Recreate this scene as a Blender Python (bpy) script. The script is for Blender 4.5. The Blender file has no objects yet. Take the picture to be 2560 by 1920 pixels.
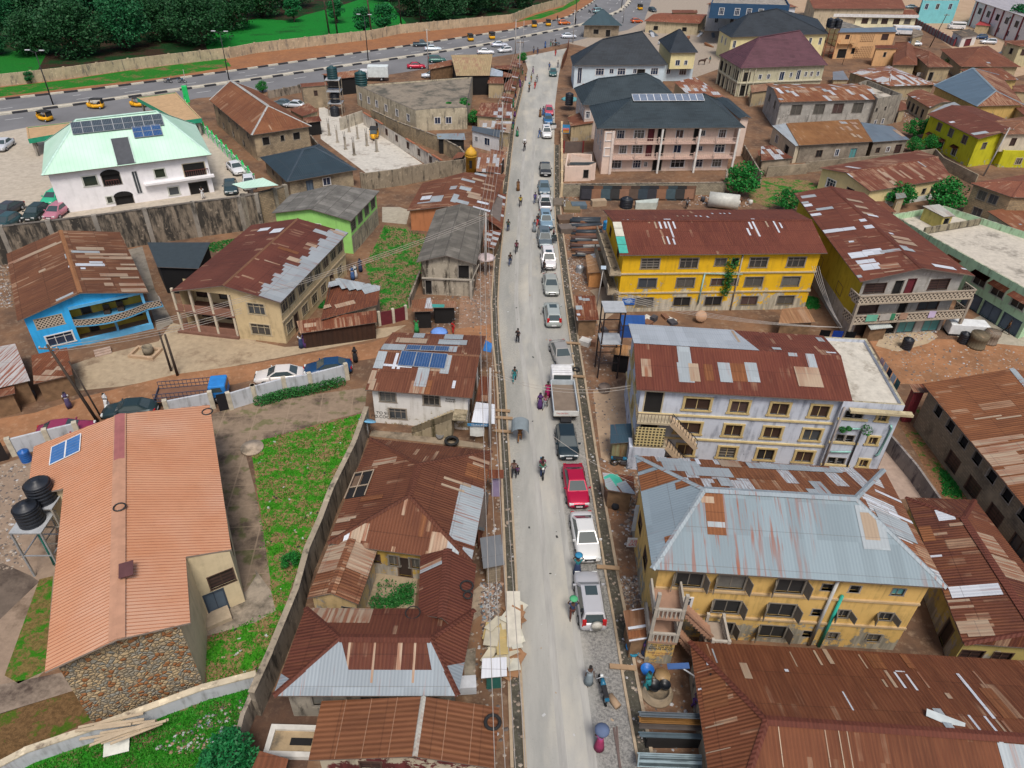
import bpy,bmesh,math,random
from mathutils import Vector as V,Matrix
rad=math.radians
sc=bpy.context.scene
COL=sc.collection
# camera
CAM_H,PITCH,FPX,ROLL=40.0,rad(36),1775.0,rad(1.64)
_F=V((0,math.cos(PITCH),-math.sin(PITCH)));_R0=V((1,0,0));_U0=V((0,math.sin(PITCH),math.cos(PITCH)))
_R=_R0*math.cos(ROLL)+_U0*math.sin(ROLL);_U=_U0*math.cos(ROLL)-_R0*math.sin(ROLL)
cd=bpy.data.cameras.new("camera");cam=bpy.data.objects.new("camera",cd);COL.objects.link(cam)
cd.sensor_width=36;cd.lens=FPX/2560*36;cd.clip_end=3000;cd.clip_start=0.5
M=Matrix.Identity(4)
for i in range(3):M[i][0]=_R[i];M[i][1]=_U[i];M[i][2]=-_F[i]
M[2][3]=CAM_H;cam.matrix_world=M;sc.camera=cam
# world, sun, exposure
SUN_EL,SUN_ROT=rad(60),rad(168)
w=bpy.data.worlds.new("World");sc.world=w;w.use_nodes=True
nt=w.node_tree;nt.nodes.clear()
sky=nt.nodes.new('ShaderNodeTexSky');sky.sky_type='NISHITA';sky.sun_disc=False
sky.sun_elevation=SUN_EL;sky.sun_rotation=SUN_ROT;sky.air_density=1.0;sky.dust_density=4.0;sky.ozone_density=.6
bg=nt.nodes.new('ShaderNodeBackground');bg.inputs[1].default_value=0.105
ow=nt.nodes.new('ShaderNodeOutputWorld');nt.links.new(sky.outputs[0],bg.inputs[0]);nt.links.new(bg.outputs[0],ow.inputs[0])
sl=bpy.data.lights.new("sun",'SUN');sl.energy=2.3;sl.angle=rad(17);sl.color=(1,.95,.88)
so=bpy.data.objects.new("sun",sl);COL.objects.link(so)
_d=V((math.sin(SUN_ROT)*math.cos(SUN_EL),math.cos(SUN_ROT)*math.cos(SUN_EL),math.sin(SUN_EL)))
so.rotation_euler=_d.to_track_quat('Z','Y').to_euler()
vs=sc.view_settings;vs.view_transform='Standard';vs.look='None';vs.exposure=0.2;vs.gamma=1;vs.use_curve_mapping=False
sc.cycles.use_denoising=True;sc.cycles.max_bounces=6;sc.cycles.diffuse_bounces=3;sc.cycles.glossy_bounces=2
sc.cycles.transparent_max_bounces=4
# picture point -> place on the ground (or at height z)
def spx(p):
 if len(p)==2:return p[0]*1.15732,p[1]*1.15732
 n,x,y=p
 return((n-1)%4)*640+x*.28933,((n-1)//4)*480+y*.28933
def ray(p):
 x,y=spx(p);return _F*FPX+_R*(x-1280)-_U*(y-960)
def at(p,z=0.0):
 d=ray(p);return V((0,0,CAM_H))+d*((z-CAM_H)/d.z)
def E(n,*c):
 return[((c[i],c[i+1])if n==0 else(n,c[i],c[i+1]))for i in range(0,len(c),2)]
# node helper
class G:
 def __init__(s,name):
  s.m=bpy.data.materials.new(name);s.m.use_nodes=True;s.t=s.m.node_tree
  s.b=s.t.nodes['Principled BSDF'];s.uvn=None
 def n(s,t,**k):
  x=s.t.nodes.new(t)
  for a,b in k.items():setattr(x,a,b)
  return x
 def put(s,sock,v):
  if isinstance(v,bpy.types.NodeSocket):s.t.links.new(v,sock)
  elif v is not None:
   if hasattr(sock.default_value,'__len__'):
    v=tuple(v)if hasattr(v,'__len__')else(v,)*3
    if len(sock.default_value)==4 and len(v)==3:v+=(1,)
   sock.default_value=v
 def math(s,op,a,b=None,c=None):
  x=s.n('ShaderNodeMath',operation=op)
  for i,v in enumerate((a,b,c)):
   if v is not None:s.put(x.inputs[i],v)
  return x.outputs[0]
 def vm(s,op,a,b=None):
  x=s.n('ShaderNodeVectorMath',operation=op);s.put(x.inputs[0],a)
  if b is not None:s.put(x.inputs[1],b)
  return x.outputs[0]
 def mix(s,f,a,b,bt='MIX'):
  x=s.n('ShaderNodeMix',data_type='RGBA',blend_type=bt)
  s.put(x.inputs[0],f);s.put(x.inputs[6],a);s.put(x.inputs[7],b);return x.outputs[2]
 def uv(s):
  if not s.uvn:s.uvn=s.n('ShaderNodeUVMap',uv_map='uv')
  return s.uvn.outputs[0]
 def obj(s):return s.n('ShaderNodeNewGeometry').outputs['Position']
 def noise(s,v,scale,detail=3,rough=.55,out=0):
  x=s.n('ShaderNodeTexNoise');s.put(x.inputs['Vector'],v);x.inputs['Scale'].default_value=scale
  x.inputs['Detail'].default_value=detail;x.inputs['Roughness'].default_value=rough;return x.outputs[out]
 def step(s,v,lo,hi):
  x=s.n('ShaderNodeMapRange');s.put(x.inputs[0],v);x.inputs[1].default_value=lo;x.inputs[2].default_value=hi;return x.outputs[0]
 def wn(s,v,out='Value'):
  x=s.n('ShaderNodeTexWhiteNoise',noise_dimensions='3D');s.put(x.inputs['Vector'],v);return x.outputs[out]
 def grid(s,su,sv,seed=0.):
  v=s.vm('ADD',s.vm('MULTIPLY',s.uv(),(1/su,1/sv,0)),(seed*7.13,seed*3.71,seed))
  return s.vm('FLOOR',v),v
 def bump(s,h,st=.5,d=.02):
  x=s.n('ShaderNodeBump');x.inputs['Strength'].default_value=st;x.inputs['Distance'].default_value=d
  s.put(x.inputs['Height'],h);s.t.links.new(x.outputs[0],s.b.inputs['Normal'])
 def fin(s,col,rough=.8,metal=0.,spec=.3):
  s.put(s.b.inputs['Base Color'],col);s.put(s.b.inputs['Roughness'],rough);s.put(s.b.inputs['Metallic'],metal)
  s.b.inputs['Specular IOR Level'].default_value=spec;return s.m
 def sep(s,v):
  x=s.n('ShaderNodeSeparateXYZ');s.put(x.inputs[0],v);return x.outputs
MC={}
def cached(f):
 def g(*a,**k):
  key=(f.__name__,a,tuple(sorted(k.items())))
  if key not in MC:MC[key]=f(*a,**k)
  return MC[key]
 return g
@cached
def plain(c,rough=.6,metal=0.,var=.12):
 g=G('painted');n=g.noise(g.obj(),1.7,4)
 c2=tuple(x*(1-var*2)for x in c)
 return g.fin(g.mix(g.step(n,.3,.7),c2,c),rough,metal,.4)
@cached
def rust(seed=1,base=(.15,.042,.026),hi=(.24,.075,.038),tan=.05,galv=.0,per=.22,sheet=.8,lite=(.38,.25,.16),gcol=(.46,.5,.53),row=2.6,soft=0.):
 """old corrugated iron: sheets side by side, each with its own age; some streaks and whole sheets newer"""
 g=G('corrugated_iron');base=tuple(x*y for x,y in zip(base,(.88,.95,.82)));hi=tuple(x*y for x,y in zip(hi,(.88,.97,.85)))
 fl,_=g.grid(sheet,row,seed);v1=g.wn(fl);v1b=g.sep(g.wn(fl,'Color'))[1]
 fs,_=g.grid(sheet*.32,row*.5,seed+3);v2=g.wn(fs)
 uvs=g.vm('MULTIPLY',g.uv(),(5.5,.35,1));st=g.noise(g.vm('ADD',uvs,(seed,seed*2,0)),1,4)
 big=g.noise(g.vm('ADD',g.uv(),(seed*9,0,0)),.16,4)
 col=g.mix(v1,base,tuple(x*.8 for x in base));col=g.mix(g.step(st,.45,.75),col,hi)
 col=g.mix(g.step(big,.48,.7),col,tuple((a+b)*.55 for a,b in zip(base,hi)))
 clus=g.step(big,.44,.6)
 f=g.math('MULTIPLY',g.math('GREATER_THAN',v2,1-tan*2.2),clus)
 col=g.mix(g.math('MULTIPLY',f,g.step(st,.35,.65)),col,lite)
 f2=g.math('GREATER_THAN',v1b,1-tan*.35);col=g.mix(g.math('MULTIPLY',f2,g.step(st,.25,.75)),col,lite)
 if galv>0:
  f3=g.math('LESS_THAN',v1,galv);fleck=g.math('GREATER_THAN',g.noise(uvs,2.2,3),.5)
  col=g.mix(g.math('MULTIPLY',f3,g.math('ADD',g.math('MULTIPLY',fleck,.4),.6)),col,gcol)
 s=g.sep(g.uv());wv=g.math('SINE',g.math('MULTIPLY',s[0],6.2832/per))
 col=g.mix(g.math('MULTIPLY',g.math('GREATER_THAN',wv,.35),.22),col,tuple(x*.45 for x in base))  # darker crests: rust tone, also painted for shading the bump barely gives
 fr=g.math('FRACT',g.math('ADD',g.math('DIVIDE',s[1],row),seed*3.71));lap=g.math('LESS_THAN',fr,.025)
 col=g.mix(g.math('MULTIPLY',lap,.45),col,tuple(x*.4 for x in base))
 g.bump(g.math('ADD',wv,g.math('MULTIPLY',g.noise(g.uv(),.8,3),5)),.55,.03)
 return g.fin(col,.72,0.,.25)
@cached
def galv(c=(.48,.53,.56),seed=1,rustf=.3,per=.22,rc=(.26,.09,.05)):
 g=G('galvanised_iron');s=g.sep(g.uv())
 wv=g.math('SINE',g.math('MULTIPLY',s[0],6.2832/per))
 st=g.noise(g.vm('ADD',g.vm('MULTIPLY',g.uv(),(4.5,.22,1)),(seed,0,0)),1,4)
 fl,_=g.grid(.8,2.4,seed);v1=g.wn(fl)
 col=g.mix(v1,c,tuple(x*.82 for x in c))
 big=g.noise(g.uv(),.12,3)
 if rustf>0:
  f=g.math('MULTIPLY',g.step(st,.62-rustf*.3,.72-rustf*.3),g.step(big,.42,.6));col=g.mix(f,col,rc)
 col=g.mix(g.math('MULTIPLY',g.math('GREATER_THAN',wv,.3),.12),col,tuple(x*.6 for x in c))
 fr=g.math('FRACT',g.math('DIVIDE',s[1],2.4));col=g.mix(g.math('MULTIPLY',g.math('LESS_THAN',fr,.02),.4),col,(.1,.09,.09))
 g.bump(wv,.3,.02)
 return g.fin(col,.55,.1,.35)
@cached
def slate(c=(.018,.024,.03),per=.38,seed=0,col2=None):
 """stone-coated metal tiles laid in rows"""
 g=G('roof_tiles');s=g.sep(g.uv())
 r=g.math('FRACT',g.math('DIVIDE',s[1],per));w_=g.math('SINE',g.math('MULTIPLY',s[0],6.2832/.34))
 fl,_=g.grid(1.3,per,seed);v=g.wn(fl)
 n=g.noise(g.uv(),.3,4)
 col=g.mix(v,c,tuple(x*1.5 for x in c));col=g.mix(g.step(n,.4,.75),col,tuple(x*1.7+.004 for x in c))
 col=g.mix(g.math('MULTIPLY',g.math('LESS_THAN',r,.16),.7),col,tuple(x*.35 for x in c))
 g.bump(g.math('ADD',r,g.math('MULTIPLY',w_,.35)),.6,.05)
 return g.fin(col,.6,0.,.35)
@cached
def asbestos(c=(.2,.185,.165),seed=0):
 g=G('fibre_cement_sheets');s=g.sep(g.uv())
 fl,_=g.grid(.95,1.7,seed);v=g.wn(fl);n=g.noise(g.uv(),.5,6,.65)
 col=g.mix(v,c,tuple(x*.6 for x in c));col=g.mix(g.step(n,.4,.7),col,tuple(x*.4 for x in c))
 fr=g.math('FRACT',g.math('ADD',g.math('DIVIDE',s[1],1.7),seed*3.71));fu=g.math('FRACT',g.math('ADD',g.math('DIVIDE',s[0],.95),seed*7.13))
 ln=g.math('MAXIMUM',g.math('LESS_THAN',fr,.05),g.math('LESS_THAN',fu,.04))
 col=g.mix(g.math('MULTIPLY',ln,.6),col,(.05,.045,.04))
 g.bump(g.math('SINE',g.math('MULTIPLY',s[0],6.2832/.24)),.5,.03)
 return g.fin(col,.9)
@cached
def plaster(c=(.6,.55,.45),dirt=.35,peel=0.,pc=(.42,.38,.32),dc=None,seed=0,low=1.6):
 """painted render with rain stains; peel > 0 bares the grey coat in ragged patches"""
 g=G('painted_render');p=g.vm('ADD',g.obj(),(seed*11.,seed*5.,0));dc=dc or tuple(x*.35 for x in c)
 n=g.noise(p,.9,5,.65);drip=g.noise(g.vm('MULTIPLY',p,(3,3,.35)),1,4)
 col=g.mix(g.step(n,.3,.7),c,tuple(x*.86 for x in c))
 f=g.math('MULTIPLY',g.math('MULTIPLY',g.step(drip,.48,.72),g.step(n,.35,.65)),dirt*2.1);g.put(g.n('ShaderNodeClamp').inputs[0],f)
 col=g.mix(f,col,dc)
 if peel>0:
  z=g.sep(g.uv())[1]
  lowf=g.step(g.math('ADD',g.math('MULTIPLY',z,-1/14.),g.noise(p,.9,7,.75)),.6-peel*.6,.62-peel*.6)
  col=g.mix(lowf,col,g.mix(g.step(drip,.4,.6),pc,tuple(x*.6 for x in pc)))
 return g.fin(col,.88)
@cached
def blocks(c=(.3,.24,.17),m=(.2,.165,.12),seed=0,bw=.45,bh=.23):
 g=G('block_masonry');x=g.n('ShaderNodeTexBrick');g.put(x.inputs['Vector'],g.uv())
 x.inputs['Scale'].default_value=1;x.inputs['Brick Width'].default_value=bw;x.inputs['Row Height'].default_value=bh
 x.inputs['Mortar Size'].default_value=.025;x.inputs['Color1'].default_value=c+(1,);x.inputs['Color2'].default_value=tuple(a*.78 for a in c)+(1,)
 x.inputs['Mortar'].default_value=m+(1,)
 n=g.noise(g.vm('ADD',g.obj(),(seed*9.,0,0)),.6,6,.7);col=g.mix(g.step(n,.5,.75),x.outputs[0],(.09,.075,.06))
 col=g.mix(g.step(g.noise(g.obj(),.35,3),.55,.7),col,tuple(a*1.25 for a in c))
 return g.fin(col,.92)
@cached
def oldwall(c=(.27,.24,.19),dark=(.045,.04,.034),seed=0,amt=.5):
 """weathered cement render streaked with black mould"""
 g=G('mouldy_render');p=g.vm('ADD',g.obj(),(seed*13.,seed,0))
 a=g.noise(g.vm('MULTIPLY',p,(1.6,1.6,.35)),1,6,.65);b=g.noise(p,.5,5,.7)
 col=g.mix(g.step(b,.35,.65),c,tuple(x*.7 for x in c));col=g.mix(g.step(a,.62-amt*.25,.78-amt*.25),col,dark)
 col=g.mix(g.math('MULTIPLY',g.step(g.noise(p,2.2,4),.6,.7),.5),col,tuple(min(1,x*1.6)for x in c))
 return g.fin(col,.93)
@cached
def earth(c1=(.3,.15,.075),c2=(.2,.105,.06),c3=(.36,.25,.17),sc1=.25,seed=0):
 g=G('earth');p=g.vm('ADD',g.obj(),(seed*17.,0,0))
 a=g.noise(p,sc1,7,.65);b=g.noise(p,2.1,6,.7);d=g.noise(p,.9,4)
 col=g.mix(g.step(a,.35,.65),c1,c2);col=g.mix(g.step(g.noise(p,sc1*5.3,7,.75),.52,.72),col,c3);col=g.mix(g.math('MULTIPLY',g.step(b,.55,.75),.55),col,tuple(x*.5 for x in c2))
 g.bump(b,.4,.06);return g.fin(col,.95)
@cached
def slabs(c=(.34,.3,.25),dark=(.1,.085,.065),seed=0,jt=0.,amt=.5,moss=0.):
 """poured concrete, mould-stained, with joints every jt metres when jt > 0"""
 g=G('old_concrete');p=g.vm('ADD',g.obj(),(seed*17.,seed*3.,0))
 a=g.noise(p,.35,7,.7);b=g.noise(p,1.6,6,.7)
 col=g.mix(g.step(b,.35,.7),c,tuple(x*.72 for x in c));col=g.mix(g.step(a,.68-amt*.35,.8-amt*.3),col,dark)
 if moss>0:col=g.mix(g.math('MULTIPLY',g.step(g.noise(p,.8,5),.55,.62),moss),col,(.07,.1,.015))
 if jt>0:
  s=g.sep(g.uv());j=g.math('MAXIMUM',g.math('LESS_THAN',g.math('FRACT',g.math('DIVIDE',s[0],jt)),.035),g.math('LESS_THAN',g.math('FRACT',g.math('DIVIDE',s[1],jt*.8)),.04))
  col=g.mix(g.math('MULTIPLY',j,.55),col,tuple(x*1.1 for x in c))
 g.bump(b,.25,.03);return g.fin(col,.92)
@cached
def grassy(g1=(.012,.14,.008),g2=(.035,.2,.012),dirt=(.2,.12,.06),cover=.7,seed=0,sc1=.45):
 g=G('grass_cover');p=g.vm('ADD',g.obj(),(seed*17.,seed*3.,0))
 a=g.noise(p,sc1,7,.72);b=g.noise(p,3.5,5,.7)
 gr=g.mix(g.step(b,.35,.65),g1,g2);f=g.step(g.math('ADD',g.math('MULTIPLY',a,.75),g.math('MULTIPLY',b,.25)),.62-cover*.27,.68-cover*.27)
 col=g.mix(f,g.mix(g.step(b,.4,.6),dirt,tuple(x*.6 for x in dirt)),gr)
 g.bump(b,.8,.12);return g.fin(col,.95,0,.1)
@cached
def leafm(c=(.02,.09,.018),c2=(.05,.17,.03)):
 g=G('leaves');r=g.n('ShaderNodeNewGeometry').outputs['Random Per Island']
 col=g.mix(r,c,c2);g.b.inputs['Subsurface Weight'].default_value=0
 return g.fin(col,.6,0,.25)
@cached
def asphalt(c=(.145,.145,.15),seed=0):
 g=G('asphalt');p=g.obj();a=g.noise(p,.12,5,.6);b=g.noise(p,6,4,.8)
 col=g.mix(g.step(a,.35,.7),c,tuple(x*1.35 for x in c));col=g.mix(g.math('MULTIPLY',g.step(b,.5,.8),.3),col,(.04,.04,.04));return g.fin(col,.9)
@cached
def glassm(c=(.02,.03,.035),rough=.12):
 g=G('dark_glass');return g.fin(c,rough,0,.7)
@cached
def louvre(c=(.1,.095,.085),c2=(.02,.02,.02),per=.11):
 g=G('louvre_blades');z=g.sep(g.n('ShaderNodeTexCoord').outputs['Object'])[2]
 f=g.math('GREATER_THAN',g.math('FRACT',g.math('DIVIDE',z,per)),.45)
 return g.fin(g.mix(f,c2,g.mix(g.noise(g.obj(),3,2),c,tuple(x*.5 for x in c))),.4,0,.5)
@cached
def lattice(c=(.32,.27,.2),per=.22,dark=(.03,.025,.02),dia=True):
 """pierced screen blocks: openings stand dark between the ribs"""
 g=G('screen_block');s=g.sep(g.uv())
 if dia:a,b=g.math('ADD',s[0],s[1]),g.math('SUBTRACT',s[0],s[1])
 else:a,b=s[0],s[1]
 fa=g.math('LESS_THAN',g.math('FRACT',g.math('DIVIDE',a,per)),.36);fb=g.math('LESS_THAN',g.math('FRACT',g.math('DIVIDE',b,per)),.36)
 return g.fin(g.mix(g.math('MAXIMUM',fa,fb),dark,c),.85)
# mesh builder
def setuv(me,ref=None):
 uv=me.uv_layers.new(name='uv').data;vs_=me.vertices
 for p in me.polygons:
  n=p.normal
  if abs(n.z)>.995:u=V((ref[0],ref[1],0)).normalized()if ref else V((1,0,0));v=V((-u.y,u.x,0))
  else:u=V((-n.y,n.x,0)).normalized();v=n.cross(u)
  for li in p.loop_indices:
   co=vs_[me.loops[li].vertex_index].co;uv[li].uv=(co.dot(u),co.dot(v))
class MB:
 def __init__(s):s.v=[];s.f=[];s.m=[];s.sm=[]
 def poly(s,pts,m=0,smooth=False):
  i=len(s.v);s.v+=[tuple(p)for p in pts];s.f.append(tuple(range(i,i+len(pts))));s.m.append(m);s.sm.append(smooth)
 def mesh(s,vs_,fs,m=0,smooth=False):
  i=len(s.v);s.v+=[tuple(p)for p in vs_]
  for f in fs:s.f.append(tuple(i+k for k in f));s.m.append(m);s.sm.append(smooth)
 def box(s,c,sx,sy,sz,rz=0.,m=0,tilt=None):
  """c = centre of the base"""
  R=Matrix.Rotation(rz,3,'Z');P=[]
  for z in(0,sz):
   for x,y in((-1,-1),(1,-1),(1,1),(-1,1)):
    q=V((x*sx/2,y*sy/2,z));
    if tilt:q=Matrix.Rotation(tilt,3,'X')@q
    P.append(V(c)+R@q)
  s.mesh(P,[(3,2,1,0),(4,5,6,7),(0,1,5,4),(1,2,6,5),(2,3,7,6),(3,0,4,7)],m)
 def beam(s,a,b,w_,h=None,m=0):
  """box from a to b, w wide, h high, centred on the line"""
  a,b=V(a),V(b);h=h or w_;d=(b-a)
  if d.length<1e-6:return
  d.normalize();u=d.cross(V((0,0,1)));u=V((1,0,0))if u.length<.01 else u.normalized();v=u.cross(d)
  P=[q+u*x*w_/2+v*y*h/2 for q in(a,b)for x,y in((-1,-1),(1,-1),(1,1),(-1,1))]
  s.mesh(P,[(0,1,2,3),(7,6,5,4),(4,5,1,0),(5,6,2,1),(6,7,3,2),(7,4,0,3)],m)
 def tube(s,pts,r,n=8,m=0,cap=True,r2=None):
  pts=[V(p)for p in pts];k=len(pts);P=[]
  for i,p in enumerate(pts):
   d=(pts[min(i+1,k-1)]-pts[max(i-1,0)]).normalized()
   u=d.cross(V((0,0,1)));u=V((1,0,0))if u.length<.01 else u.normalized();v=u.cross(d)
   rr=r if r2 is None else r+(r2-r)*i/max(1,k-1)
   P+=[p+(u*math.cos(6.2832*j/n)+v*math.sin(6.2832*j/n))*rr for j in range(n)]
  F=[(i*n+j,i*n+(j+1)%n,(i+1)*n+(j+1)%n,(i+1)*n+j)for i in range(k-1)for j in range(n)]
  if cap:F+=[tuple(range(n-1,-1,-1)),tuple(range((k-1)*n,k*n))]
  s.mesh(P,F,m,True)
 def lathe(s,c,prof,n=16,m=0):
  """prof = [(r, z)...] bottom to top"""
  P=[V(c)+V((r*math.cos(6.2832*j/n),r*math.sin(6.2832*j/n),z))for r,z in prof for j in range(n)]
  F=[(i*n+j,i*n+(j+1)%n,(i+1)*n+(j+1)%n,(i+1)*n+j)for i in range(len(prof)-1)for j in range(n)]
  F+=[tuple(range(n-1,-1,-1)),tuple(range((len(prof)-1)*n,len(prof)*n))]
  s.mesh(P,F,m,True)
 def prism(s,pts,z0,z1,m=0,ms=None):
  """pts ccw in plan; z0/z1 number or list"""
  n=len(pts);a=[V((p[0],p[1],z0[i]if hasattr(z0,'__len__')else z0))for i,p in enumerate(pts)]
  b=[V((p[0],p[1],z1[i]if hasattr(z1,'__len__')else z1))for i,p in enumerate(pts)]
  s.poly(b,m);s.poly(a[::-1],m)
  for i in range(n):j=(i+1)%n;s.poly([a[i],a[j],b[j],b[i]],m if ms is None else ms)
 def build(s,name,mats,parent=None,ref=None,bevel=0.):
  me=bpy.data.meshes.new(name);me.from_pydata(s.v,[],s.f);me.update()
  for i,p in enumerate(me.polygons):p.material_index=s.m[i];p.use_smooth=s.sm[i]
  if not isinstance(mats,(list,tuple)):mats=[mats]
  for x in mats:me.materials.append(x)
  setuv(me,ref)
  o=bpy.data.objects.new(name,me);COL.objects.link(o)
  if parent is not None:o.parent=parent
  if bevel:b=o.modifiers.new('b','BEVEL');b.width=bevel;b.segments=2;b.limit_method='ANGLE'
  return o
def tag(o,label=None,cat=None,group=None,kind=None):
 if label:o['label']=label
 if cat:o['category']=cat
 if group:o['group']=group
 if kind:o['kind']=kind
 return o
def empty(name,loc=(0,0,0),rz=0.,label=None,cat=None,group=None):
 o=bpy.data.objects.new(name,None);COL.objects.link(o);o.location=loc;o.rotation_euler.z=rz
 o.empty_display_size=.3
 return tag(o,label,cat,group)
def kids(o):return[c for c in bpy.data.objects if c.parent is o]if o.get('_n')is None else[]
KID={}
def reg(o):
 """remember a prototype's tree once, so that copies are quick"""
 KID[o.name]=[(c,[d for d in bpy.data.objects if d.parent==c])for c in bpy.data.objects if c.parent==o]
 return o
def copy_tree(o,loc,rz=0.,label=None,group=None,sc_=1.,recol=None,cat=None):
 r=o.copy();COL.objects.link(r);r.location=loc;r.rotation_euler=(0,0,rz);r.scale=(sc_,)*3 if not hasattr(sc_,'__len__')else sc_
 tag(r,label,cat,group)
 def rc(c):
  if recol:
   for i,sl_ in enumerate(c.material_slots):
    m=sl_.material
    for a,b in recol:
     if m is a:c.material_slots[i].link='OBJECT';c.material_slots[i].material=b
 rc(r)
 for c,ds in KID.get(o.name,[]):
  k=c.copy();COL.objects.link(k);k.parent=r;rc(k)
  for d in ds:e=d.copy();COL.objects.link(e);e.parent=k;rc(e)
 return r
def structure(name,pts,z,m,ref=None,th=0.):
 b=MB();P=[V((p[0],p[1],z))for p in pts];b.poly(P);o=b.build(name,m,ref=ref);o['kind']='structure';return o
def area_sheet(name,px,lvl,m,zb=0.,ref=None):
 """a ground sheet from picture points, lvl steps of 4 mm above the ground"""
 return structure(name,[at(p,zb)for p in px],zb+.004*lvl,m,ref)
# windows and doors
m_brown=plain((.07,.045,.032));m_cream=plain((.62,.55,.4));m_white=plain((.72,.72,.72));m_conc=oldwall((.33,.3,.26),seed=3,amt=.4)
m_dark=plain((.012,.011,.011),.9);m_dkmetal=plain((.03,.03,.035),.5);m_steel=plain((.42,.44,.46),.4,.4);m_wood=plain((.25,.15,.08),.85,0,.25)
m_glass=glassm();m_blueglass=glassm((.02,.035,.07));m_rustpl=rust(77,per=.2);m_yel=plain((.56,.43,.2));m_bark=plain((.12,.085,.06),.95,0,.3)
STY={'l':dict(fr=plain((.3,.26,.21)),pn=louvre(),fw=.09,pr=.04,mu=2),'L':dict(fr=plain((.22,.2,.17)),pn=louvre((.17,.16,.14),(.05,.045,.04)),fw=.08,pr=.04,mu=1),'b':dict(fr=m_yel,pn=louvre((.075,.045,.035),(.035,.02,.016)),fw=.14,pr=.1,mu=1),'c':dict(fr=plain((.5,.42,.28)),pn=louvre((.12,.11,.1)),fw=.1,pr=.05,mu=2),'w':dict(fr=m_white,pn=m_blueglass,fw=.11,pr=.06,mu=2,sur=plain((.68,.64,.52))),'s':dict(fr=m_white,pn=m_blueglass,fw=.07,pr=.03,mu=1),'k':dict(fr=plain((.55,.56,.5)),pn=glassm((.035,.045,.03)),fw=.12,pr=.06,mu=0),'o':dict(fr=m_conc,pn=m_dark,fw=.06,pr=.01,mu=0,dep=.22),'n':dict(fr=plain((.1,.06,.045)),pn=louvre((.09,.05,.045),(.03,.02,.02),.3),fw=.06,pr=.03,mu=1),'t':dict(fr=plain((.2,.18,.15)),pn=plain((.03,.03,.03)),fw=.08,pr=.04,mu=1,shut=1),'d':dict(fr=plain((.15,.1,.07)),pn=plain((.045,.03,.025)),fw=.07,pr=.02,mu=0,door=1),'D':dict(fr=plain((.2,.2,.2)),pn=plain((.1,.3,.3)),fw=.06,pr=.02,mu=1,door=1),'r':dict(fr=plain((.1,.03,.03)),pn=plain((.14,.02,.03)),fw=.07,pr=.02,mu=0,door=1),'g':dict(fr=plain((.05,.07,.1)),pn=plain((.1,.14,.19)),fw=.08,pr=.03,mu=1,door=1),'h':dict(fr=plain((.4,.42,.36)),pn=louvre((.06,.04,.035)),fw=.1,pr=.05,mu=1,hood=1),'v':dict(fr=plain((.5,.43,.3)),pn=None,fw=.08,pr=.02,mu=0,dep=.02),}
WC={};WR=random.Random(5)
PV=[louvre((.2,.19,.17),(.1,.1,.09)),glassm((.05,.06,.07),.3),louvre((.16,.1,.09),(.03,.02,.02)),plain((.018,.016,.016),.8),louvre((.24,.22,.19),(.03,.03,.03),.3)]
def window(sty,w_,h_,loc,rz,parent):
 S=STY[sty];key=(sty,round(w_,1),round(h_,1));dep=S.get('dep',.12)
 if key not in WC:
  f,pr=S['fw'],S['pr'];b=MB()
  y0,y1=-pr,dep-.03
  for x0,x1,z0,z1 in((-w_/2-f*.4,-w_/2+f,0,h_),(w_/2-f,w_/2+f*.4,0,h_),(-w_/2-f*.5,w_/2+f*.5,h_,h_+f),(-w_/2-f,w_/2+f,-f,0)):
   b.box(((x0+x1)/2,(y0+y1)/2,z0),x1-x0,y1-y0,z1-z0)
  for i in range(S['mu']):
   x=-w_/2+w_*(i+1)/(S['mu']+1);b.box((x,dep-.035,.003),.06,.03,h_-.006)
  if S['mu']>1 and h_>.9:b.box((0,dep-.05,h_*.66),w_-.01,.02,.05)
  if S.get('hood'):b.mesh([(-w_/2-.2,-.02,h_+.5),(w_/2+.2,-.02,h_+.5),(w_/2+.25,-.7,h_+.1),(-w_/2-.25,-.7,h_+.1)],[(0,3,2,1),(0,1,2,3)],1)
  if S.get('shut'):
   for sx in(-1,1):b.box((sx*(w_/2+.16),-.28,.05),.05,.55,h_-.1,sx*.3)
  fr=b.build('f',[S['fr'],m_rustpl])
  p=MB();p.box((0,dep,.004),w_-.01,.03,h_-.008);pn=p.build('p',S['pn']or m_dark)  # open styles get a near-black sheet painted as the shade inside
  WC[key]=(fr.data,pn.data);bpy.data.objects.remove(fr);bpy.data.objects.remove(pn)
 a,c=WC[key];door=S.get('door')
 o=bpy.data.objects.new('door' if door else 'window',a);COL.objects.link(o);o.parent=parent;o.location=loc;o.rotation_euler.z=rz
 q=bpy.data.objects.new('door_leaf' if door else 'pane_or_void_shade',c);COL.objects.link(q);q.parent=o
 k=WR.random()
 if sty in 'lLwsbnctk' and k<.34:q.material_slots[0].link='OBJECT';q.material_slots[0].material=PV[int(k*50)%len(PV)]
 return o
def row(us,zb,w_=1.4,h_=1.1,s='l'):return[(u,zb,w_,h_,s)for u in us]
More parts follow.
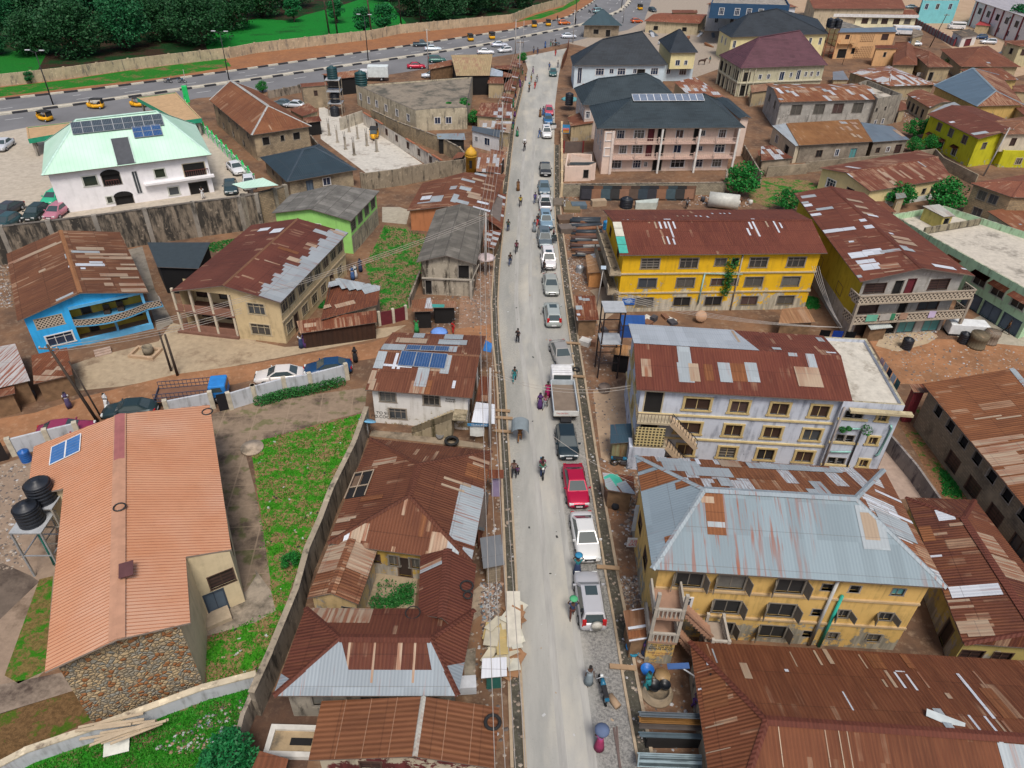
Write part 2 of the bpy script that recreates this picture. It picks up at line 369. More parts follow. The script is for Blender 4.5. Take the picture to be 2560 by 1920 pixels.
def facade(b,P,Q,z0,z1,W,root,m=0,th=.22):
 """wall from P to Q with real openings; windows are set in them. W = (u fraction, sill above z0, width, height, style)"""
 P,Q=V((P[0],P[1],0)),V((Q[0],Q[1],0));L=(Q-P).length;d=(Q-P)/L;nin=V((-d.y,d.x,0));rz=math.atan2(d.y,d.x)
 ops=[]
 for(u,zb,w_,h_,s)in W:
  a=u*L-w_/2
  if a<.12 or a+w_>L-.12:a=min(max(a,.12),L-w_-.12)
  if a<.1 or zb+h_>z1-z0-.04:h_=min(h_,z1-z0-.06-zb)
  if a<.1 or h_<.2:continue
  ops.append((a,a+w_,z0+zb,z0+zb+h_,s))
 us=sorted({0.,L}|{x for o in ops for x in o[:2]});zs=sorted({z0,z1}|{x for o in ops for x in o[2:4]})
 pt=lambda u,z,dd=0.:(P+d*u+nin*dd)+V((0,0,z))
 for i in range(len(us)-1):
  for j in range(len(zs)-1):
   if us[i+1]-us[i]<1e-4 or zs[j+1]-zs[j]<1e-4:continue
   uc,zc=(us[i]+us[i+1])/2,(zs[j]+zs[j+1])/2
   if any(o[0]<uc<o[1]and o[2]<zc<o[3]for o in ops):continue
   b.poly([pt(us[i],zs[j]),pt(us[i+1],zs[j]),pt(us[i+1],zs[j+1]),pt(us[i],zs[j+1])],m)
 for(a,c,e,f,s)in ops:
  dep=STY[s].get('dep',.12)+.04
  for(p1,p2)in(((a,e),(c,e)),((c,e),(c,f)),((c,f),(a,f)),((a,f),(a,e))):
   b.poly([pt(*p1),pt(*p1,dep),pt(*p2,dep),pt(*p2)],m)
  window(s,c-a,f-e,pt((a+c)/2,e),rz,root)
def inset(Q,d):
 """move each edge of a ccw polygon inwards by d"""
 n=len(Q);out=[]
 for i in range(n):
  a,b,c=Q[i-1],Q[i],Q[(i+1)%n]
  d1=(b-a).xy.normalized();d2=(c-b).xy.normalized()
  n1=V((-d1.y,d1.x));n2=V((-d2.y,d2.x));k=1+n1.dot(n2)
  o=(n1+n2)/max(.3,k)*d;out.append(V((b.x+o.x,b.y+o.y,b.z)))
 return out
class Bld:pass
ALLB=[]
def roofmesh(faces,mats,root,th=.09,name='roof',fm=None,patches=(),ribs=None,ref=None,fmats=None):
 """faces = lists of 3-D points (upward); a thin slab with a fascia along the free edges"""
 b=MB();planes=[]
 edges={}
 for F in faces:
  b.poly(F,0);b.poly([p-V((0,0,th))for p in F][::-1],1)
  n=(F[1]-F[0]).cross(F[2]-F[0]);n=n if n.z>0 else-n;n.normalize();planes.append((F,n))
  k=len(F)
  for i in range(k):
   a,c=F[i],F[(i+1)%k];ka=tuple(round(x,2)for x in a);kc=tuple(round(x,2)for x in c)
   if(kc,ka)in edges:edges.pop((kc,ka))
   else:edges[(ka,kc)]=(a,c)
 for a,c in edges.values():
  dz=V((0,0,th));dd=(c-a).normalized();b.poly([a,a-dz,c-dz,c],1)
 mats=list(mats)if isinstance(mats,(list,tuple))else[mats]
 fm=fm or plain((.16,.13,.11));ml=[mats[0],fm]
 for i,x in enumerate(fmats or[]):
  if x is not None:
   if x not in ml:ml.append(x)
   b.m[2*i]=ml.index(x)
 rnd=random.Random(len(faces)+int(faces[0][0].x*10))
 lift=.02
 for pt_ in patches:
  px,w_,l_,mm=pt_[:4];w_*=.88;turn=pt_[4]if len(pt_)>4 else 0
  d=ray(px)
  for F,n in planes:
   den=d.dot(n)
   if abs(den)<1e-6:continue
   t=(F[0]-V((0,0,CAM_H))).dot(n)/den;q=V((0,0,CAM_H))+d*t
   u=V((-n.y,n.x,0));u=(u if u.length>.01 else V((1,0,0))).normalized();v=n.cross(u)
   if turn:u,v=(u*math.cos(turn)+v*math.sin(turn)),(v*math.cos(turn)-u*math.sin(turn))
   ins=True;sg=0
   for i in range(len(F)):
    a,c=F[i],F[(i+1)%len(F)];cr=(c-a).cross(q-a).dot(n)
    if sg==0 and abs(cr)>1e-9:sg=1 if cr>0 else-1
    elif cr*sg<-1e-9:ins=False
   if ins:
    if mm not in ml:ml.append(mm)
    c=q+n*lift;lift+=.004
    if lift>.05:lift=.02
    l_*=.88;PP=[c-u*w_/2-v*l_/2,c+u*w_/2-v*l_/2,c+u*w_/2+v*l_/2,c-u*w_/2+v*l_/2]
    for i in range(len(F)):
     a,e=F[i],F[(i+1)%len(F)];en=n.cross(e-a).normalized()*(sg if n.z>0 else sg)
     a=a+en*.03;o_=[]
     for k in range(len(PP)):
      p0,p1=PP[k],PP[(k+1)%len(PP)];d0,d1=(p0-a).dot(en),(p1-a).dot(en)
      if d0>=0:o_.append(p0)
      if d0*d1<0:o_.append(p0+(p1-p0)*(d0/(d0-d1)))
     PP=o_
     if not PP:break
    if len(PP)>2:b.poly(PP,ml.index(mm))
    break
 o=b.build(name,ml,root)
 return o,planes
def cap_beam(root,a,b_,m,w_=.28,name='ridge_cap'):
 b=MB();a,b_=V(a),V(b_);d=(b_-a).normalized();u=d.cross(V((0,0,1))).normalized()
 for s in(-1,1):
  p,q=a+V((0,0,.07)),b_+V((0,0,.07));e=u*s*w_-V((0,0,.085))
  b.poly([p,q,q+e,p+e]if s>0 else[q,p,p+e,q+e])
 return b.build(name,m,root)
def bld(name,label,eaves,ze,zr=1.,t='g',ax=0,roof=None,wall=None,z0=0.,oh=.45,W=None,patches=(),cat='house',group=None,cap=None,capm=None,ph=.5,floor=None,copem=None,hip=None,side2=None,th=.09,fm=None,walls=(1,1,1,1),fmats=None,band=None,rdg=None):
 """eaves: picture points front-left, front-right, back-right, back-left (ccw from above). t: g gable, h hip, m single pitch (ze list), f flat with parapet.
    ax 0 = ridge runs left-right, 1 = ridge runs front-back"""
 zl=ze if hasattr(ze,'__len__')else[ze]*9
 Q=[at(p,zl[i])if not isinstance(p,V)else p for i,p in enumerate(eaves)]
 if len(Q)==3:c=Q[2];Q=Q+[Q[0]+(Q[2]-Q[1])]
 cen=sum(Q,V())/len(Q)
 root=empty(name,(0,0,0),0,label,cat,group)
 B=Bld();B.root=root;B.Q=Q;B.nm=name;ALLB.append(B)
 W=W or{};m=wall;ze0=min(z.z for z in Q)
 if t=='f':
  zt=ze0;n=len(Q);wb=MB();I=inset(Q,.2)
  for i in range(n):
   facade(wb,Q[i],Q[(i+1)%n],z0,zt,W.get(i,W.get('fbrlx'[[0,2,1,3,4][i]if i<5 else 4],[])),root)
  for i in range(n):
   j=(i+1)%n;wb.poly([Q[i],Q[j],I[j],I[i]],1);dz=V((0,0,ph));wb.poly([I[i],I[j],I[j]-dz,I[i]-dz],0)
  wb.build('wall',[wall,copem or wall],root)
  fb=MB();fb.poly([p-V((0,0,ph))for p in I]);fb.build('roof',floor or wall,root);B.top=zt-ph;B.fp=Q;B.planes=[]
  return B
 A_,B_,C_,D_=Q
 if t=='m':
  faces=[[A_,B_,C_,D_]];rp=None
 else:
  if ax==0:E1,E2,F1,F2=A_,D_,B_,C_
  else:E1,E2,F1,F2=A_,B_,D_,C_
  R1=(E1+E2)/2;R2=(F1+F2)/2
  if t=='h':
   hw=((E1-E2).length+(F1-F2).length)/4;L=(R2-R1).length
   i1,i2=hip if hip else(hw,hw)
   if rdg:dd=(R2-R1).normalized();i1=max(.3,(at(rdg[0],ze0+zr)-R1).xy.dot(dd.xy));i2=max(.3,(R2-at(rdg[1],ze0+zr)).xy.dot(dd.xy))
   k=min(1,.96*L/max(.01,i1+i2));d=(R2-R1).normalized();R1=R1+d*i1*k;R2=R2-d*i2*k
  ln=((A_,B_),(C_,D_))if ax==0 else((B_,C_),(D_,A_))
  ds=[sum(abs((R-a).xy.cross((c-a).xy.normalized()))for a,c in ln)for R in(R1,R2)];mxd=max(ds)
  R1=V((R1.x,R1.y,ze0+zr*ds[0]/mxd));R2=V((R2.x,R2.y,ze0+zr*ds[1]/mxd))
  if ax==0:faces=[[A_,B_,R2,R1],[C_,D_,R1,R2]];ends=[[D_,A_,R1],[B_,C_,R2]]
  else:faces=[[B_,C_,R2,R1],[D_,A_,R1,R2]];ends=[[A_,B_,R1],[C_,D_,R2]]
  if t=='h':faces+=ends
  rp=(R1,R2)
 B.ridge=rp
 o,B.planes=roofmesh(faces,roof,root,th,patches=patches,fm=fm,fmats=fmats);B.roof=o
 if cap and rp:
  cap_beam(root,rp[0],rp[1],capm or roof)
  if t=='h':
   for e,r in((ends[0],R1),(ends[1],R2)):
    for q in e[:2]:cap_beam(root,q,r,capm or roof,.18,'hip_cap')
 I=inset(Q,oh);B.fp=I
 def zroof(p):
  best=1e9
  for F,n in B.planes:best=min(best,F[0].z-((p.x-F[0].x)*n.x+(p.y-F[0].y)*n.y)/n.z)
  return best
 zc=[zroof(p)-th-.02 for p in I];zt=min(zc);B.wt=zt
 wb=MB()
 for i in range(4):
  if not walls[i]:continue
  j=(i+1)%4;P,R=I[i],I[j]
  facade(wb,P,R,z0,zt,W.get('frbl'[i],[]),root,0)
  pts=[V((P.x,P.y,zt)),V((R.x,R.y,zt)),V((R.x,R.y,zc[j]))]
  if t=='g' and((ax==0 and i in(1,3))or(ax==1 and i in(0,2))):
   mid=(P+R)/2;rz_=zroof(mid)-th-.02
   pts=[pts[0],pts[1],V((R.x,R.y,zc[j])),V((mid.x,mid.y,rz_)),V((P.x,P.y,zc[i]))]
  else:pts.append(V((P.x,P.y,zc[i])))
  if max(p.z for p in pts)>zt+.03:
   u=[pts[0]]
   for p in pts[1:]:
    if(p-u[-1]).length>.01:u.append(p)
   if len(u)>2:wb.poly(u,0)
 wb.build('wall',wall,root)
 if band:
  bb=MB();mz,zs_=band
  for z in zs_:
   for i in range(4):
    if walls[i]:j=(i+1)%4;dd=(I[j]-I[i]).normalized();nn=V((dd.y,-dd.x,0))*.05;bb.beam(V((I[i].x,I[i].y,z))+nn-dd*.05,V((I[j].x,I[j].y,z))+nn+dd*.05,.14,.16)
  bb.build('string_course',mz,root)
 return B
def onroof(B,px,lift=.06):
 d=ray(px)
 for F,n in B.planes:
  t=(F[0]-V((0,0,CAM_H))).dot(n)/d.dot(n);q=V((0,0,CAM_H))+d*t;sg=0;ins=True
  for i in range(len(F)):
   cr=(F[(i+1)%len(F)]-F[i]).cross(q-F[i]).dot(n)
   if sg==0:sg=1 if cr>0 else-1
   elif cr*sg<0:ins=False
  if ins:return q+n*lift,n
 F,n=B.planes[0];t=(F[0]-V((0,0,CAM_H))).dot(n)/d.dot(n);return V((0,0,CAM_H))+d*t+n*lift,n
def solar(B,px,w_,l_,nx,ny,label,group=None,turn=0.,blue=(.03,.08,.2),lift=.1,fr=None):
 """framed panels lying on roof B at picture point px, nx by ny cells of w_ x l_ metres"""
 q,n=onroof(B,px,lift)if B else(px,V((0,0,1)))
 u=V((-n.y,n.x,0));u=(u if u.length>.01 else V((1,0,0))).normalized();v=n.cross(u)
 if turn:u,v=u*math.cos(turn)+v*math.sin(turn),v*math.cos(turn)-u*math.sin(turn)
 outs=[]
 mB=plain(blue,.25)
 for i in range(nx):
  for j in range(ny):
   c=q+u*(i-(nx-1)/2)*(w_+.04)+v*(j-(ny-1)/2)*(l_+.04)
   r=empty('solar_module',c,0,label,'solar panel',group or 'solar panels')
   b=MB();b.poly([u*x*(w_/2-.03)+v*y*(l_/2-.03)+n*.012 for x,y in((-1,-1),(1,-1),(1,1),(-1,1))])
   for k in range(1,6):
    x=-w_/2+w_*k/6;b.beam(u*x-v*l_*.47+n*.013,u*x+v*l_*.47+n*.013,.012,.004,1)
   b.build('cells',[mB,plain((.3,.33,.4))],r);f=MB()
   cs=[u*x*w_/2+v*y*l_/2 for x,y in((-1,-1),(1,-1),(1,1),(-1,1))]
   for k in range(4):f.beam(cs[k],cs[(k+1)%4],.06,.05)
   f.build('frame',fr or m_steel,r);outs.append(r)
 return outs
def boundary(name,label,pts,h,m,z0=0.,th=.2,posts=0.,pm=None,cat='wall',group=None,cope=None,ztop=None,ph=.15):
 """free-standing wall through picture points (taken at their base)"""
 P=[at(p,z0)if not isinstance(p,V)else V((p.x,p.y,z0))for p in pts];root=empty(name,(0,0,0),0,label,cat,group);b=MB();c=MB();k=MB()
 for i in range(len(P)-1):
  d=(P[i+1]-P[i]);L=d.length;d.normalize();e=d*th/2
  a0=P[i]-(e if i else V());a1=P[i+1]+V()
  zz=.006*(i%2);b.beam(a0+V((0,0,h/2-.2)),a1+V((0,0,h/2-.2)),th-zz,h+.4+zz)
  if cope:c.beam(a0+V((0,0,h+.04)),a1+V((0,0,h+.04)),th+.1-zz,.08+zz)
  if posts:
   n=max(1,int(L/posts))
   for j in range(n+(i==len(P)-2)):k.box(P[i]+d*(L*j/n)-V((0,0,.2)),th+.18,th+.18,h+ph+.2,math.atan2(d.y,d.x))
 b.build('wall_panel',m,root)
 if cope:c.build('coping',cope,root)
 if posts:k.build('pier',pm or m,root)
 return root
# the ground and what lies on it
def street_mat():
 g=G('worn_street');p=g.obj();s=g.sep(p)
 a=g.noise(g.vm('MULTIPLY',p,(1,.16,1)),.5,6,.65);b=g.noise(p,5.5,4,.8);d=g.noise(g.vm('MULTIPLY',p,(1,.3,1)),.35,5)
 col=g.mix(g.step(a,.3,.68),(.27,.27,.25),(.4,.39,.355));col=g.mix(g.math('MULTIPLY',g.step(d,.5,.66),.6),col,(.5,.46,.38))
 e=g.math('SUBTRACT',s[0],g.math('ADD',g.math('MULTIPLY',s[1],-.052),6.45));e=g.math('ADD',e,g.math('MULTIPLY',g.noise(p,.8,4),1.6))
 gr=g.step(e,.3,1.3);gr=g.math('MULTIPLY',gr,g.step(s[1],75,35))
 gcol=g.mix(g.step(b,.38,.62),(.12,.12,.115),(.3,.29,.27));col=g.mix(gr,col,gcol)
 le=g.step(g.math('ADD',s[0],g.math('MULTIPLY',g.noise(p,.9,4),1.2)),1.9,1.1);col=g.mix(g.math('MULTIPLY',g.math('MULTIPLY',le,.55),g.step(b,.3,.6)),col,(.22,.22,.2))
 col=g.mix(g.math('MULTIPLY',g.step(b,.6,.72),.45),col,(.2,.19,.17));g.bump(b,.3,.04)
 return g.fin(col,.95)
structure('ground',[(-700,-60),(700,-60),(700,900),(-700,900)],0,earth((.22,.12,.065),(.1,.06,.04),(.27,.19,.125),.2))
STL=[(1141,1800),(1138,1659),(1117,1244),(1106,1042),(1092,829),(1080,727),(1077,655),(1080,590),(1088,500),(1097,415),(1110,300),(1114,263),(1123,225),(1134,175),(1140,150),(1132,122)]
STR=[(1405,1800),(1377,1659),(1346,1484),(1324,1344),(1306,1244),(1288,1129),(1268,1005),(1256,917),(1244,830),(1231,740),(1216,627),(1206,540),(1199,485),(1196,427),(1196,375),(1197,313),(1199,225),(1207,162),(1216,120),(1225,104)]
area_sheet('street',STL+STR[::-1],3,street_mat())
def strip(px,off0,off1):
 P=[at(p)for p in px];A,B=[],[]
 for i,p in enumerate(P):
  d=(P[min(i+1,len(P)-1)]-P[max(i-1,0)]).normalized();n=V((d.y,-d.x,0));A.append(p+n*off0);B.append(p+n*off1)
 return A,B
def ribbon(name,px,o0,o1,z,m,h=None,kind='structure'):
 A,B=strip(px,o0,o1);b=MB()
 for i in range(len(A)-1):
  if h is None:b.poly([A[i]+V((0,0,z)),B[i]+V((0,0,z)),B[i+1]+V((0,0,z)),A[i+1]+V((0,0,z))])
  else:
   za,zb=V((0,0,z)),V((0,0,h))
   q=[A[i]+za,B[i]+za,B[i+1]+za,A[i+1]+za];t=[A[i]+zb,B[i]+zb,B[i+1]+zb,A[i+1]+zb]
   b.poly(t);b.poly([q[1],q[2],t[2],t[1]]);b.poly([q[3],q[0],t[0],t[3]])
   if i==0:b.poly([q[0],q[1],t[1],t[0]])
   if i==len(A)-2:b.poly([q[2],q[3],t[3],t[2]])
 o=b.build(name,m);o['kind']=kind;return o
m_kerb=slabs((.42,.33,.23),(.2,.15,.1),3,amt=.3);m_drain=earth((.08,.075,.055),(.05,.045,.035),(.2,.18,.15),.9,4)
RK=STR[1:16]
ribbon('kerb',RK,.0,.16,-.02,m_kerb,.13);ribbon('drain',RK,.16,.82,.014,m_drain);ribbon('kerb',RK,.82,1.02,-.02,m_kerb,.15)
LK=STL[1:14]
ribbon('kerb',LK,-.16,-.0,-.02,m_kerb,.13);ribbon('drain',LK,-.72,-.16,.014,m_drain);ribbon('kerb',LK,-.9,-.72,-.02,m_kerb,.14)
m_dirt=earth((.34,.165,.08),(.22,.11,.055),(.4,.24,.14),.3,2)
ribbon('verge',RK,1.02,4.0,.006,earth((.25,.13,.07),(.12,.075,.05),(.32,.24,.17),.35,5));ribbon('verge',LK[4:],-4.4,-.9,.006,earth((.28,.16,.1),(.19,.12,.08),(.36,.3,.24),.35,8))
FAR=E(1,-900,1010,0,865,780,778,1380,702,2140,598)+E(2,690,488,1280,403,2212,262)+E(3,130,228,300,195,480,150,600,85,700,20,740,-40,800,-90)
MED=E(1,-900,1140,0,995,710,903,1140,840,1640,768,2190,692)+E(2,730,580,1430,480,2000,388)+E(3,0,345,280,287,600,222,780,165,950,95,1010,40,1050,-20,1090,-90)
NEAR=E(1,-900,1330,0,1175,640,1070,1300,950,1700,850)+E(2,110,792,560,715,1180,640,1500,590,2000,500)+E(3,130,450,480,372,640,330,1000,260,1140,185,1185,60,1230,-90)
m_asph=asphalt()
area_sheet('main_road',NEAR+FAR[::-1],1,m_asph)
def painted_kerb(px,w_,h_):
 P=[at(p)for p in px];b=MB();acc=0;m0=0
 L=sum((P[i+1]-P[i]).length for i in range(len(P)-1));n=int(L/2.6);k=0
 def pos(s):
  for i in range(len(P)-1):
   l=(P[i+1]-P[i]).length
   if s<=l or i==len(P)-2:return P[i]+(P[i+1]-P[i])*(s/l)
   s-=l
 for j in range(n):
  b.beam(pos(j*L/n)+V((0,0,h_/2)),pos((j+1)*L/n-.02)+V((0,0,h_/2)),w_,h_,j%2)
 o=b.build('kerb',[plain((.62,.58,.48)),plain((.04,.04,.045))]);o['kind']='structure'
painted_kerb(FAR,.5,.3);painted_kerb(MED,.55,.32)
ribbon('median',MED,-1.5,-.28,.0,slabs((.5,.45,.36),(.3,.25,.2),2,amt=.2),.22)
def dashes(px,off,l_=3.,gap=5.):
 A,B=strip(px,off-.09,off+.09);b=MB()
 for i in range(len(A)-1):
  L=(A[i+1]-A[i]).length;n=int(L/(l_+gap))
  for j in range(n):
   s0,s1=j*(l_+gap)/L,(j*(l_+gap)+l_)/L;z=V((0,0,.008))
   b.poly([A[i].lerp(A[i+1],s0)+z,B[i].lerp(B[i+1],s0)+z,B[i].lerp(B[i+1],s1)+z,A[i].lerp(A[i+1],s1)+z])
 o=b.build('lane_marking',plain((.62,.62,.6),.8));o['kind']='structure'
dashes(MED,4.0);dashes(MED,-4.6);dashes(MED,-8.0,1.5,6)
WALLP=E(1,-900,860,0,748,580,682,1130,603,1480,560,2000,500)+E(2,0,458,640,382,1010,340,1250,290,1540,262,2212,195)+E(3,180,118,460,40,540,0,640,-60)
area_sheet('verge',FAR+WALLP[::-1],1,earth((.3,.13,.055),(.22,.1,.05),(.36,.2,.1),.25,3))
gv=grassy((.012,.11,.014),(.03,.19,.02),(.2,.13,.06),.75,3,.25)
area_sheet('verge_grass',E(1,-900,960,0,835,700,750,1400,670,2000,575,1950,505,1100,610,580,690,0,755,-900,870),2,gv)
area_sheet('verge_grass',E(3,30,190,250,160,420,100,560,30,640,-50,560,-20,440,60,200,130),2,gv)
area_sheet('park_ground',WALLP+E(3,900,-700)+E(1,-3000,-700,-3000,900),2,grassy((.006,.03,.01),(.01,.05,.012),(.05,.03,.02),.55,1,.12))
area_sheet('park_lawn',E(2,-200,470,640,365,840,330,1100,300,1300,200,1150,20,1000,-40,700,60,420,130,300,180,0,160,-300,230,-460,320,-420,430),3,grassy((.008,.13,.02),(.012,.2,.025),(.015,.09,.02),.8,2,.08))
area_sheet('park_lawn',E(2,1480,120,1560,60,1640,70,1650,150,1500,170),3,grassy((.008,.2,.03),(.015,.26,.03),(.02,.16,.03),.98,2))
area_sheet('park_lawn',E(1,-300,560,200,420,400,470,330,600,0,680,-300,700),3,grassy((.01,.12,.015),(.015,.16,.02),(.05,.06,.03),.9,4))
area_sheet('forecourt',E(3,480,372,640,330,1000,260,1140,185,1185,60,1230,-90,2600,-90,2600,300,1500,700,700,420),2,slabs((.36,.3,.24),(.2,.16,.13),8,amt=.2))
area_sheet('forecourt',E(4,-300,-60,2800,-60,2800,500,2000,700,1280,200,600,300,-300,100),3,earth((.42,.3,.2),(.36,.25,.16),(.46,.36,.27),.2,9))
LANE=E(9,-900,480,-300,380,0,300,300,250,700,120,1050,30)+E(5,1520,1575,2212,1480)+E(6,420,1400,1000,1300,1100,1262,1500,1215,2040,1140,2075,1300,1000,1440,400,1540,0,1620)+E(9,2212,-40,1440,135,900,290,300,450,0,545,-900,800)
area_sheet('lane',LANE,3,m_dirt)
area_sheet('concrete_yard',E(5,600,1500,830,1420,1370,1290,1480,1130,2120,1250,2212,1280)+E(6,0,1290,250,1340,400,1330,1050,1180,1300,1150,1130,1250,420,1390,0,1470)+E(9,1050,20,660,60),2,slabs((.42,.33,.22),(.2,.14,.09),5,amt=.45))
area_sheet('footway',E(5,1100,500,1230,470,1340,850,1500,1130,1360,1200,1250,830),2,slabs((.25,.22,.18),(.1,.09,.07),6,amt=.5))
m_pav=slabs((.27,.2,.14),(.085,.062,.045),2,jt=2.8,amt=.55,moss=.5)
area_sheet('driveway',E(9,1830,260,2212,130)+E(10,0,120,500,90,960,30,940,240,700,300,0,500)+E(9,2212,500,2110,560,2200,900)+E(10,60,1250,135,1600)+E(14,160,250)+E(13,2050,230,1850,250),2,m_pav,ref=(1,.12))
area_sheet('lawn',E(10,-20,505,700,320,930,250,840,480,450,1330)+E(14,60,840,-40,960)+E(13,1800,1000,1750,560,2110,420,2212,380)+E(14,165,290,130,130)+E(10,120,1659,60,1250,-30,640,-90,560),3,grassy((.025,.17,.008),(.05,.24,.014),(.28,.19,.09),.53,5,.8))
area_sheet('path',E(13,1700,330,2130,130,2212,0,2205,-60)+E(14,130,130,170,300)+E(13,2212,400,1720,540),4,slabs((.36,.3,.23),(.1,.085,.065),12,amt=.6))
area_sheet('yard',E(9,-900,800,0,700,300,600,480,1000,480,1659)+E(13,380,830,300,900,-200,1180,-900,1400),2,slabs((.3,.22,.16),(.11,.075,.05),14,amt=.5))
area_sheet('path',E(13,-400,760,340,50,270,0,-400,-300),3,slabs((.15,.115,.09),(.055,.04,.032),15,amt=.6))
area_sheet('grass_strip',E(13,340,30,460,0,390,820,160,930,40,860,200,420),3,grassy((.02,.13,.008),(.04,.17,.01),(.19,.14,.05),.45,7,.6))
area_sheet('path',E(13,-300,1010,0,940,560,830,640,990,0,1195,-300,1260),3,slabs((.28,.22,.17),(.07,.05,.04),16,amt=.6))
area_sheet('grass_strip',E(13,-300,1260,0,1190,640,990,800,1240,250,1490,30,1659,-300,1900),3,grassy((.04,.1,.01),(.08,.12,.015),(.17,.1,.045),.35,8,.5))
area_sheet('waste_ground',E(13,270,1600,830,1420,1300,1240,2212,890)+E(14,20,980,-60,1100,-150,1300,0,1700)+E(13,2212,1900,0,1900),3,grassy((.012,.16,.008),(.03,.2,.015),(.2,.13,.08),.7,9,.5))
area_sheet('grass_plot',E(6,940,640,1010,500,1110,290,1300,280,1330,360,1470,370,1420,700,1320,1010,1060,1030,1000,800),2,grassy((.012,.13,.012),(.03,.19,.02),(.24,.17,.09),.5,11,.6))
area_sheet('concrete_apron',E(6,1090,130,1240,130,1330,160,1300,280,1090,260),3,slabs((.4,.36,.28),(.2,.17,.13),21,amt=.3))
area_sheet('slab_yard',E(2,540,900,740,1010,930,1060,1100,1180,1440,1415,970,1510,560,1200),2,slabs((.56,.53,.47),(.2,.16,.13),22,amt=.38))
area_sheet('dirt_yard',E(8,880,1290,1480,1270,2212,1300,2700,1300,2700,1650,1500,1659,1100,1659),2,m_dirt)
area_sheet('concrete_yard',E(8,1560,1190,1900,1040,2700,1150,2700,1380,1960,1310,1700,1300),3,slabs((.4,.36,.28),(.22,.18,.14),23,amt=.3))
area_sheet('passage',E(12,950,730,1060,470,1400,980,1100,1000),2,slabs((.4,.3,.24),(.2,.13,.1),24,amt=.35))
area_sheet('back_alley',E(12,1130,340,1200,200,1330,200,1800,900,1850,1050,1500,980),2,grassy((.015,.1,.01),(.03,.14,.015),(.25,.13,.07),.3,25,.6))
area_sheet('forecourt',E(7,670,850,860,800,880,1050,740,1150,720,900),3,slabs((.36,.28,.2),(.2,.14,.1),26,amt=.3))
area_sheet('forecourt',E(11,700,60,1040,0,1060,330,1080,640,880,700,770,640,740,400),3,slabs((.42,.3,.2),(.22,.15,.1),27,amt=.3))
area_sheet('grass_plot',E(4,-40,1540,60,1540,350,1560,520,1659)+E(8,300,40,240,100,0,130,-150,80,-200,-60),2,grassy((.015,.12,.012),(.03,.17,.02),(.27,.18,.09),.5,28,.6))
area_sheet('soil',E(14,-100,1250,150,1000,560,1060,440,1659,-60,1659),4,earth((.1,.055,.035),(.065,.04,.03),(.14,.09,.06),.5,30))
area_sheet('forecourt',E(3,430,1560,440,1330,700,1310,720,1550),3,slabs((.46,.36,.27),(.25,.19,.14),36,amt=.25))
PZ=3.3
RET=[at(p)for p in E(5,-700,520,0,480,330,452,1200,485,1740,420,2130,375)]
RT=4.6
RET=[at(p,RT)for p in E(5,-900,410,0,300,810,205,1660,92,2055,45,2212,22)+E(6,-120,25)]
plat=RET+[at(p,PZ)for p in E(1,2170,1560,1950,1300,1700,1060,1590,940,1300,960,240,1100,-900,1300)]
b=MB();b.prism(plat,-.2,PZ);o=b.build('parking_lot',slabs((.48,.42,.34),(.3,.25,.2),31,amt=.2));o['kind']='structure'
rw=boundary('retaining_wall','tall mouldy concrete and block retaining wall with buttress piers below the parking lot',RET,RT,oldwall((.27,.22,.165),(.045,.04,.034),1,.85),th=.35,posts=4.6,pm=oldwall((.3,.27,.23),seed=2,amt=.4),cope=oldwall((.16,.14,.12),seed=4))
boundary('park_wall','long stained cream wall with piers between the main road verge and the park',WALLP,2.4,oldwall((.5,.4,.27),(.13,.12,.11),5,.35),th=.25,posts=5.5)
# buildings, left of the street
pw=galv((.6,.63,.68),5,.08,.25);pg=galv((.36,.4,.42),6,.25);pt=galv((.4,.3,.21),7,.6,rc=(.26,.11,.06));pd=rust(91,(.2,.07,.035),(.3,.11,.05),.0)  # pw: new sheets with bright sky reflection painted into the pale colour
def T(n,*l):
 """patches: x, y, width across the sheets, length down the slope, material"""
 return[((n,l[i],l[i+1]),l[i+2],l[i+3],l[i+4])for i in range(0,len(l),5)]
m_blue=plaster((.04,.42,.85),.25,0,dc=(.03,.15,.3));m_bluetrim=plain((.12,.42,.7));m_gold=plaster((.55,.38,.06),.3)
zb=4.3
BH=bld('blue_house','two-storey bright blue house with yellow verandahs and a rusty gable roof',E(5,150,1117,1283,868,1035,345,55,535),zb,1.5,'g',1,rust(3,(.14,.05,.03),(.24,.095,.05),.1,.0),m_blue,oh=.5,walls=(0,1,1,1),patches=T(5,780,490,1.0,3.0,pt,740,518,.7,3.0,pg,780,630,.8,3.0,pw,830,608,.5,1.4,pw,920,540,.7,4.6,pt,925,572,.6,3.8,pt,1050,572,.9,2.6,pt,985,720,.9,2.9,pt,830,752,.6,3,pt,560,905,.5,1.9,pg,260,540,.5,6.5,pt,330,520,.5,6,pt,160,590,.4,3,pt,1120,742,.5,2,pt,1190,850,1,3.4,pt,1150,665,.8,3.6,pt,365,680,.6,.8,pt,1165,800,.8,3.2,pt,580,550,1.4,.5,pg,940,800,.9,.9,pt,610,640,.5,.5,pw,1160,630,.5,3.,pt,718,662,.5,.5,pw))
cap_beam(BH.root,*BH.ridge,rust(4,(.3,.12,.06),(.36,.16,.08),0.),.22)
def front_frame(B):
 I=B.fp;P,Q=I[0],I[1];d=(Q-P);L=d.length;d.normalize();n=V((-d.y,d.x,0));return P,Q,d,n,L
P,Q,d,n,L=front_frame(BH);fz=BH.wt;ff=.36
pt_=lambda u,z,dd=0.:V((P.x,P.y,0))+d*(u*L)+n*dd+V((0,0,z))
wb=MB();facade(wb,P,pt_(ff,0),0,fz,[],BH.root)
b=MB();b.poly([V((P.x,P.y,fz)),V((Q.x,Q.y,fz)),pt_(.5,zb+1.5-.14)])
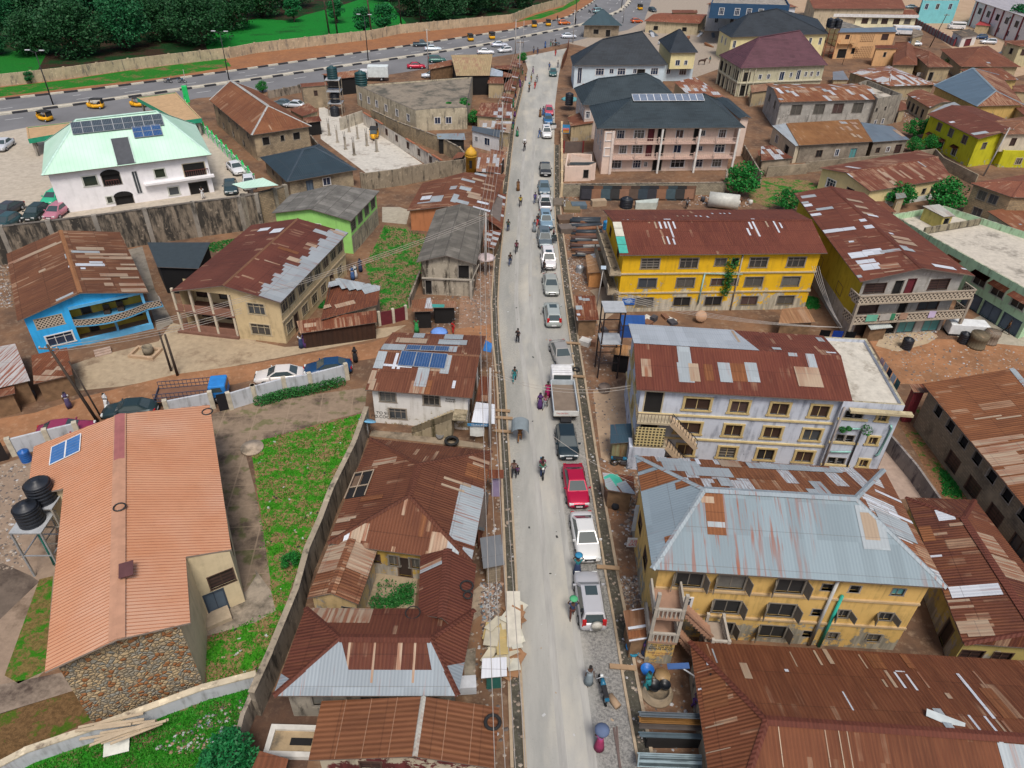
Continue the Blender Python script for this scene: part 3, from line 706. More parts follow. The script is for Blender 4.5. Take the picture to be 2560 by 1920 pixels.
b.build('gable',m_blue,BH.root);wb=MB();facade(wb,P,pt_(ff,0),0,fz,[(.5,2.75,2.4,1.05,'v'),(.58,.7,2.4,1.1,'w')],BH.root);wb.build('front_wall',m_blue,BH.root)
b=MB();c_=pt_(ff*.5,3.28,-.03);b.mesh([pt_(ff*.5,2.8,-.02)+d*x+V((0,0,z))for x,z in((-1.15,0),(1.15,0),(1.15,.95),(-1.15,.95))],[(0,1,2,3)]);b.build('screen',lattice((.5,.42,.33),.32),BH.root)
b=MB()
facade(b,pt_(ff,0,1.7),pt_(1,0,1.7),0,2.2,[(.22,.05,.9,1.85,'d'),(.6,.9,1.2,.9,'n'),(.82,.9,1.2,.9,'n')],BH.root)
facade(b,pt_(ff,0,1.7),pt_(1,0,1.7),2.35,fz,[(.2,.05,.9,1.6,'d'),(.52,.8,1.1,.8,'n'),(.7,.7,1.1,.85,'n')],BH.root)
b.poly([pt_(ff,0),pt_(ff,0,1.7),pt_(ff,fz,1.7),pt_(ff,fz)]);b.poly([pt_(1,0,1.7),pt_(1,0),pt_(1,fz),pt_(1,fz,1.7)]);b.build('verandah_wall',m_gold,BH.root)
b=MB();arc=[pt_(ff+(1-ff)*i/12,0,-1.1*math.sin(math.pi*min(1,.06+i/12*.9)))for i in range(13)]
fl=arc+[pt_(1.14,0,-.2),pt_(1.14,0,.9),pt_(1,0,1.7),pt_(ff,0,1.7)]
b.prism([(p.x,p.y)for p in fl],2.2,2.35);b.build('balcony_floor',plain((.1,.36,.6)),BH.root)
b=MB();rl=arc+[pt_(1.13,0,-.18),pt_(1.13,0,.8)]
for i in range(len(rl)-1):b.poly([rl[i]+V((0,0,2.36)),rl[i+1]+V((0,0,2.36)),rl[i+1]+V((0,0,3.0)),rl[i]+V((0,0,3.0))])
for i in range(len(rl)-1):b.beam(rl[i]+V((0,0,3.02)),rl[i+1]+V((0,0,3.02)),.07,.05,1)
b.build('balustrade',[lattice((.4,.33,.26),.34),plain((.3,.28,.26))],BH.root)
b=MB();b.box(pt_(.985,0,.0),.25,.3,fz,math.atan2(d.y,d.x));b.box(pt_(ff+(1-ff)*.52,0,.05),.22,.25,2.2,math.atan2(d.y,d.x));b.box(pt_((1+ff)/2,-.1,-.05),(1-ff)*L,.25,.75,math.atan2(d.y,d.x));b.box(pt_((1+ff)/2,fz-.25,.0),(1-ff)*L,.2,.3,math.atan2(d.y,d.x));b.build('column',m_bluetrim,BH.root)
b=MB();b.poly([pt_(ff,.3,0),pt_(1,.3,0),pt_(1,.3,1.7),pt_(ff,.3,1.7)]);b.build('verandah_floor',plain((.3,.2,.14),.9),BH.root)
b=MB()
for u in(.66,.78):c_=pt_(u,2.37,.9);b.box(c_,.6,.6,.4,.3);b.box(c_+n*.25,.6,.12,.85,.3)
ch=b.build('wooden_armchair',m_brown);tag(ch,'pair of dark wooden armchairs on the blue house balcony','chairs')
b=MB()
for i in range(3):b.box(at((5,895,1400))+d*0+n*(-.15+.3*i),1.5,.32,.12*(i+1),math.atan2(d.y,d.x))
tag(b.build('steps',slabs((.4,.3,.24),seed=40)),'short flight of concrete steps before the blue house verandah','steps')
CH=bld('cream_house','two-storey cream house with a pillared verandah and a long maroon iron roof',E(5,1478,858,2425,958)+E(6,797,352,-40,285),5.1,1.3,'g',1,rust(5,(.12,.034,.028),(.17,.05,.035),.03),plaster((.6,.47,.27),.3,dc=(.2,.14,.08)),oh=.5,walls=(0,1,1,1),W={'r':row((.06,.16,.3,.42,.55,.68,.81,.93),3.35,1.7,1.15,'c')+row((.08,.3,.45,.6,.88),.8,1.6,1.1,'c')+row((.17,.74),.05,1.,1.9,'d')},patches=T(6,570,350,.9,2.2,pg,480,460,.7,1.4,pt,330,585,.9,1.6,pt,280,505,.6,2.6,pd,180,335,1.4,1.6,pw,70,325,1.0,1.6,pw,700,345,.3,2.,pt,730,370,.3,2.,pt,140,610,.2,2.,pt,90,800,.2,1.8,pt),band=(plain((.45,.36,.24)),(2.55,)))
cap_beam(CH.root,*CH.ridge,rust(6,(.2,.09,.06),(.24,.1,.06),0.),.16)
A_,B_,C_,D_=CH.Q;gm=galv((.32,.35,.37),9,.3)
P,Q,d,n,L=front_frame(CH);zt=CH.wt
b=MB()
pl=CH.planes[0]
uu=(C_-B_);nn=pl[1];dn=nn.cross(V((-nn.y,nn.x,0)).normalized());dn=dn if dn.z<0 else-dn
Lr=uu.length;uu.normalize();pr=V((-nn.y,nn.x,0)).normalized()
ks=22
for i in range(ks):
 a=B_+uu*(Lr*i/ks);c_=B_+uu*(Lr*(i+1)/ks);k=1.5+.55*((i*7)%3)/2+(.8 if i<9 else 0)
 b.poly([x+nn*.03 for x in(a,c_,c_-dn*k,a-dn*k)])
b.build('new_sheets',gm,CH.root)
fr_=.52
b=MB();facade(b,pt2 if False else P+d*0,Q,0,0.01,[],CH.root)
pt_=lambda u,z,dd=0.:V((P.x,P.y,0))+d*(u*L)+n*dd+V((0,0,z))
b=MB();facade(b,pt_(fr_,0),pt_(1,0),0,zt,[(.5,3.2,1.9,1.2,'c'),(.5,.8,2.2,1.2,'c')],CH.root);facade(b,pt_(-.08,0,2.2),pt_(fr_,0,2.2),0,zt,[(.3,.8,1.5,1.1,'n'),(.7,.8,1.5,1.1,'n'),(.3,3.2,1.5,1.1,'n'),(.7,3.2,1.5,1.1,'n')],CH.root)
b.poly([pt_(fr_,0),pt_(fr_,0,2.2),pt_(fr_,zt,2.2),pt_(fr_,zt)][::-1]);b.poly([pt_(0,zt),pt_(1,zt),pt_(.5,zt+1.1)]);b.build('front_wall',plaster((.6,.47,.27),.3,dc=(.2,.14,.08)),CH.root)
b=MB();b.prism([tuple(pt_(u,0,v).xy)for u,v in((-.1,-.05),(fr_,-.05),(fr_,2.2),(-.1,2.2))],2.45,2.62);b.prism([tuple(pt_(u,0,v).xy)for u,v in((-.12,-.3),(fr_,-.3),(fr_,2.2),(-.12,2.2))],-.1,.25)
b.build('verandah_floor',plain((.2,.1,.07),.9),CH.root)
for u in(-.08,.1,.3,.5):
 b=MB();b.box(pt_(u,0,.1),.22,.22,zt,math.atan2(d.y,d.x));b.build('pillar',plain((.6,.52,.4)),CH.root)
for z in(.25,2.62):
 b=MB();b.beam(pt_(-.08,z+.35,.12),pt_(fr_,z+.35,.12),.1,.7);b.build('parapet',plain((.26,.13,.09),.9),CH.root)
GGH=bld('green_gable_house','long two-storey house with lime green gable end and grey fibre-cement roof',E(6,133,182,822,250,1068,-10,300,20),4.6,1.1,'g',1,asbestos((.22,.21,.19),1),plaster((.36,.72,.2),.2),oh=.35,W={'f':[(.42,1.0,.8,.7,'o'),(.56,2.9,.9,.7,'s'),(.4,3.2,.8,.6,'L')],'r':row((.1,.35,.6,.85),2.9,1.5,1.2,'L')+row((.12,.4,.7,.9),.6,1.3,1.3,'L')})
def facing(B,side,m,dd=.015,z0=0.,z1=None,name='cladding',u0=0.,u1=1.):
 I=B.fp;i='frbl'.index(side);P,Q=I[i],I[(i+1)%4];d=(Q-P).normalized();n=V((d.y,-d.x,0));b=MB();z1=z1 or B.wt;L=(Q-P).length
 p=lambda u,z:V((P.x,P.y,0))+d*(u*L)+n*dd+V((0,0,z));b.poly([p(u0,z0),p(u1,z0),p(u1,z1),p(u0,z1)]);return b.build(name,m,B.root)
facing(GGH,'r',oldwall((.4,.36,.26),(.1,.09,.07),33,.45),.02,0,2.4,'cement_lower');facing(GGH,'r',oldwall((.42,.37,.24),(.14,.12,.09),34,.3),.02,4.15,None,'cement_top')
WH=bld('weathered_house','two-storey mould-blackened house with grey fibre-cement roof beside the street',E(6,1385,605,1905,628,1995,165,1555,155),4.3,.95,'g',1,asbestos((.19,.175,.15),2),oldwall((.42,.37,.29),(.05,.04,.03),2,.6),oh=.45,W={'f':[(.82,2.3,1.3,1.6,'o'),(.12,.1,.8,1.7,'o')],'r':row((.2,.5,.8),2.4,1.2,1.1,'n')+row((.15,.4,.7),.05,1.5,1.9,'d')})
b=MB();P,Q,d,n,L=front_frame(WH);pt_=lambda u,z,dd=0.:V((P.x,P.y,0))+d*(u*L)+n*dd+V((0,0,z))
b.beam(pt_(.0,2.15,-.06),pt_(1.03,2.15,-.06),.2,.16);b.box(pt_(.97,0,-.55),.3,.3,2.2);b.beam(pt_(.97,2.15,-.5),pt_(1.12,4.2,-.1),.1);b.build('beam',plain((.4,.36,.3),.9),WH.root)
bld('terracotta_house','low terracotta-walled house with patched rusty gable roof by the retaining wall',E(6,1305,160,2010,205)+E(0,1093,377,912,396),2.9,1.0,'g',1,rust(8,(.15,.05,.032),(.22,.08,.045),.08),plaster((.5,.2,.09),.25),oh=.35,patches=T(6,1470,50,1.6,1.6,pw,1560,60,2.6,1.9,pg,1700,50,3.2,1.5,pg,1770,85,1.2,2.4,pg,1890,45,1.4,2.2,pt,1880,15,.9,2.2,pt,1960,95,.8,1.8,pw,1950,150,.7,2.8,pw,1480,12,.7,2,pt,1470,90,.5,2.8,pg)+T(2,1830,1560,.9,2.4,pg,1940,1510,.9,2.,pg,1920,1555,.8,2,pt,1730,1620,1.4,2,pg,2010,1600,.7,2,pt,2000,1640,.7,2.2,pt,1810,1630,1.4,1.8,pg))
bld('lean_to','rust-patched lean-to shops roof between terracotta house and the drain',E(6,2030,20,2160,20,2130,330,1995,300)[::1],[2.7,2.2,2.2,2.7][0:4]if False else 2.5,.15,'m',0,rust(12,tan=.3,galv=.15),m_wood,oh=.2)if False else None
def shed(name,label,px,z,roof,wall=None,cat='shed',oh=.25,patches=(),group=None,**k):
 return bld(name,label,px,z,0,'m',0,roof,wall or rust(60,(.16,.06,.04),per=.3),oh=oh,cat=cat,patches=patches,group=group,th=.05,**k)
shed('shop_row','patchy rust awning of the shop row beside the terracotta house',E(6,1985,225,2128,330,2160,20,2050,0),[2.7,2.1,2.1,2.8],rust(12,tan=.35,galv=.2),cat='shop')
shed('wooden_stall','low brown tin stall below the pale tin awning on the street',E(6,1960,470,2060,490,2125,330,1990,330),[2.4,2.1,2.,2.4],rust(13,tan=.2,galv=.3),m_wood,'stall')
shed('workshop_shed','wide rusty shed with new silver sheets along its top edge beside the green plot',E(6,560,1103,1048,975,1078,812,640,770),[2.7,2.7,3.2,3.2],rust(14,(.14,.045,.03),tan=.03),blocks(),patches=T(6,700,785,2.6,1.,pg,820,770,3.2,2.2,pg,930,765,2.8,2.2,pg,1010,835,2.6,1.3,pg,770,970,2.4,.7,pt,610,990,1,.6,pt,855,810,2,1.3,pg,930,820,2,.8,pg))
shed('workshop_awning','sagging rusty awning with tan sheets over the lane-side workshop',E(6,380,1222,1045,1125,1040,1020,350,1115),[2.0,2.1,2.6,2.5],rust(15,tan=.2),rust(16,(.05,.025,.02),(.07,.03,.02),0.,per=.5),patches=T(6,460,1075,1.8,.9,pt,470,1150,1.4,.6,pt,530,1060,.9,.9,pt))
b=MB()
for x in(540,640,720,790,850,960):b.tube([at((6,x,1270-(x-540)*.13)),at((6,x,1270-(x-540)*.13))+V((0,0,1.9))],.05,6)
tag(b.build('awning_poles',m_wood),'row of thin poles holding up the workshop awning','poles')
SH=bld('white_shop_house','white two-storey house with rusty patchwork roof, solar panels and outside stair',E(10,942,50,1868,122)+E(6,1988,1242,1180,1212),3.9,1.0,'g',0,rust(17,(.15,.05,.033),(.21,.075,.045),.04),plaster((.72,.7,.66),.3,.15,(.35,.3,.2),dc=(.25,.22,.15)),oh=.45,W={'f':[(.16,2.45,1.5,1.1,'l'),(.62,2.45,1.5,1.1,'l'),(.25,.65,1.6,1.1,'l')],'r':row((.2,.5,.8),2.3,1.3,1.1,'n')+row((.2,.55,.85),.05,1.5,1.9,'d')},patches=T(6,1190,1340,2.4,1.6,pg,1410,1240,1.2,1.4,pg,1710,1250,2.,1.6,pg,1700,1300,3.,1.4,pg,1690,1360,1.1,1.6,pg,1640,1490,.9,2.6,pg,1440,1580,1.2,3.2,pg,1055,1450,1.4,2.4,pg,1205,1460,.3,2.2,pw,1250,1450,.3,2.6,pw,1210,1502,3.2,.3,pw,1560,1500,1.,1.6,pt,1330,1285,2.2,1.4,pt,1420,1290,1.4,1.4,pt,1225,1280,.3,1.4,pt,1000,1600,.7,1.8,pt)+T(10,1370,40,.9,2.,pt,1480,40,.7,2.2,pd,1710,5,.3,1.,pw,1000,20,.5,2,pt,1440,30,.5,2,pt))
cap_beam(SH.root,*SH.ridge,rust(6,(.2,.09,.06),(.24,.1,.06),0.),.16)
solar(SH,(6,1485,1357),1.25,1.15,3,1,'one of three framed solar panels in the upper row on the white shop house','upper solar panels of the shop house')
solar(SH,(6,1443,1455),1.35,1.8,3,1,'one of three framed solar panels in the lower row on the white shop house','lower solar panels of the shop house')
P,Q,d,n,L=front_frame(SH);pt_=lambda u,z,dd=0.:V((P.x,P.y,0))+d*(u*L)+n*dd+V((0,0,z));rz=math.atan2(d.y,d.x)
b=MB();N_=12
for i in range(N_):b.box(pt_(.45+.42*i/N_,0,-.75),.42*L/N_+.02,1.2,2.2*(i+1)/N_,rz)
b.poly([pt_(.43,.25,-1.37),pt_(.87,2.3,-1.37),pt_(.87,3.0,-1.37),pt_(.43,.95,-1.37)]);b.poly([pt_(.43,.95,-1.37),pt_(.87,3.0,-1.37),pt_(.87,2.3,-1.37),pt_(.43,.25,-1.37)])
b.box(pt_(.93,2.1,-.7),.14*L,1.4,.15,rz)
b.build('outside_stair',oldwall((.36,.3,.2),(.07,.06,.03),6,.5),SH.root)
def text(s,loc,size,rz,m,name='lettering',parent=None,tilt=math.pi/2,label=None):
 cu=bpy.data.curves.new(name,'FONT');cu.body=s;cu.size=size;cu.align_x='CENTER';cu.align_y='CENTER';cu.extrude=.004
 t_=bpy.data.objects.new(name,cu);COL.objects.link(t_)
 dg=bpy.context.evaluated_depsgraph_get();me=bpy.data.meshes.new_from_object(t_.evaluated_get(dg));bpy.data.objects.remove(t_)
 me.materials.clear();me.materials.append(m);o=bpy.data.objects.new(name,me);COL.objects.link(o);o.location=loc;o.rotation_euler=(tilt,0,rz)
 if parent:o.parent=parent
 return o
m_ink=plain((.03,.03,.03),.9)
text('TO SIBI\nFID.COCON',pt_(.1,.95,-.03),.42,rz,m_ink,parent=SH.root);text('Bellowal\nMARKET',pt_(.82,3.15,-.03),.24,rz,m_ink,parent=SH.root)
shed('kiosk','small street kiosk with white tin roof and torn white banner',E(10,1862,330,2062,345,2062,175,1900,155),[2.3,2.3,2.5,2.5],galv((.75,.77,.8),3,0.),m_wood,'kiosk',patches=())
q=at((10,1930,355),2.15);b=MB();b.box(q+V((0,-.05,-.08)),2.0,.05,.26,0);o=b.build('sign_board',plain((.05,.22,.42)));tag(o,'blue sign board under the white kiosk roof','sign');text('TEARAS & CO',q+V((0,-.09,.05)),.22,0,m_white,parent=o,);o.children[0].matrix_parent_inverse=Matrix.Identity(4)
q=at((10,1910,400),1.5);b=MB();b.poly([q+V((x,y,z))for x,y,z in((-.6,0,-.6),(.0,-.06,-.66),(.6,0,-.6),(.62,.02,.5),(0,-.04,.46),(-.6,.02,.5))]);tag(b.build('banner',plain((.7,.72,.68))),'torn white cloth banner hanging on the street kiosk front','banner')
shed('rust_kiosk','narrow rusty kiosk roof with a slanted sign behind the white kiosk',E(10,1900,150,2020,150,2020,-60,1940,-70),[2.4,2.4,2.4,2.4],rust(18,tan=.1),m_wood,'kiosk')
HH=bld('hip_roof_house','large single-storey house with a dark rusty double hip roof beside the green compound',E(10,618,1375,1865,1540,2040,578,985,468),3.0,1.7,'h',1,rust(19,(.13,.042,.026),(.19,.065,.035),.035),plaster((.5,.33,.08),.5,.3),oh=.4,cap=1,capm=rust(20,(.11,.034,.022),(.14,.045,.028),0.),rdg=((10,1330,962),(10,1400,690)),W={'f':[(.28,1.2,1,.8,'n'),(.44,1.1,.8,1.,'L'),(.52,.1,1.,1.9,'d'),(.6,1.1,.8,1.,'L')]},patches=T(10,1850,1130,5.9,2.6,pg,1870,940,1.6,1.8,pg,1950,665,.4,2.4,pt,1920,700,.4,1,pt,1920,770,1.6,2.2,pd,1610,1400,2.0,2.,pt,1700,1440,1.,2.,pg,860,1320,1.,2.4,pt,790,1320,.5,2.,pw,1110,670,.7,2.2,pt,1290,1040,.25,1.8,pt,940,1280,.5,1.4,pt,770,1165,.3,2,pt,720,1190,.3,2,pt,1000,985,.5,2.,pd,1740,850,.3,2.4,pt,700,1290,.4,1.4,pt,1190,660,.7,.5,pt,1840,1490,1.4,1.2,pg,1450,1180,.4,2.6,pd,1700,900,.25,2,pt))
b=MB()
q,nrm=onroof(HH,(10,900,870),.03);u=V((-nrm.y,nrm.x,0)).normalized();v=nrm.cross(u)
b.poly([q+u*x+v*y for x,y in((-1.35,-.8),(1.35,-.8),(1.35,.8),(-1.35,.8))])
b.poly([q+u*x+v*y+nrm*.01 for x,y in((-1.,-.7),(.2,-.7),(.2,0),(-1.,0))],2)
for x in(-1.35,.2):b.beam(q+u*x-v*.8+nrm*.05,q+u*x+v*.8+nrm*.05,.08,.06,1)
for y in(-.8,-.1,.8):b.beam(q-u*1.35+v*y+nrm*.09,q+u*1.35+v*y+nrm*.09,.07,.05,1)
b.build('bare_rafters',[m_dark,plain((.36,.28,.2)),plain((.16,.1,.06))],HH.root)
shed('grey_lean_to','dark grey corrugated lean-to against the hip-roofed house',E(10,1905,1250,1975,1270,2010,960,1975,900),[2.6,1.2,1.2,2.6],galv((.1,.12,.13),4,0.),rust(21),'shed')
shed('grey_kiosk','square dark ribbed-iron kiosk roof beside the drain',E(10,1965,1595,2150,1560,2115,1300,1935,1330),[2.0,2.0,2.4,2.4],galv((.16,.17,.18),8,.1,.3),blocks(),'kiosk')
shed('poster_kiosk','small rust-topped kiosk hung with bright posters beside the hip-roofed house',E(10,2010,815,2140,815,2140,740,2010,740),[2.2,2.2,2.4,2.4],rust(22),plaster((.3,.25,.4),.2),'kiosk')
bld('annex_house','small annex with half cream half rusty gable roof at the courtyard',E(14,440,190,885,245)+E(10,1048,1440,632,1378),2.6,.8,'g',1,rust(23,(.17,.06,.035),(.26,.1,.05),.12),plaster((.55,.4,.2),.5,.3),oh=.25,cap=1,patches=T(10,710,1430,2.4,2.6,pt,690,1500,2.4,2.8,pt,930,1460,2.4,2.8,pt,910,1520,2.3,2.6,pt,640,1550,1.6,1.6,pt),W={'f':[(.8,.2,.9,1.6,'o')]})
FB=bld('courtyard_house','courtyard house with maroon hip roof ending in a wide band of silver sheets',E(14,150,1036,1745,1036,1890,290,425,275),3.0,1.15,'h',0,rust(24,(.125,.036,.026),(.17,.055,.032),.03),oldwall((.3,.27,.22),seed=8),oh=.5,cap=1,capm=rust(25,(.12,.035,.024),(.14,.04,.03),0.),W={'f':[(.2,1.2,1.2,1.,'L'),(.5,1.2,1.2,1.,'L'),(.75,1.2,1.2,1.,'L')]},rdg=((14,720,560),(14,1510,540)),patches=T(14,720,340,4.4,1.8,pt,1240,680,.3,3.4,pt,800,680,.15,3.4,pt,1020,680,.15,3.4,pt,1370,680,.15,3.4,pt,860,340,.3,1.,pt))
A_,B_,C_,D_=FB.Q;F,nn=FB.planes[0];R1,R2=FB.ridge;b=MB();up=.03
def lerp(a,c,k):return a+(c-a)*k
k=.44
b.poly([x+nn*up for x in(A_,B_,lerp(B_,R2,k),lerp(A_,R1,k))])
b.poly([x+nn*(up+.012)for x in(lerp(A_,R1,k-.02),lerp(A_,R1,k-.02)+(B_-A_).normalized()*2.6,lerp(A_,R1,.93)+(B_-A_).normalized()*.35,lerp(A_,R1,.93))])
b.poly([x+nn*(up+.012)for x in(lerp(B_,R2,k-.02),lerp(B_,R2,.97),lerp(B_,R2,.97)-(B_-A_).normalized()*.3,lerp(B_,R2,k-.02)-(B_-A_).normalized()*.8)])
for F_,n_,a0,a1,r in((FB.planes[2][0],FB.planes[2][1],A_,D_,R1),(FB.planes[3][0],FB.planes[3][1],B_,C_,R2)):
 b.poly([x+n_*up for x in((a0,lerp(a0,a1,.23 if r is R1 else .36),lerp(a0,r,.26 if r is R1 else .5)))])
b.build('silver_sheets',galv((.26,.3,.33),31,.04,.2),FB.root)
bld('long_wing','long maroon gabled wing joining the hip-roofed house to the courtyard house',E(14,1400,330,1830,560)+E(10,1905,1560,1420,1480),2.95,1.1,'g',1,rust(26,(.125,.036,.027),(.16,.05,.03),.02),oldwall(seed=9),oh=.4,cap=1,capm=rust(25,(.12,.035,.024),(.14,.04,.03),0.),patches=T(10,1505,1570,.6,2.,pt,1500,1590,.3,2.2,pg))
BB=bld('low_house','long low house under a clean ribbed orange-brown iron roof at the street bottom',E(14,452,1590,2062,1665,2098,1135,565,1080),2.3,.8,'m',0,rust(27),plaster((.45,.4,.3),.5,.3,(.15,.04,.04)),oh=.3,walls=(0,0,0,0))if False else None
zA,zR=2.4,3.4
q=[at((14,452,1592),zA),at((14,1372,1560),zR),at((14,2064,1662),zA),at((14,2100,1136),zA),at((14,1447,1040),zR),at((14,566,1080),zA)]
br=empty('low_house',(0,0,0),0,'low house under a clean ribbed orange-brown roof at the bottom of the street','house')
rm=rust(27,(.19,.068,.036),(.24,.09,.045),.0,per=.28)
roofmesh([[q[0],q[1],q[4],q[5]],[q[1],q[2],q[3],q[4]]],rm,br,.08)
cap_beam(br,q[1],q[4],galv((.5,.48,.42),12,.5),.14)
b=MB();I=inset([q[0],q[2],q[3],q[5]],.4)
for i in range(4):facade(b,I[i],I[(i+1)%4],0,2.3,[(.3,.8,1.2,.9,'n')]if i==0 else[],br)
for i,j,r in((0,1,q[1]),(2,3,q[4])):b.poly([V((I[i].x,I[i].y,2.3)),V((I[j].x,I[j].y,2.3)),V((r.x,r.y,zR-.12))if i==0 else V((r.x,r.y,zR-.12))])
b.build('wall',plaster((.45,.4,.3),.5,.35,(.13,.03,.03)),br)
for a,c_,e,f,ks in((q[0],q[1],q[4],q[5],(.25,.5,.75)),(q[1],q[2],q[3],q[4],(.33,.67))):
 for k in ks:b=MB();b.beam(lerp(a,c_,k)+V((0,0,.045)),lerp(f,e,k)+V((0,0,.045)),.03,.02);b.build('lap_joint',plain((.36,.2,.12)),br)
g0=at((14,350,1448));gr_=empty('tomb',g0,0,'white-edged rectangular tomb slab on the bare soil','tomb')
b=MB()
for c_,sx,sy in(((0,.75,0),3.2,.3),((0,-.75,0),3.2,.3),((-1.45,0,0),.3,1.2),((1.45,0,0),.3,1.2)):b.box(c_,sx,sy,.35)
b.build('border',plain((.62,.6,.55)),gr_);b=MB();b.box((0,0,0),2.6,1.2,.2);b.box((.3,0,.2),1.2,.4,.05,0,1);b.build('slab',[slabs((.4,.3,.18),seed=44),m_dark],gr_)
shed('small_shed','small orange-brown tin shed at the bottom edge beside the bush',E(14,-60,1720,240,1730,280,1580,30,1510),1.8,rust(28,(.2,.07,.04),per=.3))
zE,zR=5.4,7.3
OH=empty('meeting_hall',(0,0,0),0,'large hall with ribbed salmon-orange roof and river-stone end wall','hall')
def salmon():
 g=G('painted_sheet');s=g.sep(g.uv());fr=g.math('FRACT',g.math('DIVIDE',s[1],1));n=g.noise(g.obj(),.25,5,.6)
 col=g.mix(g.step(n,.35,.7),(.5,.235,.125),(.56,.31,.19));col=g.mix(g.math('MULTIPLY',g.step(g.noise(g.obj(),.11,4),.5,.68),.6),col,(.58,.4,.3));col=g.mix(g.step(g.noise(g.vm('MULTIPLY',g.uv(),(4,.3,1)),1,3),.6,.8),col,(.6,.33,.22))
 return g.fin(col,.5,0,.4)
ms=salmon();msr=plain((.42,.2,.12));wv_=plain((.7,.6,.42))
rb=[at((9,1035,262),zR),at((13,1008,548),zR)]
Lf=[at((9,292,540),zE),at((9,232,968),zE),at((9,548,902),zE+.66),at((13,386,830),zE-.25)]
Rt=[at((13,1645,402),zE+.25),at((9,1605,1492),zE+.3),at((9,1998,1428),zE-.4),at((9,1812,180),zE-.4)]
def plane_z(p,a,b_,c_):
 n=(b_-a).cross(c_-a);return a.z-((p.x-a.x)*n.x+(p.y-a.y)*n.y)/n.z
def onplane(px,a,b_,c_):
 n=(b_-a).cross(c_-a);dd=ray(px);t=(a-V((0,0,CAM_H))).dot(n)/dd.dot(n);return V((0,0,CAM_H))+dd*t
pl_l=(rb[0],rb[1],at((9,292,540),zE));pl_r=(rb[0],rb[1],at((9,1812,180),zE-.3))
Lf=[onplane(p,*pl_l)for p in E(9,292,540,232,968,548,902)+[(13,386,830)]]
Rt=[onplane(p,*pl_r)for p in[(13,1645,402),(9,1605,1492),(9,1998,1428),(9,1812,180)]]
L1=onplane((9,1035,902-170),*pl_l)
fl_=[rb[0],Lf[0],Lf[1],Lf[2],Lf[3],rb[1]];fr_2=[rb[1],Rt[0],Rt[1],Rt[2],Rt[3],rb[0]]
hr,pln=roofmesh([fl_,fr_2],ms,OH,.12,fm=plain((.3,.24,.2)))
b=MB()
def ribs(poly,r0,r1,mi):
 nrm=(poly[1]-poly[0]).cross(poly[2]-poly[0]);nrm=nrm if nrm.z>0 else-nrm;nrm.normalize()
 ax_=(r1-r0).normalized();u=ax_;v=nrm.cross(u);Lm=40;t=-10
 pts=[((p-r0).dot(u),(p-r0).dot(v))for p in poly]
 mn,mx=min(p[0]for p in pts),max(p[0]for p in pts);t=mn+.17
 while t<mx-.05:
  xs=[]
  for i in range(len(pts)):
   a,c=pts[i],pts[(i+1)%len(pts)]
   if(a[0]-t)*(c[0]-t)<0:xs.append(a[1]+(c[1]-a[1])*(t-a[0])/(c[0]-a[0]))
  xs.sort()
  for i in range(0,len(xs)-1,2):b.beam(r0+u*t+v*xs[i]+nrm*.01,r0+u*t+v*xs[i+1]+nrm*.01,.035,.035)
  t+=.24
ribs(fl_,rb[0],rb[1],0);ribs(fr_2,rb[0],rb[1],0);b.build('roof_ribs',plain((.42,.18,.1),.5),OH)
cap_beam(OH,rb[0],rb[1],plain((.5,.27,.17),.5),.4)
b=MB();dd=(rb[1]-rb[0]);cap_=[rb[0]+dd*.0,rb[0]+dd*.26]
for s in(-1,1):
 u=dd.normalized().cross(V((0,0,1))).normalized();p,q_=cap_[0]+V((0,0,.09)),cap_[1]+V((0,0,.09));e=u*s*.33-V((0,0,.09));b.poly([p,q_,q_+e,p+e]if s>0 else[q_,p,p+e,q_+e])
b.build('ridge_patch',plain((.36,.13,.12),.5),OH)
def stonem():
 g=G('river_stone');x=g.n('ShaderNodeTexVoronoi',feature='F1');x.inputs['Scale'].default_value=4.3;g.put(x.inputs['Vector'],g.vm('ADD',g.uv(),(0,0,0)));x.inputs['Randomness'].default_value=.95
 y=g.n('ShaderNodeTexVoronoi',feature='DISTANCE_TO_EDGE');y.inputs['Scale'].default_value=4.3;g.put(y.inputs['Vector'],g.uv())
 r=g.sep(x.outputs['Color']);col=g.mix(r[0],(.36,.27,.16),(.25,.25,.22));col=g.mix(g.math('GREATER_THAN',r[1],.6),col,(.45,.34,.2));col=g.mix(g.math('GREATER_THAN',r[2],.84),col,(.3,.13,.05))
 col=g.mix(g.math('LESS_THAN',y.outputs['Distance'],.045),col,(.13,.11,.08));g.bump(g.step(y.outputs['Distance'],0,.25),.8,.08);return g.fin(col,.85)
w0=[at((13,800,1270)),at((13,1770,960))]
a0,a1=w0;dd=(a1-a0).normalized();nn_=V((-dd.y,dd.x,0))
b=MB()
def zr_at(p):
 return min(plane_z(p,*pl_l),plane_z(p,*pl_r))-.16
tb=0.;mid=None
for i in range(400):
 p=a0+dd*((a1-a0).length*i/400)
 if mid is None or zr_at(p)>zr_at(mid):mid=p
b.poly([a0,a1,V((a1.x,a1.y,zr_at(a1))),V((mid.x,mid.y,zr_at(mid))),V((a0.x,a0.y,zr_at(a0)))]);b.build('stone_wall',stonem(),OH)
b=MB();back=at((9,1812,180),zE);bw_l=Lf[0];
c1=V((Rt[3].x-.5,Rt[3].y-.6,0));c0=V((Lf[0].x+.6,Lf[0].y-.6,0));c3=V((Lf[1].x+.6,Lf[1].y+.4,0));c4=V((Lf[2].x+.5,Lf[2].y+.4,0))
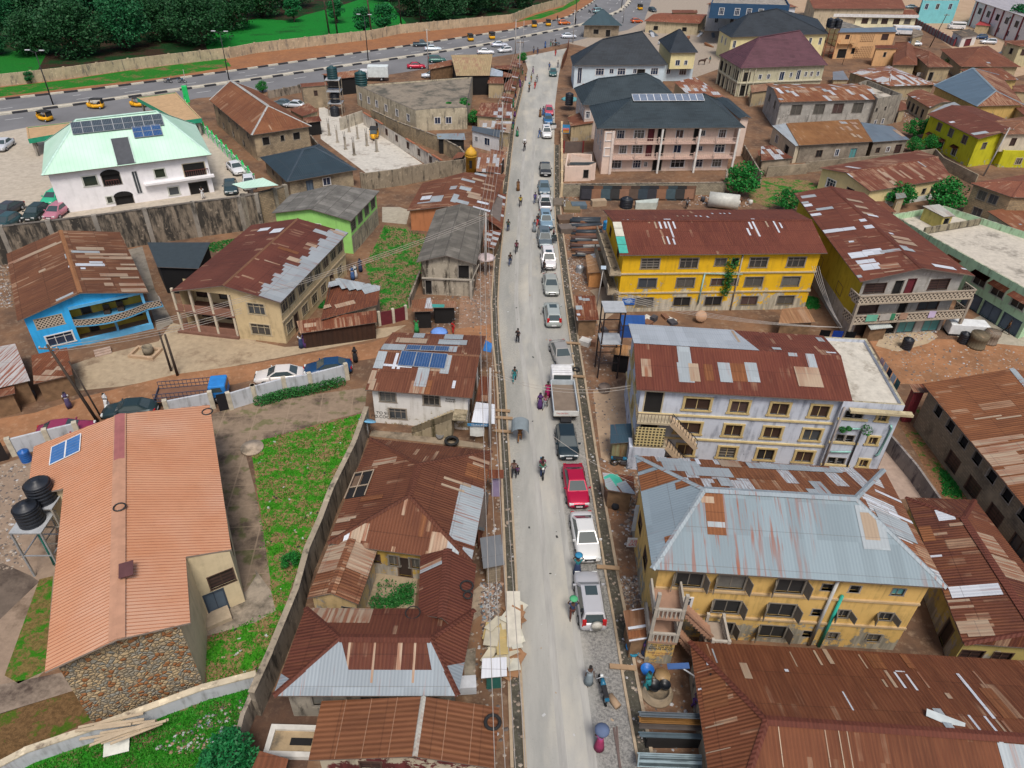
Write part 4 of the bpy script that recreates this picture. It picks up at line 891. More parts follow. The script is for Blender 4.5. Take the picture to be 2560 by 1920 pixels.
for pp,qq in((c1,c0),(c0,c3),(c3,c4),(c4,a0)):
 h0=min(zr_at(pp),zr_at(qq));facade(b,pp,qq,0,h0,row((.2,.5,.8),1.5,1.2,1.2,'n'),OH)
 b.poly([V((pp.x,pp.y,h0)),V((qq.x,qq.y,h0)),V((qq.x,qq.y,zr_at(qq))),V((pp.x,pp.y,zr_at(pp)))])
w1=at((13,2120,220));w2=at((13,1700,300));wq=V((Rt[2].x-.35,Rt[2].y+.2,0));wp=V((Rt[1].x-.3,Rt[1].y+.35,0))
e1=a1+(w1-a1)*0
in1=V((wp.x,wp.y,0));
w1=V((w1.x,w1.y,0));
in1=w1+(wp-wq)
for pp,qq,W_ in((a1,in1,[]),(in1,w1,[(.22,.05,1.25,2.0,'g'),(.62,2.3,1.6,1.2,'n')]),(w1,c1,row((.2,.4,.6,.8),2.0,1.3,1.2,'n'))):
 h0=min(zr_at(pp),zr_at(qq))-.02;facade(b,pp,qq,0,h0,W_,OH)
 b.poly([V((pp.x,pp.y,h0)),V((qq.x,qq.y,h0)),V((qq.x,qq.y,zr_at(qq))),V((pp.x,pp.y,zr_at(pp)))])
b.build('wall',plaster((.68,.56,.36),.2),OH)
b=MB();b.box((in1+w1)/2*.0+in1*.78+w1*.22+V((0,-.6,0)),2.2,1.1,.35,math.atan2((w1-in1).y,(w1-in1).x));b.build('doorstep',slabs((.5,.4,.28),seed=50,amt=.2),OH)
HB=Bld();HB.planes=pln
solar(HB,(9,573,570),2.0,1.05,1,2,'blue solar panel of the pair on the salmon-orange hall roof','solar panels on the hall roof',blue=(.05,.16,.4),fr=m_white)
q,nrm=onroof(HB,(9,1098,1610),.1);b=MB();u=dd0=(rb[1]-rb[0]).normalized()
b.beam(q-u*.55,q+u*.55,.75,.05);tag(b.build('roof_sheet',plain((.12,.05,.05),.5)),'small dark brown sheet lying by the ridge of the salmon hall','metal sheet')
for i,px in enumerate(E(9,1800,248,1030,1075)):
 q,nrm=onroof(HB,px,.12);b=MB();b.tube([q+V((.35*math.cos(a*.524),.35*math.sin(a*.524),-.1*math.cos(a*.524)*0))for a in range(13)],.05,5,0,False)
 tag(b.build('tyre',plain((.03,.03,.03))),['small black ring lying at the back corner of the salmon hall roof','curved black hose lying across the ridge of the salmon hall'][i],'ring' if i==0 else 'hose')
# buildings, right of the street
def front_pts(B,i=0):
 P,Q=B.fp[i],B.fp[(i+1)%4];P,Q=V((P.x,P.y,0)),V((Q.x,Q.y,0));L=(Q-P).length;d=(Q-P)/L;n=V((-d.y,d.x,0));rz=math.atan2(d.y,d.x)
 return(lambda u,z,dd=0.:P+d*(u*L)+n*dd+V((0,0,z))),L,rz
def balusters(b,p,q,z,h=.75,step=.3,m=0,rail=.07,r=.05):
 L=(q-p).length;k=max(1,int(L/step));Z=V((0,0,z))
 for i in range(k+1):x=p.lerp(q,i/k)+Z;b.beam(x,x+V((0,0,h)),r,r,m)
 b.beam(p+Z+V((0,0,h)),q+Z+V((0,0,h)),rail,rail,m)
def drainpipe(B,pts,m,r=.07):
 b=MB();b.tube(pts,r,8);return b.build('drainpipe',m,B.root)
m_pipe=plain((.3,.5,.48),.5);m_greenpipe=plain((.03,.4,.3),.5)
m_yw=plaster((.76,.45,.014),.3,.4,(.52,.47,.36),dc=(.3,.17,.03),seed=1)
YB=bld('yellow_block','bright yellow three-storey block with peeling paint and maroon iron roof',E(7,932,546)+E(8,516,528,205,150)+E(7,790,155),7.2,1.25,'g',0,rust(40,(.15,.04,.03),(.19,.055,.035),.01),m_yw,oh=.5,W={'f':row((.14,.335,.69,.885),5.35,2.1,1.15,'l')+row((.14,.335,.69,.885),3.0,2.1,1.15,'L')+row((.14,.335,.5,.69,.885),.65,2.0,1.1,'L')+[(.495,5.6,1.3,.85,'L'),(.57,5.6,.8,.85,'o'),(.5,3.2,1.5,.8,'L'),(.59,3.2,.9,.8,'L')],'l':row((.25,.75),5.4,1.,1.,'n')+row((.5,),2.9,.9,1.8,'d')},patches=T(7,1240,285,.22,1.5,pt,1280,285,.25,1.6,pw,1325,285,.25,1.5,pw,1370,320,.22,3.6,pw,1400,285,.22,1.6,pw,1350,420,.22,1.6,pw,1400,430,.22,1.2,pw,1310,420,.2,1.6,pt,975,466,.5,.3,pg,965,245,.25,.6,pw,1060,245,.25,.7,pt,1100,255,3,.12,pt,1005,245,.2,.8,pw,1340,238,.9,.5,pw,1590,210,.25,.6,pw,1630,212,.25,.6,pw,1690,215,.25,.9,pw,1730,187,.25,.6,pw,1800,187,.22,.6,pw,1835,187,.22,.6,pw,1880,187,.22,.6,pw,1430,210,.2,.6,pt,1480,210,.2,.6,pt,1520,210,.2,.6,pt,2060,290,.25,1.5,pw,2110,320,.25,3.2,pw,2045,345,.25,1.5,pw,2200,275,.22,1.5,pt,880,420,1.2,.9,pg,2080,235,.5,.4,pw)+T(8,70,300,.22,2.6,pw,110,290,.22,1.2,pw),cap=1,capm=rust(41,(.13,.035,.026),(.16,.045,.03),0.),band=(plain((.5,.42,.28)),(4.75,2.4)),walls=(1,1,1,1))
A_,B_,C_,D_=YB.Q;F,nn=YB.planes[0];R1,R2=YB.ridge;b=MB()
for i,mm in enumerate((0,0,1,1)):
 a,c=lerp(R1,A_,i/4*.96),lerp(R1,A_,(i+.96)/4*.96);e=(B_-A_).normalized()*.95;b.poly([x+nn*.04 for x in(a,c,c+e,a+e)],mm)
b.build('edge_sheets',[plain((.62,.6,.5)),plain((.07,.42,.34))],YB.root)
pf,L,rz=front_pts(YB)
drainpipe(YB,[pf(.425,4.7,-.12),pf(.42,1.0,-.12)],m_pipe,.09);drainpipe(YB,[pf(.6,7,-.12),pf(.6,.1,-.12)],plain((.4,.36,.3)),.08);drainpipe(YB,[pf(.42,4.75,-.18),pf(.62,4.6,-.18)],m_pipe,.05)
pl_,Ll,rl=front_pts(YB,3);b=MB()
for z in(2.4,4.75):b.prism([tuple(pl_(u,0,v).xy)for u,v in((.05,-1.3),(1.02,-1.3),(1.02,0),(.05,0))],z-.15,z);b.beam(pl_(.05,z+.45,-1.25),pl_(1.02,z+.45,-1.25),.12,.9)
b.build('side_gallery',oldwall((.34,.28,.2),seed=10),YB.root)
s_=MB();c_=pf(.055,.95,-.09);s_.box(c_,1.45,.05,.8,rz);sg=s_.build('painted_notice',plain((.02,.12,.45)),YB.root)
s_=MB()
for k,w_ in enumerate((.4,.8,.95,.75,.45)):s_.box(pf(.055,1.6-k*.11,-.13),w_,.02,.055,rz)
s_.build('notice_lines',plain((.4,.55,.75)),YB.root)
def leaves(name,cs,n,size,m,seed=1,parent=None,flat=1.):
 """many small leaves in clumps; cs = (centre, radius)"""
 rnd=random.Random(seed);b=MB()
 for c,r in cs:
  for _ in range(n):
   while True:
    p=V((rnd.uniform(-1,1),rnd.uniform(-1,1),rnd.uniform(-1,1)))
    if p.length<1:break
   p=p.normalized()*(p.length**.5);q=V(c)+V((p.x*r,p.y*r,p.z*r*flat));u=V((rnd.gauss(0,1),rnd.gauss(0,1),rnd.gauss(0,.6))).normalized()
   v=(u.cross(V((rnd.gauss(0,1),rnd.gauss(0,1),rnd.gauss(0,1))))).normalized();s=size*rnd.uniform(.6,1.3)
   b.poly([q-u*s,q+v*s*.5,q+u*s,q-v*s*.5])
 return b.build(name,m,parent)
lm1,lm2,lm3=leafm((.015,.09,.02),(.03,.16,.03)),leafm((.012,.055,.02),(.022,.1,.03)),leafm((.012,.12,.02),(.02,.2,.03))
cs=[(pf(.55+.012*math.sin(i*2.1),6.3-i*.33,-.2),.38+.2*(i<5))for i in range(13)]
tag(leaves('creeper',cs,90,.11,lm1,3),'green creeper hanging down the yellow block wall along a pipe','plant')
GB=bld('balcony_block','grey and yellow three-storey block with two lattice balconies under a patched maroon roof',E(8,800,776,1790,724,830,5,225,10),7.0,1.2,'g',1,rust(42,(.15,.042,.03),(.2,.06,.036),.05),oldwall((.42,.4,.37),(.2,.18,.15),11,.3),oh=.7,cap=1,capm=rust(41,(.13,.035,.026),(.16,.045,.03),0.),W={'f':[(.14,5.2,2.4,1.1,'n'),(.37,4.7,1.1,1.8,'o'),(.49,4.7,1.,1.9,'r'),(.78,5.2,2.3,1.2,'n'),(.14,2.8,2.4,1.1,'n'),(.5,2.4,1.1,1.8,'o'),(.76,2.8,2.4,1.1,'n'),(.15,.05,1.6,1.9,'d'),(.42,.05,2.2,1.9,'o'),(.62,.05,2.,1.9,'D'),(.88,.05,2.,1.9,'D')],'l':row((.1,.3,.5,.7,.9),5.2,1.6,1.1,'o')+row((.2,.5,.8),2.8,1.6,1.1,'n')},patches=T(8,350,38,1.0,2.,pg,295,97,.8,1.8,pg,310,120,.9,2.2,pw,385,200,.8,2.2,pw,490,145,.8,2.2,pg,545,338,1.,2.1,pw,680,322,.9,2.1,pw,735,75,.8,3.,pt,800,130,.8,2.2,pt,850,185,.8,2.4,pt,905,205,.6,1.6,pw,860,240,.8,2.,pw,890,300,1.,1.6,pw,960,320,.8,2.,pw,775,545,1.5,1.9,pw,910,520,1.5,2.1,pw,1060,510,.7,2.4,pg,845,600,.9,2.1,pw,890,645,1.5,2.2,pw,1050,640,1.2,2.2,pt,1150,400,.9,2.6,pt,1190,440,1.2,2.8,pt,1130,470,.8,2.6,pg,1180,495,.8,2.6,pg,1520,650,.8,3.,pw,1695,665,.4,.8,pw,1065,360,.5,.6,pw,790,730,.6,.5,pg,720,430,.4,.6,pw,1090,685,.3,2.2,pt,360,170,.3,2.,pt))
facing(GB,'l',plaster((.5,.38,.03),.35),name='painted_side',z0=2.4)
pf,L,rz=front_pts(GB)
for z in(2.35,4.7):
 b=MB();b.prism([tuple(pf(u,0,v).xy)for u,v in((-.06,-1.2),(1.1,-1.2),(1.1,0),(-.06,0))],z-.18,z);b.build('balcony_slab',plain((.4,.34,.26),.9),GB.root)
 b=MB()
 for p,q in((pf(-.06,z,-1.15),pf(1.1,z,-1.15)),(pf(1.1,z,-1.15),pf(1.1,z,.6)),(pf(-.06,z,.6),pf(-.06,z,-1.15))):
  Z=V((0,0,.85));b.poly([p,q,q+Z,p+Z]);b.beam(p+Z,q+Z,.14,.1,1)
 b.build('balustrade',[lattice((.46,.4,.31),.46,(.07,.055,.045)),plain((.38,.32,.25),.9)],GB.root)
b=MB()
for u in(-.05,1.09):
 b.box(pf(u,0,-1.1),.28,.28,4.6,rz)
b.build('column',plain((.36,.31,.25),.9),GB.root)
for u,w_,col in((.13,1.3,(.14,.42,.3)),(.27,1.4,(.4,.38,.34)),(.34,.5,(.03,.2,.1)),(.45,.9,(.35,.22,.15)),(.74,.8,(.5,.42,.6))):
 b=MB();p=pf(u,2.45+.1,-1.27);d_=pf(1,0)-pf(0,0);d_.normalize();b.poly([p-d_*w_/2,p+d_*w_/2,p+d_*w_/2+V((0,.04,.75)),p-d_*w_/2+V((0,.04,.8))])
 tag(b.build('laundry',plain(col,.9)),{(.14,.42,.3):'mint green cloth',(.4,.38,.34):'large grey sheet',(.03,.2,.1):'small dark green cloth',(.35,.22,.15):'brown cloth',(.5,.42,.6):'lilac striped towel'}[col]+' drying over the lower lattice balcony rail','laundry','laundry on the lattice balcony')
shed('shop_awning','pale tin awning leaning below the lattice balcony beside green shop doors',E(8,890,1190,1080,1170,1010,1090,830,1100),[1.6,1.6,2.3,2.3],galv((.4,.44,.42),15,.2),m_wood)
m_mint=plaster((.42,.62,.4),.5,dc=(.12,.13,.08),seed=5)
FG=bld('mint_block','mint green flat-roofed block with a white terrace and shop shutters',E(8,1065,192,2350,905,3100,620,1520,118),5.2,t='f',wall=m_mint,ph=.8,floor=slabs((.55,.5,.42),(.2,.18,.15),41,amt=.42),copem=oldwall((.4,.42,.3),(.08,.08,.06),12,.6),W={'f':[(.685,2.9,1.8,1.0,'h'),(.8,2.9,1.8,1.0,'h'),(.92,2.9,1.8,1.0,'h'),(.69,.1,2.3,1.7,'g'),(.81,.1,2.3,1.7,'g'),(.93,.1,2.3,1.7,'g'),(.5,2.9,1.6,1,'h'),(.3,2.9,1.6,1.,'h')]})
b=MB();b.beam(at((8,1350,335),4.9),at((8,1830,255),4.9),.25,.8);b.build('cross_wall',oldwall((.3,.26,.18),(.06,.05,.04),13,.6),FG.root)
bld('roof_hut','small yellow stair hut with flat tin top on the mint block roof',E(8,1520,215,1620,205,1480,105,1335,120),6.2,0,'m',0,galv((.5,.48,.42),21,.5),plaster((.55,.45,.14),.5),z0=4.4,oh=.2,W={'f':[(.5,.1,.8,1.3,'o')]},cat='hut')
m_wg=plaster((.54,.58,.66),.5,.14,(.2,.22,.26),dc=(.2,.22,.27),seed=7)
wy=plain((.62,.5,.26))
WB=bld('white_block','whitewashed three-storey block with yellow window frames and part-silver iron roof',E(11,1075,50)+E(12,732,152)+E(8,480,1242)+E(7,1005,1140),7.5,1.1,'g',0,rust(43,(.15,.04,.03),(.19,.055,.035),.03),m_wg,oh=.45,W={'f':[(.29,5.55,2.2,1.15,'b'),(.5,5.5,1.6,1.15,'b'),(.7,5.5,1.6,1.15,'b'),(.9,5.5,1.6,1.15,'b'),(.27,3.1,2.2,1.15,'b'),(.5,3.1,1.6,1.15,'b'),(.7,3.1,1.6,1.15,'b'),(.9,3.1,1.6,1.15,'b'),(.5,.75,1.6,1.15,'b'),(.7,.75,1.6,1.15,'b'),(.9,.75,1.6,1.15,'b'),(.28,.75,1.6,1.15,'b'),(.07,5.05,1.5,2.0,'v'),(.07,2.7,1.5,1.9,'v')],'l':row((.3,.7),5.5,1.2,1.1,'b')+row((.3,.7),3.,1.2,1.1,'b')},band=(wy,(4.95,2.55)),patches=T(7,1470,1460,.6,4.2,pw,1490,1430,1.2,3.,pg,1500,1560,1.4,2.4,pg,1575,1560,.9,2.2,pt,1160,1520,.9,2.2,pt,1840,1560,1.1,2.4,pg,2075,1560,1.1,2.4,pg,1930,1250,.25,3.4,pt,1990,1310,.25,2,pt,1960,1275,1.8,.12,pt,1700,1560,.8,2.,pd,1960,1560,1.6,2.2,pd)+T(8,75,1355,.8,.6,pg,210,1398,.8,.7,pg,380,1480,.8,2.4,pg,350,1600,2.2,2.4,pt,545,1388,.9,.3,pw,300,1220,.5,1,pt,450,1275,.6,1.2,pg))
F,nn=WB.planes[1];A_,B_,C_,D_=WB.Q;R1,R2=WB.ridge;b=MB();k=.56
b.poly([x+nn*.04 for x in(R1+(A_-R1)*.04,lerp(R1,R2,.03),lerp(R1,R2,k+.05),lerp(D_,C_,k-.02),D_)][1:]+[R1+nn*.04]);b.build('new_silver_sheets',galv((.42,.46,.5),33,.0,.2),WB.root)
pf,L,rz=front_pts(WB)
for z in(5.0,2.6):
 b=MB();b.prism([tuple(pf(u,0,v).xy)for u,v in((-.01,-1.3),(.16,-1.3),(.16,0),(-.01,0))],z-.2,z);b.build('landing',plain((.45,.38,.26),.9),WB.root)
 b=MB()
 for p,q in((pf(-.01,z,-1.25),pf(.16,z,-1.25)),(pf(-.01,z,-.1),pf(-.01,z,-1.25))):balusters(b,p,q,0,.8,.25,0,.06,.035)
 b.build('landing_rail',plain((.22,.17,.12),.7),WB.root)
b=MB();b.box(pf(.065,0,-.75),2.9,1.2,2.4,rz);b.build('stair_base',m_wg,WB.root)
b=MB();b.box(pf(.065,2.62,-1.32),2.3,.06,1.9,rz);b.build('pierced_screen',lattice((.55,.45,.22),.28,(.06,.05,.03),False),WB.root)
for z0_,z1_,ua,ub in((2.5,5.0,.31,.16),(0.,2.5,.3,.16)):
 b=MB();N_=11
 for i in range(N_):
  t=(i+.5)/N_;b.box(pf(ua+(ub-ua)*t,z0_+(z1_-z0_)*t,-.85),(ua-ub)*L/N_+.05,1.0,.22,rz)
 b.beam(pf(ua,z0_+.1,-1.36),pf(ub,z1_+.05,-1.36),.1,.35);b.build('stair_flight',plain((.48,.36,.24),.9),WB.root)
 b=MB();k=9
 for i in range(k+1):t=i/k;x=pf(ua+(ub-ua)*t,z0_+(z1_-z0_)*t+.2,-1.36);b.beam(x,x+V((0,0,.8)),.035)
 b.beam(pf(ua,z0_+1.0,-1.36),pf(ub,z1_+1.0,-1.36),.05);b.build('stair_rail',m_dkmetal,WB.root)
TB=bld('terrace_wing','flat-terraced end wing of the whitewashed block with small paired windows and green pipes',E(12,655,148,1185,185)+E(8,850,1268,470,1248),7.5,t='f',wall=m_wg,ph=.3,floor=slabs((.58,.54,.46),(.2,.17,.13),43,amt=.35),copem=oldwall((.45,.4,.28),(.1,.08,.06),14,.5),W={'f':[(.17,6.,.7,.6,'o'),(.33,6.,.7,.6,'o'),(.72,5.9,.9,.75,'b'),(.17,3.6,.7,.6,'o'),(.33,3.6,.7,.6,'o'),(.72,3.5,.9,.75,'b'),(.17,1.2,.7,.6,'o'),(.33,1.2,.7,.6,'o'),(.72,1.1,.9,.75,'b')]})
TB.fp=TB.Q;pf,L,rz=front_pts(TB)
for z in(5.75,3.35,.95):b=MB();b.box(pf(.25,z,-.06),2.3,.1,.18,rz);b.build('sill',wy,TB.root)
b=MB();b.prism([tuple(pf(u,0,v).xy)for u,v in((.1,-.7),(1.12,-.7),(1.12,-.21),(.1,-.21))],6.9,7.1);b.build('cornice',oldwall((.5,.42,.26),(.1,.08,.06),15,.3),TB.root)
drainpipe(TB,[pf(.9,5.6,-.12),pf(.93,5.3,-.12),pf(.9,2.6,-.12),pf(.86,2.4,-.12)],plain((.3,.58,.52),.5),.09);drainpipe(TB,[pf(.04,7.,-.12),pf(.04,0,-.12)],plain((.34,.3,.28),.8),.09)
for z in(4.9,2.5,.3):drainpipe(TB,[pf(.08,z,-.15),pf(.42,z+.15,-.15)],plain((.3,.58,.52),.5),.07)
drainpipe(TB,[pf(.46,4.9,-.12),pf(.46,.2,-.12)],m_dkmetal,.07)
tag(leaves('wall_shrub',[(pf(.5,5.2,-.5),.45),(pf(.12,4.95,-.3),.25),(pf(.22,5.1,-.3),.2)],120,.1,lm1,4),'small shrub growing out of the whitewashed block wall','plant')
m_gd=plaster((.66,.43,.14),.55,.3,(.36,.33,.26),dc=(.3,.2,.07),seed=9)
rs_,gs_=rust(44,(.19,.065,.035),(.3,.11,.05),.1,.22),galv((.23,.29,.32),34,.36,.2)
OB=bld('golden_block','golden-yellow three-storey block with open shutters under a huge silver and rust hip roof',E(11,1213,1600)+E(16,1548,103)+E(12,1003,738)+E(11,1066,618),7.0,1.9,'h',0,rs_,m_gd,oh=.55,cap=1,capm=galv((.3,.35,.38),35,.2),fmats=[gs_,rs_,galv((.25,.31,.35),36,.08,.2),rust(45,(.2,.07,.04),(.28,.1,.05),.2,.3)],rdg=((11,1660,900),(12,770,1012)),W={'f':[(.12,5.,1.7,1.2,'t'),(.28,5.,1.7,1.2,'t'),(.5,5.,1.7,1.2,'t'),(.64,5.4,.8,.6,'o'),(.74,5.4,.7,.6,'o'),(.9,5.4,.8,.6,'D'),(.1,2.7,1.7,1.2,'w'),(.29,2.7,1.7,1.2,'t'),(.5,2.7,1.7,1.2,'t'),(.64,3.,.7,.6,'o'),(.74,3.,.7,.7,'t'),(.9,3.,.9,.7,'t'),(.29,.6,1.7,1.1,'t'),(.5,.5,1.7,1.2,'t'),(.64,.8,.7,.6,'o'),(.74,.8,.7,.6,'L'),(.9,.8,.9,.7,'L')],'l':row((.2,.5,.8),5,1.3,1.1,'n')+row((.25,.6),2.6,1.3,1.1,'n')},patches=T(11,1750,1070,1.3,4.0,pd,1690,1000,.9,.5,pt,1765,1215,1.2,.4,pg,1650,690,.7,1.5,pd,1600,665,.3,1.6,pw,1220,650,.3,1.6,pd,1880,690,1.6,1.5,pt,1840,850,.9,1.6,pg,1960,760,5.2,2.6,pd,1480,710,3.2,2.2,pg,1700,760,3.4,1.8,pg,1370,660,2.,.8,pg,1930,670,1.,1.6,pd,1790,890,1.,1.2,pd)+T(11,1180,720,.35,7,pd,1250,760,.35,6,pd,1200,860,.9,7,pd,1180,680,.7,3.4,pd,1330,800,1.4,6,pd,1500,860,.7,1.5,pd)+T(12,450,900,.9,2.4,pg,400,930,1.,.8,pg,100,720,5,1.2,pg,400,740,4,1,pg,930,1030,.25,2.4,pw,1060,980,.25,3.,pw,1180,1170,.3,3.,pw,900,1240,1.8,3.2,pg,880,1230,1.,2,pt,1100,1230,2.,3.,pg)+T(11,1355,1600-245,.8,.5,pd))
pf,L,rz=front_pts(OB)
drainpipe(OB,[pf(.66,6.6,-.14),pf(.66,.2,-.14)],plain((.5,.5,.48),.6),.1);drainpipe(OB,[pf(.7,5.2,-.14),pf(.7,.1,-.14)],m_greenpipe,.1)
for z in(4.75,2.35):b=MB();b.beam(pf(0,z,-.05),pf(1,z,-.05),.14,.16);b.build('string_course',plain((.5,.36,.2),.9),OB.root)
for z in(2.4,4.7):
 b=MB();b.prism([tuple(pf(u,0,v).xy)for u,v in((-.02,-2.2),(.09,-2.2),(.09,0),(-.02,0))],z-.2,z,0);b.build('balcony_floor',plain((.36,.22,.15),.9),OB.root)
 b=MB();balusters(b,pf(-.02,z,-2.15),pf(.09,z,-2.15),0,.75,.22,0,.14,.09);balusters(b,pf(.09,z,-2.15),pf(.09,z,-.1),0,.75,.22,0,.12,.09);balusters(b,pf(-.02,z,0),pf(-.02,z,-2.15),0,.75,.22,0,.12,.09)
 b.build('balustrade',plain((.42,.38,.32),.9),OB.root)
b=MB();b.box(pf(.035,0,-1.1),.11*L-.1,2.0,2.2,rz);b.build('porch_wall',m_gd,OB.root)
b=MB()
for u in(-.015,.085):b.box(pf(u,2.4,-2.1),.2,.2,4.4,rz)
b.build('column',plain((.4,.36,.3),.9),OB.root)
text('THIS HOUSE IS\nNOT FOR SALE\nBEWARE OF 419',pf(.035,1.75,-2.13),.2,rz,m_ink,parent=OB.root);text('THIS HOUSE\n4 SALE',pf(.03,1.0,-2.13),.24,rz,plain((.42,.22,.1)),parent=OB.root)
for z0_,z1_,ua,ub in((2.5,4.7,.22,.1),(0.3,2.4,.19,.1)):
 b=MB();N_=10
 for i in range(N_):t=(i+.5)/N_;b.box(pf(ua+(ub-ua)*t,z0_+(z1_-z0_)*t-.1,-1.5),(ua-ub)*L/N_+.05,1.0,.24,rz)
 b.beam(pf(ua,z0_+.55,-2.03),pf(ub,z1_+.5,-2.03),.1,.1);b.build('stair_flight',plain((.34,.19,.12),.9),OB.root)
b=MB();b.box(pf(.245,2.2,-1.5),1.5,1.9,.2,rz);b.build('stair_landing',plain((.35,.28,.22),.9),OB.root)
b=MB();c_=[pf(.215,2.4,-2.4),pf(.275,2.4,-2.4),pf(.275,2.4,-.6)]
balusters(b,c_[0],c_[1],0,.75,.2,0,.14,.09);balusters(b,c_[1],c_[2],0,.75,.2,0,.14,.09)
for c in c_+[pf(.215,2.4,-.6)]:b.box(c-V((0,0,2.4)),.18,.18,3.3,rz)
b.build('landing_balustrade',plain((.42,.38,.32),.9),OB.root)
bld('mottled_house','long low house with mottled brown iron roof behind the golden block',E(16,1690,582,2800,660)+E(12,1790,1000,1188,978),3.0,1.4,'h',1,rust(46,(.125,.038,.028),(.22,.075,.035),.05),plaster((.5,.4,.14),.5,.3),oh=.4,cap=1,capm=rust(41,(.13,.035,.026),(.16,.045,.03),0.),hip=(.2,3.),patches=T(12,1530,1130,1.2,1.2,pw,1450,1300,.3,1.6,pt,1230,1100,1.6,1.2,pd,1270,1200,1.6,1.,pd,1330,1300,1.6,1.6,pd,1440,1490,.2,1.,pw,1900,1380,2.2,2.6,pt,2090,1600,2.2,2.6,pt,1690,1210,.3,2,pt)+T(16,1790,130,1.,3.2,pw,1570,140,.4,2.6,pd,1640,270,.2,2,pt,1650,450,.25,1.6,pt,1580,220,.2,2.4,pt,1780,440,1.,2.,pt,1830,480,.8,1.6,pt),W={'f':[(.1,.8,1.4,1.,'n'),(.4,.8,1.2,1,'n')],'l':[(.85,.05,1,1.9,'d')]})
bld('block_wall_house','long two-storey blockwork house with rust and cream striped iron roof beyond the mottled house',E(12,2750,1700,4000,1500)+E(8,2750,1640,1335,1655),4.4,1.5,'g',1,rust(47,(.2,.07,.035),(.28,.1,.045),.06),blocks((.3,.24,.16),seed=2),oh=.5,cap=1,capm=pg,W={'l':row((.1,.2,.3,.4,.5,.6,.7,.82,.94),2.9,1.1,.9,'o')+row((.3,.45,.6,.75,.9),.5,1.6,1.3,'n')},patches=T(12,1900,500,.7,3.2,pt,2060,470,.5,3.,pt,1960,560,.7,3.2,pt,2080,530,.5,3.,pt,1990,610,.6,3.,pt,2140,560,.6,3.,pt,2040,680,.7,3.,pt,2160,640,.6,3.,pt,2080,760,.7,3.2,pt,2190,720,.6,2.6,pt,2150,830,.9,3.,pt,2020,640,.4,3,pt,1900,290,.2,2.4,pt,2080,290,.2,2.2,pt))
BR=bld('wide_house','widest house of all with a streaky red-brown iron roof beside the steel bars',E(15,1800,2450)+E(16,3400,2800,2900,770)+E(15,1535,562),3.0,2.1,'h',0,rust(48,(.155,.048,.026),(.22,.075,.038),.035,per=.2),oldwall((.35,.3,.22),seed=16),oh=.4,cap=1,capm=rust(41,(.13,.035,.026),(.16,.045,.03),0.),rdg=((16,-10,1235),(16,2900,1440)),patches=T(16,1060,890,.2,1.6,pt,1140,900,.15,1.5,pw,1240,920,.15,1.5,pw,1140,828,.6,.12,pw,1010,930,.15,.7,pt,1530,1255,.5,2.,pg,1340,900,.12,1.5,pt,1710,940,.2,2.,pw,1870,1130,.2,2.,pw,1930,1010,.12,4,pt,1790,1280,.15,1.4,pw,1930,1290,.15,1.4,pw,2020,1310,.15,1.2,pt,2075,1320,.15,1.2,pt,430,710,.15,1.5,pt,520,700,.3,1.5,pt,690,1080,.1,1.6,pw,820,740,.1,1.4,pt,420,1290,1.,.2,pt,600,1300,1.2,.2,pt,1980,1100,.8,2.6,pd,100,1400,.06,3,pt,500,1400,.06,3,pt,620,1420,.06,3.5,pt,700,1450,.06,4,pt,220,720,.08,1.5,pt,2020,1460,.25,1.4,pg,2150,1620,1.6,2.,pg,1200,740,.4,1.4,pd,160,820,.25,.25,pw,1560,1040,.3,.5,pt,930,740,.9,1.5,pd)+T(15,1710,955,.12,1.6,pw,1750,1295,.08,1.2,pt,2020,820,.5,1.5,pt,1720,860,.3,.12,m_dark,1780,1510,.06,1.6,pt,1700,810,.06,1.6,pt,1750,1000,2.2,1.6,pd,1700,740,.5,.3,pw,1750,690,.1,1.4,pg,1700,640,.1,1.2,pt))
b=MB();b.prism([(-.9,-.25),(.9,-.3),(.9,.2),(-.9,.15)],0,.03);o=tag(b.build('loose_sheet',plain((.5,.55,.55))),'loose pale metal sheet lying askew on the widest streaky roof','metal sheet');q,nrm=onroof(BR,(16,1530,1250),.1);o.location=q;o.rotation_euler=(rad(12),0,-.45)
# buildings along and beyond the upper half
bk,bk2=slate((.016,.021,.027)),slate((.02,.03,.036),seed=2)
pink=plaster((.7,.55,.46),.15,seed=20);m_pinktrim=plain((.72,.7,.66))
PB=bld('pink_apartments','three-storey pink apartment block with white pillars and a dark slate-tiled roof',E(3,738,1112,2016,1102,1790,870,665,915),7.3,3.3,'h',0,bk2,pink,oh=1.25,cap=1,capm=bk2,rdg=((3,1050,820),(3,1680,820)),W={'f':[(.04,5.4,1.,1.2,'w'),(.13,5.4,1.3,1.2,'w'),(.27,5.4,1.8,1.25,'w'),(.36,4.95,1.,1.9,'r'),(.44,4.95,1.3,1.9,'o'),(.58,5.4,1.3,1.2,'s'),(.71,4.95,1.,1.9,'o'),(.76,5.7,.8,.8,'s'),(.91,5.4,1.3,1.2,'w'),(.04,3.,1.,1.2,'w'),(.16,3.,1.3,1.2,'w'),(.27,3.,1.8,1.25,'w'),(.36,2.5,1.,1.9,'r'),(.44,2.5,1.5,1.9,'o'),(.58,3.,1.3,1.2,'s'),(.71,2.5,1.1,1.9,'o'),(.76,3.3,.7,.7,'s'),(.91,3.,1.8,1.2,'w'),(.12,.6,1.8,1.3,'w'),(.28,.6,1.4,1.2,'w'),(.35,.8,.6,.7,'s'),(.44,.1,1.6,1.8,'o'),(.6,.6,2.4,1.2,'w'),(.76,.6,1.7,1.2,'w'),(.91,.6,1.7,1.2,'w')],'l':row((.2,.5,.8),5.4,1.2,1.2,'w')+row((.2,.5,.8),3,1.2,1.2,'w')})
pf,L,rz=front_pts(PB)
